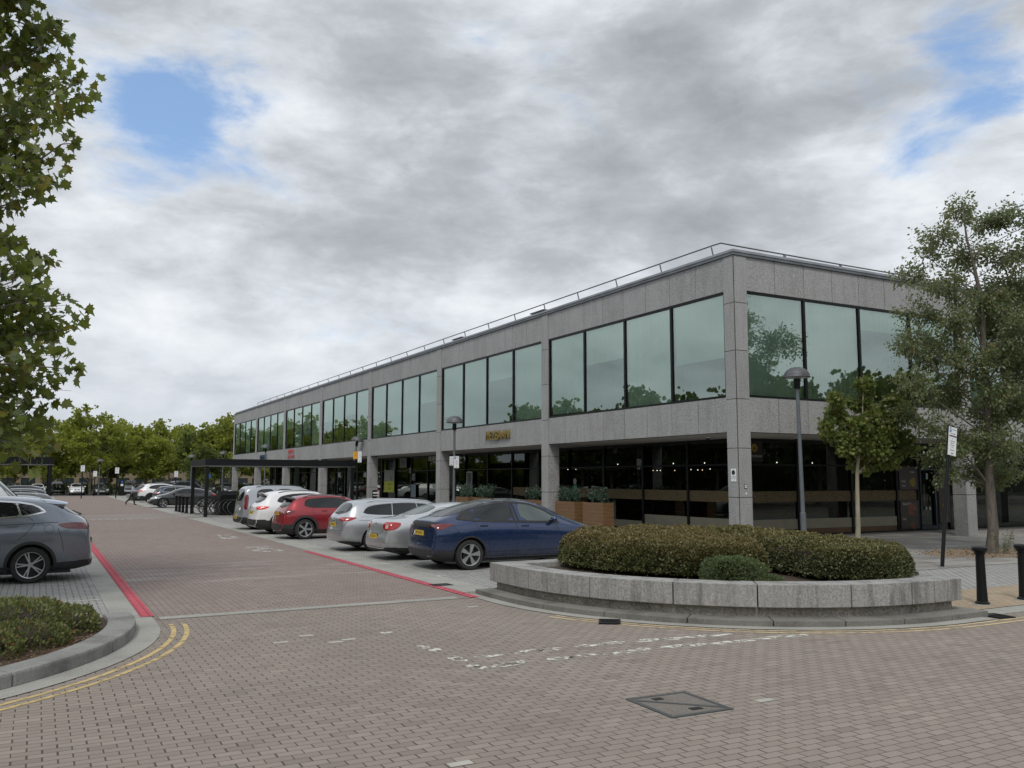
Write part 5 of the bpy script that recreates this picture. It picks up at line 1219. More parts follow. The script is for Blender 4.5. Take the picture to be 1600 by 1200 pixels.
s = CS['sedan'] = dict(L=4.77, W=1.82, wheels=(1.09, 3.80, .325), top=[(0, .58), (.05, .70), (.09, .97), (.15, 1.045), (.40, 1.075), (.80, 1.10), (1.18, 1.27), (1.58, 1.42), (2.1, 1.47), (2.7, 1.45), (3.1, 1.34), (3.75, 1.03), (4.3, .93), (4.62, .80), (4.73, .62), (4.77, .5)],
    cab=(1.1, 3.2), belt=[(0, .93), (1, .97), (3.7, .90), (4.77, .8)], rim=(7, 'fat', 0), zplate=.60, hpaint=1, tail_r=[(.46, .98), (.86, .97), (.90, .84), (.80, .76), (.50, .78)], tail_s=[(.05, .96), (.22, .95), (.22, .84), (.06, .78)], tailm='tail', tail_c=[(30, .90), (36, .90), (36, .81), (30, .81)],
    rearwin=[(-.60, 1.14), (.60, 1.14), (.52, 1.38), (-.52, 1.38)], rwm='cglass2', shield=[(-.62, 1.06), (.62, 1.06), (.52, 1.36), (-.52, 1.36)], badge=.90, strip_r=[([(-.84, .46), (.84, .46), (.84, .475), (-.84, .475)], 'chrome')], bump_r=.34, rear_seam=[[(-.50, 1.0), (-.47, .75), (-.40, .68), (.40, .68), (.47, .75), (.50, 1.0)]], mirror=(3.15, 1.0), handles=[(1.6, .87), (2.6, .86)], seams=[[(1.5, .95), (1.45, .7), (1.5, .3)], [(2.3, .95), (2.32, .3)], [(3.3, .9), (3.35, .3)]],
    wframe=[[(1.0, 1.0), (1.3, 1.22), (1.6, 1.335), (2.2, 1.375), (2.8, 1.32), (3.2, 1.14), (3.45, .99)]], head_f=[(.45, .72), (.84, .76), (.84, .66), (.45, .62)], grille=[[(-.4, .5), (.4, .5), (.42, .72), (-.42, .72)]], fplate=1)
s['win'] = autowin(s, 1.3, 2.9, .13, .045, .5, .22)
s = CS['estate'] = dict(L=4.77, W=1.83, wheels=(.98, 3.77, .335), top=[(0, .58), (.05, .70), (.07, .95), (.12, 1.03), (.28, 1.25), (.42, 1.42), (.7, 1.475), (1.5, 1.51), (2.3, 1.50), (2.9, 1.43), (3.3, 1.25), (3.75, 1.03), (4.3, .93), (4.62, .80), (4.73, .62), (4.77, .5)],
    cab=(.25, 3.35), belt=[(0, .93), (1, .98), (3.7, .92), (4.77, .8)], rim=(10, 'thin', 0), zplate=.76, tail_r=[(.42, .98), (.88, .98), (.90, .90), (.82, .86), (.44, .89)], tail_s=[(.05, .98), (.30, .975), (.22, .90), (.06, .87)], tailm='tail',
    rearwin=[(-.66, 1.06), (.66, 1.06), (.56, 1.38), (-.56, 1.38)], shield=[(-.64, 1.06), (.64, 1.06), (.54, 1.40), (-.54, 1.40)], badge=.92, rail=(.8, 3.0, .575), railc=1, wiper=(.0, 1.08), bump_r=.30, rear_seam=[[(-.74, .60), (.74, .60)], [(-.74, .60), (-.80, .85)], [(.74, .60), (.80, .85)]], mirror=(3.2, 1.02), handles=[(1.75, .90), (2.7, .88)],
    seams=[[(1.62, .97), (1.48, .75), (1.52, .3)], [(2.42, .97), (2.45, .3)], [(3.35, .9), (3.38, .3)], [(.5, .89), (3.3, .84)]], wframe=[[(.58, 1.01), (.72, 1.27), (1.1, 1.355), (2.0, 1.40), (2.8, 1.345), (3.15, 1.20), (3.45, 1.0)], [(.58, 1.01), (1.8, 1.0), (3.45, .99)], [(1.52, 1.02), (1.56, 1.37)], [(2.38, 1.01), (2.32, 1.39)]], wfw=.016, head_f=[(.45, .72), (.84, .76), (.84, .66), (.45, .62)], grille=[[(-.4, .5), (.4, .5), (.42, .72), (-.42, .72)]], fplate=1)
s['win'] = [[(.60, 1.03), (.74, 1.25), (1.1, 1.335), (2.0, 1.38), (2.8, 1.32), (3.15, 1.18), (3.40, 1.02)]]
s = CS['crossover'] = dict(L=4.16, W=1.76, wheels=(.78, 3.32, .345), top=[(0, .60), (.04, .74), (.08, .96), (.15, 1.04), (.34, 1.30), (.50, 1.45), (.9, 1.52), (1.6, 1.55), (2.2, 1.51), (2.6, 1.38), (3.05, 1.09), (3.6, .98), (3.95, .85), (4.1, .66), (4.16, .5)],
    cab=(.3, 2.7), belt=[(0, .95), (1, 1.03), (3.0, .97), (4.1, .85)], rim=(5, 'fat', 0), zplate=.88, tail_r=[(.40, 1.0), (.84, 1.0), (.86, .84), (.70, .84), (.44, .92)], tail_s=[(.05, 1.0), (.42, .99), (.30, .88), (.06, .84)], tailm='darkred',
    rearwin=[(-.58, 1.08), (.58, 1.08), (.52, 1.38), (-.52, 1.38)], shield=[(-.58, 1.10), (.58, 1.10), (.5, 1.45), (-.5, 1.45)], clad=.33, arch=.075, bump_r=.52, rail=(.75, 2.3, .55), railc=0, wiper=(0, 1.1), spoiler=(.24, 1.43, .52, 1.50, .50, .52), spd=1, mirror=(2.75, 1.05), handles=[(1.45, .97), (2.3, .94)], hchrome=0,
    seams=[[(1.02, 1.03), (1.1, .8), (1.22, .62), (1.25, .34)], [(1.90, 1.03), (1.92, .34)], [(2.85, .98), (2.9, .6), (2.9, .34)]], wframe=[[(1.06, 1.06), (.98, 1.38)], [(1.92, 1.06), (1.82, 1.42)]], wfm='ink', wfw=.03, exhaust=(.5,), head_f=[(.4, .78), (.8, .84), (.8, .74), (.45, .68)], grille=[[(-.35, .5), (.35, .5), (.38, .78), (-.38, .78)]], fplate=1)
s['win'] = [[(.74, 1.08), (.80, 1.34), (1.0, 1.395), (1.7, 1.43), (2.15, 1.39), (2.48, 1.27), (2.82, 1.05), (1.9, 1.06)]]
s = CS['suv'] = dict(L=4.6, W=1.84, wheels=(.93, 3.65, .355), top=[(0, .62), (.05, .78), (.09, 1.05), (.16, 1.12), (.36, 1.40), (.52, 1.57), (1.0, 1.64), (1.8, 1.665), (2.4, 1.62), (2.8, 1.5), (3.4, 1.14), (3.9, 1.05), (4.35, .9), (4.54, .7), (4.6, .5)],
    cab=(.3, 2.9), belt=[(0, 1.0), (1, 1.08), (3.4, 1.02), (4.6, .9)], rim=(5, 'twin', 1), zplate=.80, tail_r=[(.40, 1.04), (.88, 1.05), (.88, .94), (.62, .92)], tail_s=[(.05, 1.05), (.50, 1.05), (.36, .96), (.06, .93)], tailm='tail2', badge=.98,
    rearwin=[(-.64, 1.17), (.64, 1.17), (.56, 1.50), (-.56, 1.50)], shield=[(-.62, 1.16), (.62, 1.16), (.54, 1.56), (-.54, 1.56)], clad=.34, arch=.07, bump_r=.56, rail=(.85, 2.6, .58), wiper=(0, 1.18), mirror=(2.95, 1.12), handles=[(1.6, .98), (2.5, .96)], seams=[[(1.3, 1.07), (1.35, .6), (1.4, .34)], [(2.1, 1.07), (2.15, .34)], [(3.05, 1.0), (3.1, .34)]],
    head_f=[(.45, .84), (.85, .90), (.85, .78), (.45, .74)], grille=[[(-.42, .55), (.42, .55), (.44, .84), (-.44, .84)]], fplate=1, spoiler=(.26, 1.56, .50, 1.62, .52, .54))
s['win'] = [[(.72, 1.14), (.86, 1.40), (1.3, 1.50), (1.9, 1.53), (2.4, 1.49), (2.75, 1.36), (3.1, 1.10)]]
s = CS['mpv'] = dict(L=4.4, W=1.85, wheels=(.83, 3.62, .345), top=[(0, .54), (.05, .66), (.07, .98), (.09, 1.15), (.14, 1.50), (.22, 1.73), (.45, 1.80), (1.5, 1.83), (2.4, 1.80), (2.8, 1.68), (3.3, 1.26), (3.55, 1.13), (4.0, 1.03), (4.28, .85), (4.37, .65), (4.4, .5)],
    cab=(.08, 2.9), ry=.76, belt=[(0, 1.05), (1, 1.12), (3.4, 1.04), (4.4, .9)], rim=(8, 'thin', 1), zplate=.50, tail_r=[(.74, 1.36), (.84, 1.36), (.87, .84), (.75, .84)], tail_s=[], tailm='darkred', badge=1.0,
    rearwin=[(-.64, 1.16), (.64, 1.16), (.60, 1.66), (-.60, 1.66)], shield=[(-.68, 1.20), (.68, 1.20), (.6, 1.70), (-.6, 1.70)], clad=.36, arch=.085, bump_r=.52, rail=(.6, 2.7, .63), wiper=(0, 1.2), mirror=(3.0, 1.15), handles=[(1.6, 1.02), (2.5, 1.0)], seams=[[(1.36, 1.78), (1.36, .4)], [(2.3, 1.5), (2.3, .4)], [(.62, 1.05), (2.2, 1.07)]],
    head_f=[(.5, .86), (.86, .95), (.86, .80), (.5, .76)], grille=[[(-.42, .55), (.42, .55), (.44, .86), (-.44, .86)]], fplate=1)
s['win'] = [[(.60, 1.26), (.62, 1.56), (.80, 1.65), (1.33, 1.66), (1.33, 1.17), (.78, 1.16)], [(1.39, 1.66), (2.2, 1.65), (2.22, 1.17), (1.39, 1.17)], [(2.30, 1.64), (2.6, 1.58), (3.0, 1.28), (3.1, 1.15), (2.32, 1.16)]]
s['wr_it'] = 2
s = CS['bigsuv'] = dict(L=4.785, W=1.89, wheels=(1.08, 3.845, .36), top=[(0, .60), (.03, .80), (.06, 1.06), (.10, 1.22), (.26, 1.33), (.45, 1.47), (.66, 1.61), (.95, 1.685), (1.7, 1.74), (2.4, 1.735), (2.9, 1.6), (3.5, 1.2), (4.0, 1.1), (4.5, .92), (4.72, .7), (4.785, .5)],
    cab=(.3, 3.0), belt=[(0, 1.14), (.6, 1.22), (1.3, 1.22), (3.4, 1.06), (4.7, .9)], ry=.70, rim=(5, 'twin', 0), zplate=.78, tail_s=[(.66, 1.175), (.40, 1.185), (.10, 1.18), (.08, 1.08), (.20, 1.05), (.52, 1.075)], tail_r=[(.0, 1.13), (.5, 1.13), (.93, 1.19), (.95, 1.06), (.82, 1.03), (.5, 1.07), (.0, 1.08)], tailm='darkred',
    rearwin=[(-.66, 1.30), (.66, 1.30), (.58, 1.56), (-.58, 1.56)], shield=[(-.64, 1.22), (.64, 1.22), (.56, 1.64), (-.56, 1.64)], clad=.33, arch=.055, bump_r=.42, mirror=(3.1, 1.14), hchrome=0, handles=[(1.43, 1.14), (2.45, 1.12)],
    seams=[[(1.20, 1.34), (1.07, 1.24), (1.05, 1.16), (1.20, .97), (1.33, .86)], [(2.25, 1.3), (2.3, .4)], [(3.2, 1.1), (3.25, .4)], [(.62, 1.20), (1.05, 1.185), (1.7, 1.155), (3.2, 1.10)], [(.62, 1.08), (.55, .88), (.50, .62)], [(.97, 1.66), (.86, 1.60), (.80, 1.555)]],
    wframe=[[(3.1, 1.20), (2.4, 1.24), (1.67, 1.295), (1.18, 1.335), (.95, 1.385), (.86, 1.41), (.98, 1.50), (1.10, 1.555), (1.34, 1.60), (1.67, 1.625), (2.3, 1.62), (2.8, 1.5), (3.15, 1.22)]], wfw=.032, spoiler=(.44, 1.585, .88, 1.655, .60, .63), fuel=(.78, 1.07, .085), wiper=(0, 1.32), fplate=1, head_f=[(.45, .84), (.85, .90), (.85, .78), (.45, .74)], grille=[[(-.42, .45), (.42, .45), (.44, .78), (-.44, .78)]])
s['win'] = [[(1.28, 1.325), (1.20, 1.335), (.93, 1.40), (1.00, 1.49), (1.14, 1.55), (1.38, 1.59)], [(1.30, 1.325), (1.40, 1.59), (1.7, 1.615), (2.3, 1.60), (2.78, 1.485), (3.08, 1.22), (2.4, 1.255), (1.7, 1.305)]]
s['wframe'].append([(1.29, 1.32), (1.39, 1.60)]); s['wr_it'] = 1
s = CS['hatch'] = dict(L=4.3, W=1.78, wheels=(.78, 3.46, .32), top=[(0, .58), (.05, .72), (.08, .95), (.14, 1.0), (.32, 1.22), (.5, 1.36), (.9, 1.42), (1.6, 1.45), (2.2, 1.42), (2.6, 1.31), (3.1, 1.03), (3.6, .95), (4.05, .82), (4.24, .64), (4.3, .48)],
    cab=(.3, 2.75), belt=[(0, .9), (1, .95), (3.0, .90), (4.3, .8)], rim=(5, 'twin', 0), zplate=.72, tail_r=[(.50, .95), (.84, .95), (.84, .82), (.55, .82)], tail_s=[(.05, .95), (.35, .94), (.3, .84), (.06, .82)], rearwin=[(-.58, 1.04), (.58, 1.04), (.5, 1.30), (-.5, 1.30)], shield=[(-.62, 1.03), (.62, 1.03), (.52, 1.36), (-.52, 1.36)],
    mirror=(2.85, .98), handles=[(1.5, .86), (2.3, .85)], head_f=[(.46, .74), (.84, .79), (.84, .68), (.50, .65)], grille=[[(.02, .60), (.30, .60), (.32, .72), (.05, .72)], [(-.02, .60), (-.30, .60), (-.32, .72), (-.05, .72)], [(-.5, .34), (.5, .34), (.42, .46), (-.42, .46)]], fplate=1, bump_r=.30, seams=[[(2.85, .9), (2.9, .3)], [(1.9, .9), (1.95, .3)]])
s['win'] = autowin(s, .85, 2.35, .12, .045, .55, .18)
s = CS['coupe'] = dict(L=4.6, W=1.78, wheels=(.95, 3.70, .33), top=[(0, .60), (.05, .72), (.09, .95), (.16, 1.0), (.45, 1.17), (.8, 1.29), (1.3, 1.38), (1.9, 1.42), (2.4, 1.40), (2.8, 1.29), (3.3, 1.03), (3.8, .94), (4.3, .80), (4.54, .62), (4.6, .46)],
    cab=(.5, 2.9), belt=[(0, .92), (1, .97), (3.0, .91), (4.6, .75)], rim=(5, 'twin', 0), zplate=.72, tail_r=[(.50, .95), (.84, .95), (.84, .82), (.55, .82)], rearwin=[(-.58, 1.04), (.58, 1.04), (.5, 1.28), (-.5, 1.28)], shield=[(-.62, 1.03), (.62, 1.03), (.52, 1.33), (-.52, 1.33)],
    mirror=(3.0, .98), handles=[(1.6, .86), (2.5, .85)], head_s=[(4.42, .66), (4.02, .78), (4.05, .70), (4.35, .60)], head_f=[(.46, .68), (.84, .76), (.84, .64), (.50, .58)], grille=[[(-.38, .42), (.38, .42), (.42, .66), (-.42, .66)]], fplate=1, seams=[[(3.05, .9), (3.1, .3)], [(2.05, .9), (2.1, .3)]])
s['win'] = autowin(s, 1.1, 2.5, .12, .045, .55, .35)
s = CS['van'] = dict(L=5.3, W=2.0, wheels=(1.0, 4.3, .36), top=[(0, .6), (.05, .8), (.06, 1.3), (.07, 2.0), (.14, 2.3), (.4, 2.36), (2.0, 2.40), (3.4, 2.36), (3.7, 2.2), (4.35, 1.52), (4.6, 1.32), (5.0, 1.16), (5.22, .9), (5.3, .55)], cab=(.055, 4.1), ry=.82, belt=[(0, 1.1), (5.3, 1.1)], rim=(8, 'thin', 0), zplate=.7,
    rearwin=[(-.7, 1.4), (.7, 1.4), (.7, 2.0), (-.7, 2.0)], shield=[(-.8, 1.42), (.8, 1.42), (.76, 2.18), (-.76, 2.18)], wsm='cglass2', mirror=(4.1, 1.4), win=[[(3.2, 1.3), (3.2, 1.95), (3.6, 1.95), (4.1, 1.42), (4.15, 1.3)]], head_f=[(.6, .9), (.92, 1.05), (.92, .85), (.6, .8)], grille=[[(-.5, .6), (.5, .6), (.5, .85), (-.5, .85)]], clad=.36, seams=[[(3.1, 2.1), (3.1, .4)], [(4.15, 1.2), (4.15, .4)]])
def place(o, x, y, heading, L=None):
    """rear bumper at (x, y); heading 0 points the nose along +X"""
    o.location = (x, y, .004); o.rotation_euler = (0, 0, heading); return o
near = 'cars parked in the bays before the building'
place(make_car('parked_car', CS['tesla'], 'blue', 'dark blue electric hatchback-coupe with black-and-silver wheels, nearest the granite planter', near, plate='MF72 BNZ'), -11.12, -1.2, R(-.5))
place(make_car('parked_car', CS['sedan'], 'silver', 'pale silver saloon squeezed between the blue car and the silver estate', near, plate='GC58 NZG'), -11.28, 1.5, R(.8))
place(make_car('parked_car', CS['estate'], 'silver2', 'silver estate car with roof rails left of the pale saloon', near, plate='WP65 HFL'), -11.42, 4.72, R(-.6))
place(make_car('parked_car', CS['crossover'], 'red', 'red small crossover with black wheel arches', near, plate='KR17 OXU'), -11.7, 10.5, R(.5))
place(make_car('parked_car', CS['suv'], 'white', 'white SUV with a bright red rear lamp half hidden behind the red crossover', near, plate='LB23 HVJ'), -11.9, 13.65, R(0))
place(make_car('parked_car', CS['mpv'], 'mpv', 'tall silver-grey people carrier with black lower trim, farthest of the near row', near, plate='YD69 VWL'), -11.8, 16.93, R(1))
place(make_car('parked_car', CS['bigsuv'], 'greyblue', 'big metallic grey SUV cut off by the left edge of the photo', 'cars parked along the left side of the lane', plate='LO73 EKZ'), -18.1, .53, math.pi)
V_ = make_car('parked_van', CS['van'], 'white', 'tall white van whose sloping windscreen shows above the grey SUV', 'cars parked along the left side of the lane', 'van', 2)
place(V_, -23.8, 4.6, 0)
# shared types for the rest
PR = {}
def far(kind, col, x, y, hd, label, group, nose=False):
    k = kind
    if k not in PR:
        PR[k] = make_car('parked_car', CS[kind], col, label, group, 'car', 2); o = PR[k]; o['_c'] = 1
    else:
        o = copy_tree(PR[k])
    if '_c' in o: del o['_c']
    tag(o, label, 'car', group)
    for ch in o.children:
        if ch.name.split('.')[0] in ('body', 'spoiler', 'mirror', 'door_handle'):
            ch.material_slots[0].link = 'OBJECT'; ch.material_slots[0].material = PT[col] if not (ch.name.startswith('spoiler') and CS[kind].get('spd')) else M['plastic']
    place(o, x, y, hd); return o
gR = 'cars parked beyond the right canopy'
far('coupe', 'black', -7.5, 46.0+.9, math.pi, 'black car parked nose out by the four short bollards', gR)
far('estate', 'navy', -11.0, 54.9-.6, 0, 'dark blue estate left of the black nose-out car, red rear lamps towards the lane', gR)
far('suv', 'white', -11.3, 62.9, 0, 'large white estate-like SUV behind the walking man', gR)
far('hatch', 'dark', -11.3, 68.2, 0, 'dark hatchback just left of the large white SUV', gR)
far('crossover', 'maroon', -10.5, 76, 0, 'dark red roofed car beyond the large white SUV', gR)
far('mpv', 'dark', -6.2, 83, R(20), 'dark boxy people carrier between the canopy posts', gR)
gL = 'cars parked along the left side of the lane'
far('estate', 'grey', -18.3, 22.0, math.pi, 'charcoal estate with chrome window line by the left canopy post', gL)
far('hatch', 'black', -18.6, 15.8, math.pi, 'black hatchback roof just above the grey SUV', gL)
far('hatch', 'greyblue', -18.5, 18.8, math.pi, 'blue-grey hatchback between the black one and the charcoal estate', gL)
far('estate', 'black', -18.4, 37.5, math.pi, 'long black estate beyond the left canopy', gL)
far('suv', 'dark', -18.4, 41, math.pi, 'dark SUV second beyond the left canopy', gL)
far('hatch', 'white', -18.6, 48, math.pi, 'white hatchback third beyond the left canopy', gL)
far('crossover', 'grey', -18.6, 54, math.pi, 'grey crossover far along the left side', gL)
gF = 'cars facing the camera across the far end of the lane'
nose = -math.pi/2   # nose towards the camera: rear bumper further away
far('hatch', 'white', -14.85, 98.4+4.3, nose, 'white hatchback facing the camera in the middle of the far row', gF)
far('coupe', 'black', -12.15, 97.4+4.6, nose, 'black saloon facing the camera beside the white hatchback', gF)
far('hatch', 'white', -19.1, 94+4.3, nose, 'white hatchback facing the camera beside the left canopy post', gF)
far('suv', 'dark', -16.9, 104+4.6, nose, 'dark SUV standing back between the two white hatchbacks', gF)
far('estate', 'grey', -14.0, 108+4.7, nose, 'grey car behind the gap beside the middle white hatchback', gF)
far('suv', 'lightgrey', -8.9, 101+4.6, nose, 'grey-silver SUV facing the camera just left of the walking man', gF)
far('estate', 'dark', -10.9, 110+4.7, nose, 'dark car behind the black saloon', gF)
far('crossover', 'dark', -21.6, 97+4.2, nose, 'dark crossover behind the left canopy', gF)
gB = 'cars in the car park behind the building end'
rd = random.Random(12); cols = ['black', 'white', 'dark', 'lightgrey', 'navy', 'grey', 'teal', 'white', 'black', 'silver', 'grey', 'maroon']; kinds = ['hatch', 'suv', 'estate', 'coupe', 'crossover', 'hatch', 'suv', 'mpv']
words = {'black': 'black', 'white': 'white', 'dark': 'charcoal', 'lightgrey': 'light grey', 'navy': 'navy blue', 'grey': 'mid grey', 'teal': 'dark teal', 'silver': 'silver', 'maroon': 'dark red'}
kw = {'hatch': 'hatchback', 'suv': 'SUV', 'estate': 'estate', 'coupe': 'low saloon', 'crossover': 'crossover', 'mpv': 'people carrier'}
i = 0
rows = [(-5.4, 97), (-2.7, 98), (0.1, 96), (2.9, 97), (5.8, 95), (8.6, 96), (11.4, 97), (14.2, 95), (17, 96), (-5.8, 109), (-3, 109), (-.2, 110), (2.6, 110), (5.4, 109), (8.2, 110), (11, 109), (13.8, 110), (16.6, 109), (-7.2, 116), (-25, 98)]
ordn = ['first', 'second', 'third', 'fourth', 'fifth', 'sixth', 'seventh', 'eighth', 'ninth']
for i, (x, y) in enumerate(rows):
    c = cols[(i*5+2) % len(cols)]; k = kinds[(i*3+1) % len(kinds)]; Lk = CS[k]['L']
    row = 'front' if y < 100 else 'back'
    far(k, c, x, y+Lk, nose, '%s %s, %s from the left in the %s row beyond the building end' % (words[c], kw[k], ordn[i % 9], row), gB) if i < 18 else far(k, c, x, y+Lk, nose, ['%s %s at the back beyond the white SUV' % (words[c], kw[k]), '%s %s at the far left edge of the car park' % (words[c], kw[k])][i-18], gB)
# ------------------------------------------------------------------ street furniture
M['lampgrey'] = pm('weathered_lamp_grey', (.10, .105, .11), .55, .3, .3, 4)
M['polegrey'] = pm('grey_lamp_pole', (.125, .14, .155), .5, .2, .2, 3)
M['signwhite'] = pm('sign_white', (.76, .78, .80), .5, 0, .03)
M['signblue'] = pm('sign_blue', (.02, .12, .38), .5); M['signyellow'] = pm('sign_orange', (.72, .36, .02), .5)
def lamp(x, y, h, label, tilt=(0, 0), s=1., group='mushroom-headed street lamps'):
    r_ = empty('street_lamp', (x, y, 0), 0, label, 'street lamp', group); r_.rotation_euler = (R(tilt[0]), R(tilt[1]), 0)
    mb = MB(); mb.tube([(0, 0, -.1), (0, 0, 1.1), (0, 0, 1.12), (0, 0, h-.62)], [.085, .085, .062, .052], 16); mb.build('pole', M['polegrey'], r_, smooth=True)
    mb = MB(); mb.lathe([(.085, h-.66), (.095, h-.64), (.095, h-.40), (.10, h-.385), (.10, h-.36), (.06, h-.35)], 20); mb.build('collar', M['black'], r_, smooth=True)
    mb = MB(); pr = [(.385, h-.325), (.40, h-.315), (.395, h-.30)]+[(.385*math.cos(a), h-.30+.30*math.sin(a)) for a in np.linspace(.05, 1.5, 12)]+[(.001, h)]
    mb.lathe(pr, 36, cap=False); mb.lathe([(.375, h-.315), (.34, h-.19), (.18, h-.09), (.001, h-.08)], 36, cap=False); mb.build('lamp_hood', M['lampgrey'], r_, smooth='all')
    mb = MB(); mb.lathe([(.10, h-.325), (.35, h-.325), (.35, h-.33), (.10, h-.332)], 28); mb.build('lamp_bowl', pm('clouded_bowl', (.42, .44, .42), .4), r_, smooth=True)
    return r_
lamp(.95, -1.67, 5.47, 'tall grey street lamp with a domed hood standing before the right facade', (0, -.9))
def plate(parent, x0, y, z0, w, h, mat, lines, name='sign_plate', blueP=False, arrow=True, head=None):
    """plate in the local X-Z plane facing -Y"""
    mb = MB(); mb.box(x0, x0+w, y, y+.012, z0, z0+h); p = mb.build(name, mat, parent, bevel=.003)
    def tx(t, cx, cz, size, mt=M['ink'], sx=.85): text_mesh('lettering', t, size, mt, p, Mx((x0+cx, y-.001, z0+cz), R(90)), .001, sx=sx)
    if blueP:
        mb = MB(); mb.box(x0+.02, x0+.085, y-.003, y-.0005, z0+h-.13, z0+h-.02); mb.build('blue_square', M['signblue'], p)
        text_mesh('lettering', 'P', .10, M['signwhite'], p, Mx((x0+.052, y-.004, z0+h-.075), R(90)), .001)
    for t, cz, s_ in lines: tx(t, w*(.5 if not (blueP and cz > h-.14) else .66), cz, s_)
    if arrow:
        mb = MB(); cx, cz = x0+w/2, z0+.05; mb.add([(cx-.04, y-.002, cz), (cx+.01, y-.002, cz+.025), (cx+.01, y-.002, cz-.025)], [(0, 2, 1)]); mb.box(cx+.01, cx+.035, y-.003, y-.001, cz-.008, cz+.008); mb.build('arrow', M['ink'], p)
    return p
lb = lamp(-2.2, 16.35, 5.0, 'grey street lamp carrying two white parking plates, behind the pale saloon', (0, 0))
face = math.atan2(-19.1+2.2, 16.35+20.5)     # plates turned roughly to the lane
sgn = empty('parking_sign', (-2.2, 16.25, 0), R(-8), 'pair of white parking plates strapped to the lamp behind the blue and pale cars', 'sign')
plate(sgn, -.27, -.02, 2.70, .19, .42, M['signwhite'], [('P at any', .33, .045), ('time', .27, .045), ('Max 3 hrs', .19, .04), ('7am-6pm', .13, .04)])
plate(sgn, -.06, -.03, 2.58, .24, .55, M['signwhite'], [('Pay', .48, .06), ('Pay at', .36, .045), ('machine', .30, .045), ('display', .24, .045), ('ticket', .18, .045)], blueP=True)
lamp(-1.0, 35.9, 4.95, 'leaning street lamp tilted to the right behind the red crossover', (0, 7.5))
lamp(-2.15, 55.0, 5.0, 'street lamp standing before the far bays, its hood above the black canopy')
lamp(-1.66, 77.2, 5.0, 'street lamp against the trees at the far building end')
lamp(-4.9, 77.0, 4.6, 'farthest street lamp, rising behind the left end of the right canopy')
lamp(-12.6, 96.5, 4.4, 'small far lamp between the trees over the black saloon')
# sign with two plates on a black pole by the arcade
sp_ = empty('parking_sign', (-2.9, 28.2, 0), R(-10), 'black post with an orange plate beside a taller white plate', 'sign')
mb = MB(); mb.tube([(0, 0, -.1), (0, 0, 3.62)], .04, 10); mb.build('post', M['black'], sp_, smooth=True)
plate(sp_, -.27, -.06, 3.22, .25, .42, M['signyellow'], [('Taxis', .30, .07), ('only', .19, .07)], arrow=False)
plate(sp_, -.005, -.06, 3.02, .22, .64, M['signwhite'], [('P', .54, .09), ('7am-6pm', .38, .045), ('2 hours', .29, .045)])
# leaning black sign near the poplar
sg = empty('parking_sign', (-.03, -6.85, 0), 0, 'leaning black post with a tall white parking plate by the two bollards', 'sign'); sg.rotation_euler = (0, R(9.2), 0)
mb = MB(); mb.tube([(0, 0, -.1), (0, 0, 3.43)], .045, 12); mb.build('post', M['black'], sg, smooth=True)
mb = MB(); mb.lathe([(.09, 0), (.085, .012), (.05, .02)], 16); mb.build('foot', M['kerbdark'], sg)
plate(sg, -.10, -.07, 2.72, .30, .70, M['signwhite'], [('7am-7pm', .64, .045), ('Pay at machine', .54, .034), ('or', .41, .035), ('Pay by phone', .35, .036), ('Mon - Fri', .30, .036), ('Sat and Sun', .25, .036), ('free', .20, .036), ('Display ticket', .13, .032)], blueP=True)
mb = MB(); mb.box(-.085, .185, -.076, -.071, 3.185, 3.215); mb.build('coloured_strip', pm('strip_dark', (.12, .06, .12), .5), sg)
for x, y, h, lab in [(-15.1, 80, 3.4, 'tall black post with a white plate left of the white hatchback in the far row'), (-11.85, 80, 3.2, 'black post with a white plate right of the black saloon in the far row'), (-6.0, 80, 2.85, 'lower post with a small white plate right of the walking man'), (-13.3, 92, 2.9, 'short post with a small dark plate between two taller sign posts')]:
    s_ = empty('parking_sign', (x, y, 0), 0, lab, 'sign', 'parking signs at the far end')
    mb = MB(); mb.tube([(0, 0, -.1), (0, 0, h-.55)], .055, 8); mb.build('post', M['black'], s_)
    mb = MB(); mb.box(-.19, .19, -.09, -.07, h-.62, h); mb.build('sign_plate', M['signwhite'], s_)
    text_mesh('lettering', 'P', .22, M['signblue'], s_.children[-1], Mx((0, -.093, h-.17), R(90)), .002); text_mesh('lettering', 'Pay here', .07, M['ink'], s_.children[-2] if False else s_.children[1], Mx((0, -.093, h-.42), R(90)), .002)
s_ = empty('round_sign', (-2.6, 80, 0), 0, 'small round blue sign before the trees by the building end', 'sign'); mb = MB(); mb.tube([(0, 0, -.1), (0, 0, 2.7)], .04, 8); mb.build('post', M['black'], s_)
mb = MB(); mb.lathe([(.001, 0), (.24, 0), (.24, .02), (.001, .02)], 24, Mx((0, -.05, 2.35), R(90))); mb.build('disc', M['signblue'], s_)
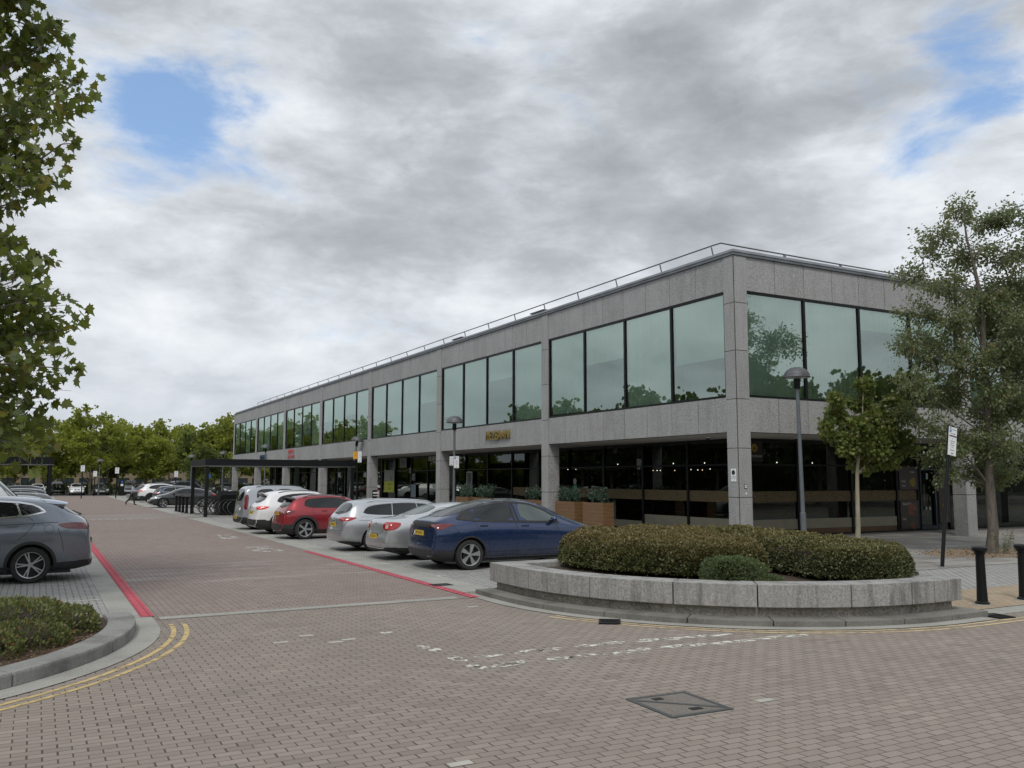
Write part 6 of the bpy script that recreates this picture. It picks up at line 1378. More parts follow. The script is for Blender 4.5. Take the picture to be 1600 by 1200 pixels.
# ticket machine and stone block
tm_ = empty('ticket_machine', (-10.2, 94.5, 0), 0, 'dark parking ticket machine standing just left of the walking man', 'ticket machine')
mb = MB(); mb.box(-.3, .3, -.2, .2, 0, 1.35); mb.prism([(-.3, 1.35), (.3, 1.35), (.24, 1.85), (-.24, 1.85)], -.2, .2, Matrix.Rotation(R(90), 4, 'X')); mb.build('body', M['black'], tm_, bevel=.02)
mb = MB(); mb.box(-.14, .14, -.215, -.203, 1.15, 1.4); mb.build('screen', M['signwhite'], tm_); mb = MB(); mb.lathe([(.001, 0), (.13, 0), (.13, .03), (.001, .03)], 20, Mx((0, -.2, 1.65), R(90))); mb.build('emblem', M['signblue'], tm_)
sb_ = empty('stone_planter', (-11.4, 69.2, 0), 0, 'small far stone planter block right behind the walking man', 'planter')
mb = MB(); mb.box(-.2, 2.6, -.9, 1.3, .22, .58); mb.build('coping', M['granite2'], sb_, bevel=.01); mb = MB(); mb.box(0, 2.5, -.75, 1.2, 0, .22); mb.build('riser', M['recess'], sb_)
mb = MB(); mb.box(.2, 2.3, -.5, 1.0, .581, .60); mb.build('soil', M['soil'], sb_)
# bollards
def bollard(x, y, h, label, group):
    b = empty('bollard', (x, y, .008), 0, label, 'bollard', group); 
    mb = MB(); mb.lathe([(.115, 0), (.115, .03), (.10, .045), (.088, .05), (.078, .30), (.07, h-.14), (.072, h-.13), (.088, h-.125), (.092, h-.105), (.085, h-.09)], 28); mb.build('post', M['black'], b, smooth=True)
    mb = MB(); mb.lathe([(.085, h-.09), (.118, h-.075), (.125, h-.05), (.12, h-.02), (.10, h-.005), (.001, h)], 28); mb.build('cap', M['black'], b, smooth=True)
    mb = MB(); mb.lathe([(.17, -.004), (.15, .006), (.11, .008)], 20); mb.build('collar', M['kerbdark'], b)
bollard(-5.03, -11.15, .96, 'black cast-iron bollard with a domed cap standing nearest the planter end', 'cast-iron bollards on the tactile paving')
bollard(-3.85, -11.15, .96, 'black cast-iron bollard cut by the right edge of the photo', 'cast-iron bollards on the tactile paving')
for i, (x, y) in enumerate([(-11.35, 38.3), (-11.32, 37.1), (-11.28, 35.95), (-11.23, 34.8)]):
    bollard(x, y, 1.0, ['leftmost of the four bollards in line before the black car', 'second from the left of the four bollards in line', 'third from the left of the four bollards in line', 'rightmost of the four bollards, close to the canopy post'][i], 'four bollards by the right canopy')
# canopies
def canopy(x0, x1, y0, y1, label, posts):
    c = empty('canopy', ((x0+x1)/2, (y0+y1)/2, 0), 0, label, 'canopy', 'flat black canopies over the paths'); cx, cy = (x0+x1)/2, (y0+y1)/2
    mb = MB(); t = .07
    mb.box(x0-cx, x1-cx, y0-cy, y0+t-cy, 2.77, 3.15); mb.box(x0-cx, x1-cx, y1-t-cy, y1-cy, 2.77, 3.15); mb.box(x0-cx, x0+t-cx, y0+t-cy, y1-t-cy, 2.77, 3.15); mb.box(x1-t-cx, x1-cx, y0+t-cy, y1-t-cy, 2.77, 3.15); mb.build('fascia', M['black'], c)
    mb = MB(); mb.box(x0+t-cx, x1-t-cx, y0+t-cy, y1-t-cy, 3.0, 3.1); mb.build('roof_panel', M['black'], c)
    mb = MB(); mb.box(x0+t-cx, x1-t-cx, y0+t-cy, y1-t-cy, 2.78, 2.82); mb.build('lining', M['soffit'], c)
    mb = MB(); mb.box(x0-.01-cx, x1+.01-cx, y0-.015-cy, y0-.003-cy, 2.75, 2.785); mb.box(x0-.015-cx, x0-.003-cx, y0-cy, y1-cy, 2.75, 2.785); mb.build('edge_strip', M['steel'], c)
    for x, y in posts: mb = MB(); mb.box(x-.09-cx, x+.09-cx, y-.09-cy, y+.09-cy, -.02, 2.77); mb.build('post', M['black'], c, bevel=.008)
canopy(-11.15, -2.65, 29.3, 34.35, 'long flat black canopy running from the lane towards the arcade', [(-11.02, 29.42), (-11.02, 34.2), (-6.1, 29.42), (-6.1, 34.2), (-2.8, 29.42), (-2.8, 34.2)])
canopy(-30, -18.45, 29.3, 34.35, 'matching flat black canopy on the left, partly behind leaves', [(-18.6, 29.42), (-18.6, 34.2), (-24, 29.42), (-24, 34.2)])
# bins / lockers and cycle hoops under the right canopy
for i, (x0, x1, y) in enumerate([(-9.9, -8.75, 32.4), (-8.72, -7.5, 32.5)]):
    b = empty('storage_locker', ((x0+x1)/2, y, 0), 0, ['black cycle locker with a sloping slatted lid, nearer the hoops', 'black cycle locker beside the silver people carrier'][i], 'locker', 'black lockers under the canopy'); w = (x1-x0)/2
    mb = MB(); mb.prism([(-1.0, .03), (1.0, .03), (1.0, 1.0), (-.1, 1.30), (-1.0, 1.08)], -w, w, Matrix(((0, 0, 1, 0), (1, 0, 0, 0), (0, 1, 0, 0), (0, 0, 0, 1)))); mb.build('body', M['black'], b, bevel=.015)
    mb = MB()
    for k in range(9): mb.box(-w+.03, w-.03, -.85+.1*k, -.80+.1*k, 1.13+.0245*k, 1.16+.0245*k)
    mb.build('lid', M['lampgrey'], b)
    for s in (-1, 1): mb = MB(); mb.box(s*w*.5-.05, s*w*.5+.05, -1.04, -1.0, .7, .74); mb.build('handle', M['steel'], b)
for i in range(8):
    h = empty('cycle_hoop', (-10.5+.19*i, 32.3-.28*i+.5, 0), R(20), 'galvanised round cycle hoop in the nest of hoops by the lockers', 'cycle hoop', 'nested cycle hoops by the lockers')
    a = [(.52*math.cos(t)*(1-.12*abs(math.sin(t))), 0, .47+.43*math.sin(t)) for t in [k*math.tau/28 for k in range(29)]]
    mb = MB(); mb.tube(a, .017, 8, False); mb.build('hoop', M['steel'], h, smooth='all'); mb = MB(); mb.box(-.12, .12, -.05, .05, 0, .045); mb.build('foot', M['black'], h)
def bicycle(x, y, rz, label, col):
    b = empty('bicycle', (x, y, 0), rz, label, 'bicycle', 'bicycles locked under the canopy'); b.rotation_euler = (R(6), 0, rz)
    for xx in (-.52, .52):
        w = empty('wheel', (xx, 0, .34)); w.parent = b; n = 28; mb = MB(); mb.tube([(.33*math.cos(t), 0, .33*math.sin(t)) for t in [k*math.tau/n for k in range(n+1)]], .018, 6, False); mb.build('tyre', M['tyre'], w, smooth='all')
        mb = MB(); mb.tube([(.30*math.cos(t), 0, .30*math.sin(t)) for t in [k*math.tau/n for k in range(n+1)]], .008, 5, False)
        for k in range(14): t = k*math.tau/14; mb.tube([(0, 0, 0), (.30*math.cos(t), 0, .30*math.sin(t))], .002, 3, False)
        mb.build('rim', M['steel'], w)
    mb = MB(); A_, B2, C_, D_ = (-.52, 0, .34), (-.08, 0, .30), (-.18, 0, .80), (.36, 0, .84)
    for p, q_ in ((A_, B2), (A_, C_), (B2, C_), (B2, D_), (C_, D_), (D_, (.52, 0, .34)), (D_, (.34, 0, .98))): mb.tube([p, q_], .018, 7)
    mb.build('frame', col, b, smooth=True); mb = MB(); mb.tube([(.30, -.28, 1.0), (.38, -.2, .99), (.34, 0, .99), (.38, .2, .99), (.30, .28, 1.0)], .012, 6); mb.build('handlebar', M['black'], b)
    mb = MB(); mb.box(-.30, -.05, -.06, .06, .86, .90); mb.box(-.2, -.16, -.015, .015, .78, .86); mb.build('saddle', M['black'], b, bevel=.015)
bicycle(-10.35, 33.3, R(18), 'dark bicycle leaning in the cycle hoops nearest the canopy post', M['black'])
bicycle(-9.9, 33.9, R(200), 'silver bicycle behind the dark one in the cycle hoops', M['steel'])
# ------------------------------------------------------------------ roof rail and roof boxes
rl = empty('safety_rail', (.2, .2, 9.2), 0, 'thin metal safety rail along the roof edge on leaning posts', 'railing')
mb = MB(); mb.tube([(0, 69.5, .38), (0, 69.3, .54), (0, 30, .56), (0, .95, .62), (.05, .62, .63), (.5, .56, .60), (6, .56, .56), (33, .56, .56)], .026, 8); mb.build('rail', M['steel'], rl, smooth=True)
y = 1.0
while y < 69:
    mb = MB(); mb.tube([(.12, y, .02), (-.02, y, .57)], .024, 6); mb.box(.02, .3, y-.06, y+.06, 0.0, .03); mb.build('post', M['steel'], rl); y += 2.74
for x in (2.85, 5.6, 8.4, 11.2, 14, 16.8, 19.6, 22.4, 25.2, 28, 30.8): mb = MB(); mb.box(x-.02, x+.02, .50, .60, .02, .56); mb.build('bracket', M['steel'], rl)
for y, lab in ((13.8, 'low dark box on the roof edge nearer the corner'), (22.6, 'low dark box on the roof edge farther from the corner')):
    b = empty('roof_vent', (1.2, y, 9.2), 0, lab, 'roof vent', 'boxes on the roof edge'); mb = MB(); mb.box(-.4, .4, -.55, .55, 0, .55); mb.build('housing', M['lampgrey'], b, bevel=.02); mb = MB(); mb.box(-.46, .46, -.62, .62, .551, .60); mb.build('lid', M['coping'], b)
for x, y, lab in ((1.67, 3.3, 'dark camera dome under the soffit left of the corner column'), (4.65, 2.0, 'dark camera dome under the soffit right of the corner column')):
    b = empty('camera_dome', (x, y, 3.573), 0, lab, 'camera', 'camera domes under the soffit'); mb = MB(); mb.lathe([(.09, -.04), (.09, 0), (.001, 0)], 18); mb.build('mount', M['signwhite'], b); mb = MB(); mb.lathe([(.001, -.12), (.05, -.105), (.075, -.06), (.078, -.04)], 18); mb.build('dome', M['ink'], b, smooth='all')
# ------------------------------------------------------------------ signs on the building
M['gold'] = pm('gold_letters', (.42, .30, .09), .35, .8, .15); M['redsign'] = pm('red_letters', (.55, .03, .04), .5); M['bluesign'] = pm('navy_letters', (.015, .04, .10), .5); M['letters'] = pm('white_letters', (.8, .8, .8), .5)
ML = lambda x, y, z: Mx((x, y, z), R(90), 0, R(-90)); MR = lambda x, y, z: Mx((x, y, z), R(90))
def wallsign(name, parts, label, cat='shop sign'):
    r_ = empty(name, parts[0][1], 0, label, cat)
    for txt, loc, size, mt, dep, sx, facing in parts:
        d = Vector(loc)-Vector(parts[0][1]); text_mesh('lettering', txt, size, mt, r_, (ML if facing == 'L' else MR)(*d), dep, sx=sx, bold=.0)
    return r_
wallsign('shop_sign', [('MEZBAAN', (-.045, 16.17, 4.13), .62, M['gold'], .035, .86, 'L')], 'raised gold letters on the granite band above the arcade')
wallsign('shop_sign', [('SARVA', (-.03, 54.9, 4.40), .52, M['redsign'], .008, 1.25, 'L'), ('LAKSHMI', (-.03, 54.9, 3.96), .42, M['redsign'], .008, 1.4, 'L')], 'two lines of red letters on the granite band, partly behind the canopy')
wallsign('shop_sign', [('UMAC', (-.03, 65.4, 4.12), .62, M['bluesign'], .04, 1.5, 'L')], 'heavy dark blue letters on the granite band by the farthest lamps')
wallsign('shop_sign', [('EYE-SPY', (2.93, 30.9, 3.34), .40, M['letters'], .02, .82, 'L')], 'white lettering cut off by a column, above the optician window')
wallsign('shop_sign', [('BHAN', (2.93, 26.9, 3.06), .22, M['letters'], .01, 1.7, 'L')], 'small wide pale lettering on the shop glass beside the lamp with plates')
def board(name, x, y, z0, w, h, mt, facing, label, cat, t=.02):
    r_ = empty(name, (x, y, 0), 0, label, cat); mb = MB()
    if facing == 'L': mb.box(-t, 0, -w/2, w/2, z0, z0+h)
    else: mb.box(-w/2, w/2, -t, 0, z0, z0+h)
    mb.build('panel', mt, r_, bevel=.003); return r_
b = board('poster', 2.95, 38.6, 1.12, 2.0, .78, pm('lime_yellow_poster', (.42, .46, .02), .5), 'L', 'lime-yellow lower half of a shop poster in the third bay', 'poster')
for i, t in enumerate(('EYE TEST', 'FREE')): text_mesh('lettering', t, .2, M['ink'], b, ML(-.022, -.1, 1.68-.3*i), .001)
b = board('poster', 2.95, 38.6, 1.91, 2.0, .78, pm('pale_grey_poster', (.24, .26, .25), .5), 'L', 'pale grey upper half of the shop poster in the third bay', 'poster')
for i, t in enumerate(('designer', 'frames from', 'two pairs')): text_mesh('lettering', t, .13, M['ink'], b, ML(-.022, -.45, 2.28-.13*i), .001)
b = board('hanging_sign', 2.86, 35.7, 2.83, 1.25, .66, pm('pale_sign_square', (.16, .16, .16), .5), 'L', 'pale square sign with two dark marks above the glazed doors', 'sign')
for s in (-.16, .16): mb = MB(); mb.add([(-.024, s-.11, 3.26), (-.024, s+.11, 3.26), (-.024, s+.04, 3.12), (-.024, s-.04, 3.12)], [(0, 1, 2, 3)]); mb.build('mark', M['ink'], b)
mb = MB(); mb.box(-.024, -.021, -.3, .3, 3.02, 3.035); mb.build('line', M['ink'], b)
b = board('poster', 2.95, 34.0, .85, .8, .85, pm('pale_blue_poster', (.17, .25, .30), .5), 'L', 'pale blue narrow poster beside the optician doors', 'poster')
b = board('poster', 2.95, 34.0, 1.95, .6, .5, pm('dark_notice', (.07, .07, .07), .5), 'L', 'dark notice with faint words above the pale blue poster', 'poster')
for i, t in enumerate(('SALE', 'NOW ON')): text_mesh('lettering', t, .13, pm('faint_letters', (.35, .35, .35), .5), b, ML(-.022, 0, 2.3-.2*i), .001)
b = empty('mirror', (2.9, 25.3, 0), 0, 'tall pale-framed mirror panel in the dark shop window behind the lamp', 'mirror'); mb = MB()
for a in ((-.02, 0, -.38, -.32, .75, 2.5), (-.02, 0, .32, .38, .75, 2.5), (-.02, 0, -.32, .32, .75, .81), (-.02, 0, -.32, .32, 2.44, 2.5)): mb.box(*a)
mb.build('frame', pm('pale_frame', (.42, .45, .46), .5), b); mb = MB(); mb.box(-.008, 0, -.32, .32, .81, 2.44); mb.build('glass', pm('dull_mirror', (.07, .09, .10), .15, .3), b)
b = board('notice', .45, 34.4, .72, .5, .62, pm('pinkish_notice', (.42, .26, .29), .6), 'R', 'pink and white notice at the foot of the third column', 'notice'); mb = MB(); mb.box(-.2, .2, -.023, -.021, .95, 1.0); mb.box(-.2, .2, -.023, -.021, 1.1, 1.22); mb.build('marks', M['signwhite'], b)
# corner column notices
b = board('notice', -.004, .22, 2.02, .24, .40, M['signwhite'], 'L', 'white notice with a dark round mark on the left face of the corner column', 'notice', .01)
mb = MB(); mb.lathe([(.045, 0), (.075, 0), (.075, .003), (.045, .003)], 24, Mx((-.011, .0, 2.30), 0, R(-90))); mb.build('mark', M['ink'], b)
for i, t in enumerate(('NO CYCLING', 'CCTV in use')): text_mesh('lettering', t, .035, M['ink'], b, ML(-.0115, 0, 2.17-.05*i), .0006)
b = board('notice', .27, -.004, 1.80, .12, .14, M['ink'], 'R', 'tiny dark square notice on the right face of the corner column', 'notice', .01); mb = MB(); mb.box(-.045, .045, -.013, -.011, 1.82, 1.92); mb.build('face', M['signwhite'], b); mb = MB(); mb.box(-.02, .02, -.0155, -.0135, 1.85, 1.89); mb.build('mark', M['ink'], b)
mb = MB(); mb.box(.255, .305, -.012, -.003, 1.61, 1.68); tag(mb.build('sticker', M['signwhite']), 'small white sticker on the right face of the corner column', 'sticker')
# restaurant window pictures on the right facade
M['darkposter'] = pm('dark_food_poster', (.035, .028, .024), .4, 0, .5, 3); M['yfood'] = pm('yellow_food', (.26, .18, .03), .5, 0, .6, 14); M['rfood'] = pm('red_food', (.16, .05, .03), .5, 0, .8, 22)
def poster(x, z0, w, h, words, foods, label):
    b = board('poster', x, gy-.03, z0, w, h, M['darkposter'], 'R', label, 'poster')
    for t, dx, z, s in words: text_mesh('lettering', t, s, pm('cream_letters', (.5, .48, .42), .5), b, MR(dx, -.022, z), .001, sx=.8)
    for dx, z, r_, mt in foods:
        mb = MB(); rr = random.Random(int(z*100)); mb.lathe([(.001, .012), (r_*.9, .008), (r_, .001)], 18, Mx((dx, -.021, z), R(90)), False)
        for k in range(14): a = rr.uniform(0, 6.3); q_ = rr.uniform(.2, .9)*r_; mb.lathe([(.03, 0), (.02, .02), (.001, .025)], 6, Mx((dx+q_*math.cos(a), -.022, z+q_*math.sin(a)), R(90)), False)
        mb.build('food_picture', mt, b)
poster(12.08, 1.68, 1.1, .92, [('Kababs', .25, 2.40, .13), ('Chapli', -.3, 2.02, .13), ('Kabab', -.3, 1.84, .11)], [(.25, 1.98, .19, M['yfood'])], 'dark food poster with a yellow dish, upper pane beside the restaurant door')
poster(12.08, .1, 1.1, 1.14, [('Kabab Palav', -.12, 1.1, .15), ('Grill', -.35, .5, .14)], [(.12, .88, .25, M['rfood']), (.15, .22, .14, M['rfood'])], 'dark food poster with a round red dish, lower pane beside the restaurant door')
poster(14.3, .3, .7, 2.1, [('Kabab', 0, .82, .08), ('Biryani', 0, .36, .08)], [(0, .98, .16, M['yfood']), (0, .54, .16, M['yfood'])], 'narrow dark poster with two yellow dishes right of the restaurant door')
poster(16.0, .3, 1.0, 2.9, [('Grill', -.1, .5, .12), ('Curry', -.1, 1.0, .12)], [(0, 2.4, .3, M['rfood'])], 'tall reddish food poster just right of the second column of the right facade')
b = empty('restaurant_door', (13.3, gy, 0), 0, 'dark glazed restaurant door with tiny white stickers and pull handles', 'door')
mb = MB(); mb.box(-.5, -.42, -.05, .1, .06, 2.55); mb.box(.42, .5, -.05, .1, .06, 2.55); mb.box(-.42, .42, -.05, .1, 2.47, 2.55); mb.box(-.42, .42, -.05, .1, .06, .2); mb.build('frame', pm('dark_blue_frame', (.012, .022, .035), .4), b)
for x in (-.36, .36): mb = MB(); mb.tube([(x, -.11, 1.0), (x, -.11, 1.9)], .014, 8); mb.build('handle', M['steel'], b)
for x, z, w_, h_ in ((.0, 2.1, .12, .25), (.1, .85, .1, .12), (-.12, .85, .1, .12)): mb = MB(); mb.box(x-w_/2, x+w_/2, -.012, -.006, z, z+h_); mb.build('sticker', pm('faint_sticker', (.3, .38, .4), .5), b)
b = board('hanging_sign', 3.8, gy-.05, 2.72, .62, .76, M['ink'], 'R', 'black square sign with a gold round emblem beside the corner column', 'shop sign')
mb = MB(); mb.lathe([(.085, 0), (.15, 0), (.15, .006), (.085, .006)], 28, Mx((-.1, -.021, 3.22), R(90))); mb.lathe([(.03, 0), (.055, 0), (.055, .006), (.03, .006)], 20, Mx((-.1, -.021, 3.20), R(90))); mb.build('emblem', M['gold'], b)
text_mesh('lettering', 'MEZBAAN', .12, pm('silver_letters', (.45, .45, .42), .4), b, MR(-.0, -.022, 2.92), .001)
# pendant lamps inside the restaurant, tables and chairs as far as they can be guessed through the glass
em = emis('warm_lamp', (1., .72, .42), 2.2); emw = emis('white_lamp', (1., .93, .82), 2.6)
for i, (x, y, z) in enumerate([(6, 14.9, 2.85), (6, 12.7, 2.85), (6, 10.6, 2.83), (6, 8.5, 2.82), (7.7, 6, 2.82), (9.74, 6, 2.82)]):
    p = empty('pendant_lamp', (x, y, 3.64), 0, ['pendant lamp farthest into the second bay', 'pendant lamp by the second column', 'pendant lamp in the middle of the corner bay, left one', 'pendant lamp in the middle of the corner bay, right one', 'pendant lamp right of the corner column', 'pendant lamp behind the tall street lamp'][i], 'pendant lamp', 'pendant lamps in the restaurant')
    mb = MB(); mb.tube([(0, 0, 0), (0, 0, z-3.64+.1)], .006, 5); mb.build('cord', M['ink'], p); mb = MB(); mb.lathe([(.001, .1), (.05, .08), (.19, .0), (.185, -.005), (.04, .07)], 20, Matrix.Translation((0, 0, z-3.64)), False); mb.build('lamp_shade', pm('brass_shade', (.5, .38, .16), .4, .7), p, smooth='all')
    for s in (-.04, .05): mb = MB(); mb.lathe([(.001, -.03), (.022, 0), (.001, .03)], 10, Matrix.Translation((0, 0, z-3.64+s))); mb.build('bulb', emw, p)
for i, (y, z) in enumerate([(12.47, 2.49), (12.17, 2.49), (11.93, 2.49), (10.88, 2.48), (9.76, 2.51), (9.3, 2.49), (9.0, 2.49), (8.5, 2.52), (7.2, 2.5), (22.6, 2.5), (20.0, 2.6), (19.2, 2.6)]):
    b = empty('spot_lamp', (6.3, y, 3.64), 0, 'small bright spot lamp hanging deep in the dark restaurant', 'spot lamp', 'spot lamps in the restaurant'); mb = MB(); mb.tube([(0, 0, 0), (0, 0, z-3.6)], .005, 4); mb.build('cord', M['ink'], b); mb = MB(); mb.lathe([(.001, -.024), (.022, 0), (.001, .024)], 10, Matrix.Translation((0, 0, z-3.64))); mb.build('bulb', em if i % 3 == 0 else emw, b)
b = empty('shop_sticker', (2.99, 15.5, 0), 0, 'grey and green round stickers on the glass just right of the second column', 'sticker')
for z, m_ in ((1.98, pm('grey_sticker', (.3, .3, .3), .5)), (1.68, pm('green_sticker', (.03, .28, .12), .5))): mb = MB(); mb.lathe([(.001, 0), (.14, 0), (.14, .01), (.001, .01)], 20, Mx((0, -1.4, z), 0, R(-90))); mb.build('disc', m_, b)
def dining(x, y, lab):
    t = empty('dining_table', (x, y, .03), 0, lab, 'table', 'restaurant tables'); mb = MB(); mb.box(-.4, .4, -.6, .6, .71, .75); mb.build('tabletop', M['wood'], t, bevel=.01)
    for a in (-.33, .33):
        for c_ in (-.5, .5): mb = MB(); mb.tube([(a, c_, 0), (a, c_, .71)], .025, 6); mb.build('leg', M['black'], t)
    for s in (-1, 1):
        c = empty('chair', (x, y+s*.95, .03), 0 if s < 0 else math.pi, 'dark padded chair drawn up to '+lab, 'chair', 'restaurant chairs')
        mb = MB(); mb.box(-.23, .23, -.22, .22, .42, .48); mb.build('seat', M['redseat'], c, bevel=.02); mb = MB(); mb.box(-.22, .22, -.25, -.2, .5, .95); mb.build('backrest', M['redseat'], c, bevel=.02)
        for a in (-.2, .2):
            for d_ in (-.2, .2): mb = MB(); mb.tube([(a, d_, 0), (a*.95, d_, .42)], .016, 5); mb.build('leg', M['black'], c)
M['redseat'] = pm('dusky_red_seat', (.16, .05, .045), .7)
for x, y, lab in ((4.3, 5.2, 'the table nearest the corner glass'), (4.3, 8.0, 'the second table along the dark glass'), (4.3, 10.9, 'the table behind the wooden boxes'), (8.2, 4.6, 'the table right of the corner column')): dining(x, y, lab)
# ------------------------------------------------------------------ the walking man
def person():
    root = empty('person', (-12.55, 54.35, 0), 0, 'man in pale blue shirt and dark trousers striding right across the far lane', 'person')
    J = dict(pel=(0,0,.90), sp=(.02,0,1.12), ch=(.04,0,1.32), nk=(.06,0,1.45), hd=(.09,0,1.56), ht=(.09,0,1.66),
             hl=(0,.09,.86), kl=(.13,.09,.48), al=(.20,.09,.08), tl=(.36,.09,.035), hr=(-.02,-.09,.86), kr=(-.13,-.09,.50), ar=(-.42,-.09,.20), tr=(-.40,-.09,.05),
             sl=(.04,.18,1.38), el=(-.05,.22,1.12), wl=(.10,.24,.94), sr=(.05,-.18,1.38), er=(.10,-.23,1.12), wr=(.34,-.22,1.08))
    def skin(name, joints, edges, rad, mat, parent, rt, sub=2):
        me = bpy.data.meshes.new(name); ix = {k: i for i, k in enumerate(joints)}
        me.from_pydata([J[k] if isinstance(k, str) else k for k in joints], [(ix[a], ix[b_]) for a, b_ in edges], []); o = bpy.data.objects.new(name, me); COL.objects.link(o)
        o.modifiers.new('s', 'SKIN'); 
        for i, k in enumerate(joints): me.skin_vertices[0].data[i].radius = rad[k]; me.skin_vertices[0].data[i].use_root = (k == rt)
        ss = o.modifiers.new('u', 'SUBSURF'); ss.levels = sub; bpy.context.view_layer.update()
        m2 = bpy.data.meshes.new_from_object(o.evaluated_get(bpy.context.evaluated_depsgraph_get())); bpy.data.objects.remove(o); m2.name = name; m2.materials.clear(); m2.materials.append(mat)
        m2.polygons.foreach_set('use_smooth', [True]*len(m2.polygons)); return link(name, m2, parent)
    sk_ = pm('brown_skin', (.12, .06, .035), .55)
    for s in 'lr':
        w = J['w'+s]; J['h'+s+'2'] = (w[0]+.09, w[1], w[2]-.01)
        for q_, (dx, dy, dz) in enumerate([(.15, -.03, -.03), (.17, -.01, -.03), (.165, .01, -.035), (.15, .03, -.04), (.10, -.045 if s == 'l' else .045, .02)]): J['f%s%d' % (s, q_)] = (w[0]+dx, w[1]+dy, w[2]+dz)
    jb = ['pel','sp','ch','nk','hd','ht','hl','kl','al','tl','hr','kr','ar','tr','sl','el','wl','sr','er','wr','hl2','hr2']+['f%s%d' % (s, q_) for s in 'lr' for q_ in range(5)]
    eb = [('pel','sp'),('sp','ch'),('ch','nk'),('nk','hd'),('hd','ht'),('pel','hl'),('hl','kl'),('kl','al'),('al','tl'),('pel','hr'),('hr','kr'),('kr','ar'),('ar','tr'),('ch','sl'),('sl','el'),('el','wl'),('ch','sr'),('sr','er'),('er','wr'),('wl','hl2'),('wr','hr2')]+[('h%s2' % s, 'f%s%d' % (s, q_)) for s in 'lr' for q_ in range(4)]+[('w'+s, 'f%s4' % s) for s in 'lr']
    rb = {k: (.1, .085) for k in jb}; rb.update(pel=(.12,.09), sp=(.12,.09), ch=(.13,.10), nk=(.05,.05), hd=(.085,.075), ht=(.07,.06), hl=(.08,.08), hr=(.08,.08), kl=(.055,.055), kr=(.055,.055), al=(.035,.035), ar=(.035,.035), tl=(.035,.03), tr=(.035,.03), sl=(.055,.055), sr=(.055,.055), el=(.04,.04), er=(.04,.04), wl=(.026,.022), wr=(.026,.022), hl2=(.03,.02), hr2=(.03,.02))
    for s in 'lr':
        for q_ in range(5): rb['f%s%d' % (s, q_)] = (.010, .009)
    body = skin('body', jb, eb, rb, sk_, root, 'pel')
    rt = {k: tuple(v*1.12+.008 for v in rb[k]) for k in jb}
    rs = dict(rt); rs.update(sp=(.14,.115), pel=(.135,.115), ch=(.145,.12), nk=(.062,.062), sl=(.075,.07), sr=(.075,.07), el=(.056,.056), er=(.056,.056), wl=(.036,.036), wr=(.036,.036))
    skin('shirt', ['pel','sp','ch','nk','sl','el','wl','sr','er','wr'], [('pel','sp'),('sp','ch'),('ch','nk'),('ch','sl'),('sl','el'),('el','wl'),('ch','sr'),('sr','er'),('er','wr')], rs, pm('pale_blue_shirt', (.38, .43, .56), .8), body, 'pel')
    rp_ = dict(rt); rp_.update(pel=(.135,.12), hl=(.10,.10), hr=(.10,.10), kl=(.078,.078), kr=(.078,.078), al=(.06,.06), ar=(.06,.06))
    J['pt'] = (0, 0, .97); rp_['pt'] = (.13, .11)
    skin('trousers', ['pel','pt','hl','kl','al','hr','kr','ar'], [('pel','pt'),('pel','hl'),('hl','kl'),('kl','al'),('pel','hr'),('hr','kr'),('kr','ar')], rp_, pm('dark_trousers', (.022, .022, .024), .8), body, 'pel')
    for a, t in (((.20,.09,.05), (.36,.09,.035)), ((-.42,-.09,.17), (-.36,-.09,.04))):
        mb = MB(); mb.tube([Vector(a)+(Vector(a)-Vector(t))*.25, a, Vector(a).lerp(Vector(t), .5), t], [.035, .05, .048, .03], 10); mb.build('shoe', pm('dark_shoe', (.03, .015, .012), .4), body, smooth=True)
    mb = MB(); mb.lathe([(.10, -.03), (.104, .02), (.09, .07), (.05, .105), (.001, .115)], 16, Matrix.Translation((.085, 0, 1.60)), False); mb.build('hair', M['ink'], body, smooth='all')
    mb = MB(); mb.lathe([(.001, -.02), (.014, -.01), (.012, .01), (.001, .018)], 8, Matrix.Translation((.185, 0, 1.555))); mb.build('nose', sk_, body, smooth='all')
    for s in (-1, 1):
        mb = MB(); mb.lathe([(.001, -.011), (.011, 0), (.001, .011)], 8, Matrix.Translation((.168, s*.032, 1.585))); mb.build('eye', M['ink'], body, smooth='all')
        mb = MB(); mb.lathe([(.001, -.03), (.018, 0), (.001, .03)], 8, Matrix.Translation((.08, s*.088, 1.565)) @ Matrix.Diagonal((1, .5, 1, 1))); mb.build('ear', sk_, body, smooth='all')
    mb = MB(); mb.box(.165, .175, -.025, .025, 1.512, 1.518); mb.build('mouth', pm('mouth', (.06, .02, .02), .6), body)
    root.scale = (.99, .99, .99); root.rotation_euler = (0, 0, R(-14)); return root
person()
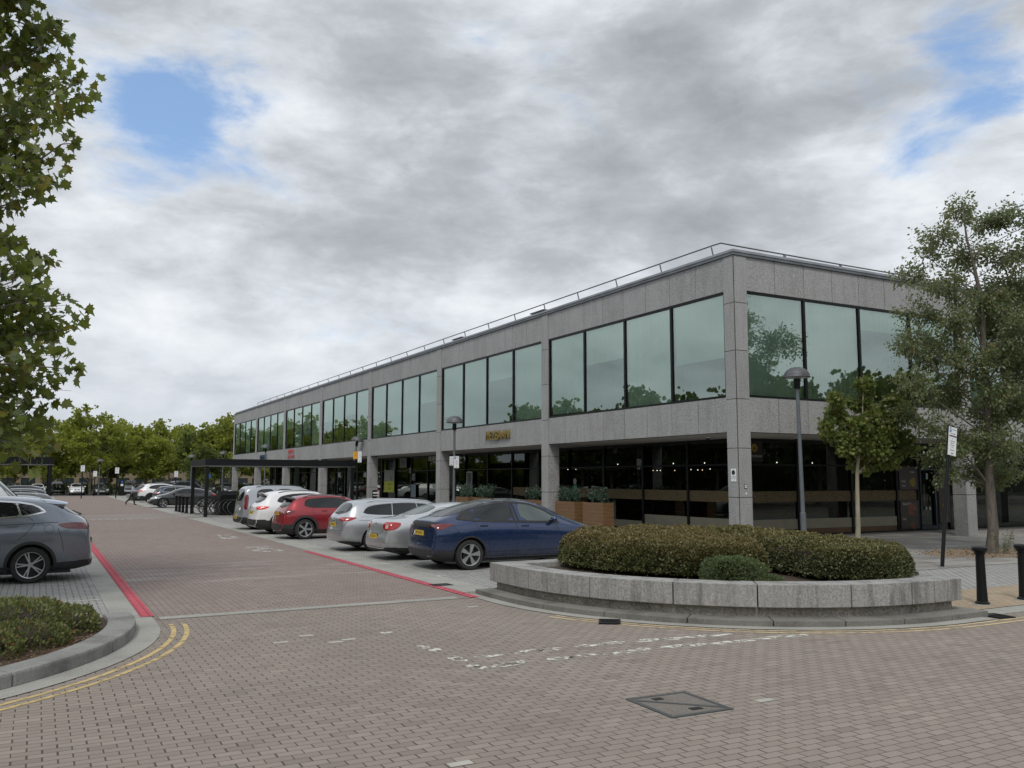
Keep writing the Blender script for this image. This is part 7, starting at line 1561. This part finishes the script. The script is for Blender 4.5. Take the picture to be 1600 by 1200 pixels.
# ------------------------------------------------------------------ far buildings
def block(name, x0, x1, y0, y1, h, label, wallm, faces, floors=2, sp=3.2):
    b = empty(name, ((x0+x1)/2, (y0+y1)/2, 0), 0, label, 'building'); hx, hy = (x1-x0)/2, (y1-y0)/2
    mb = MB(); mb.box(-hx, hx, -hy, hy, -.05, h); mb.build('wall', wallm, b); mb = MB(); mb.box(-hx-.2, hx+.2, -hy-.2, hy+.2, h+.002, h+.35); mb.build('roof', M['coping'], b)
    for fc in faces:
        w = hx if fc in 'NS' else hy; n = int(2*w/sp)
        for f in range(floors):
            z0 = h/floors*f+.9; z1 = h/floors*(f+1)-.7
            for k in range(n):
                c = -w+(k+.5)*2*w/n; a_, b2 = c-sp*.36, c+sp*.36; mb = MB(); gb = MB()
                def bx(m, s0, s1, z0_, z1_, d0, d1):
                    if fc == 'S': m.box(s0, s1, -hy-d1, -hy-d0, z0_, z1_)
                    elif fc == 'N': m.box(s0, s1, hy+d0, hy+d1, z0_, z1_)
                    elif fc == 'E': m.box(hx+d0, hx+d1, s0, s1, z0_, z1_)
                    else: m.box(-hx-d1, -hx-d0, s0, s1, z0_, z1_)
                for q_ in ((a_, a_+.09, z0, z1), (b2-.09, b2, z0, z1), (a_+.09, b2-.09, z1-.09, z1), (a_+.09, b2-.09, z0, z0+.09), ((a_+b2)/2-.04, (a_+b2)/2+.04, z0+.09, z1-.09)): bx(mb, *q_, .0, .06)
                o = mb.build('window', M['signwhite'] if name == 'brick_block' else M['frame'], b); bx(gb, a_+.09, b2-.09, z0+.09, z1-.09, .005, .02); gb.build('pane', pm('far_pane', (.03, .04, .045), .1), o)
    return b
block('low_building', -42, 30, 168, 180, 5.6, 'low tan building half hidden behind the far trees', pm('tan_brick', (.20, .16, .10), .8, 0, .2), 'S', 2)
block('office_block', -62, -50, -30, 90, 8.5, 'grey office block across the street, mirrored in the long facade', M['granite'], 'E', 2, 4.0)
block('brick_block', -30, 70, -70, -58, 8.5, 'dark brick block behind the camera, mirrored in the right-hand windows', pm('dark_brick', (.16, .10, .075), .8, 0, .2), 'N', 2, 3.6)
far('suv', 'white', -3.5, -34, math.pi, 'white car across the road, seen only mirrored in the restaurant glass', 'cars mirrored in the shop glass')
far('hatch', 'lightgrey', 6.5, -34, math.pi, 'pale grey car across the road, seen only mirrored in the restaurant glass', 'cars mirrored in the shop glass')
far('coupe', 'dark', 14.5, -34, math.pi, 'dark car across the road, seen only mirrored in the restaurant glass', 'cars mirrored in the shop glass')
# tall hedges added out of view, hiding the pale horizon in the glass
for nm, loc, sz, n in (('reflection_hedge', (-36, 50, 0), (1.2, 95, 4.3), 22000), ('reflection_hedge', (45, -48, 0), (95, 1.2, 4.3), 22000)):
    h = empty(nm, loc, 0, 'added tall hedge out of view, mirrored in the windows '+('of the long facade' if loc[0] < 0 else 'of the right facade'), 'hedge')
    rg = np.random.default_rng(3); q = np.stack([rg.uniform(-sz[0], sz[0], n), rg.uniform(-sz[1], sz[1], n), rg.random(n)**.7*sz[2]], 1); leaves('foliage', q, rg.normal(0, 1, (n, 3)), .6, 'tuft', M['lf_far2'], h, 9, -.2)
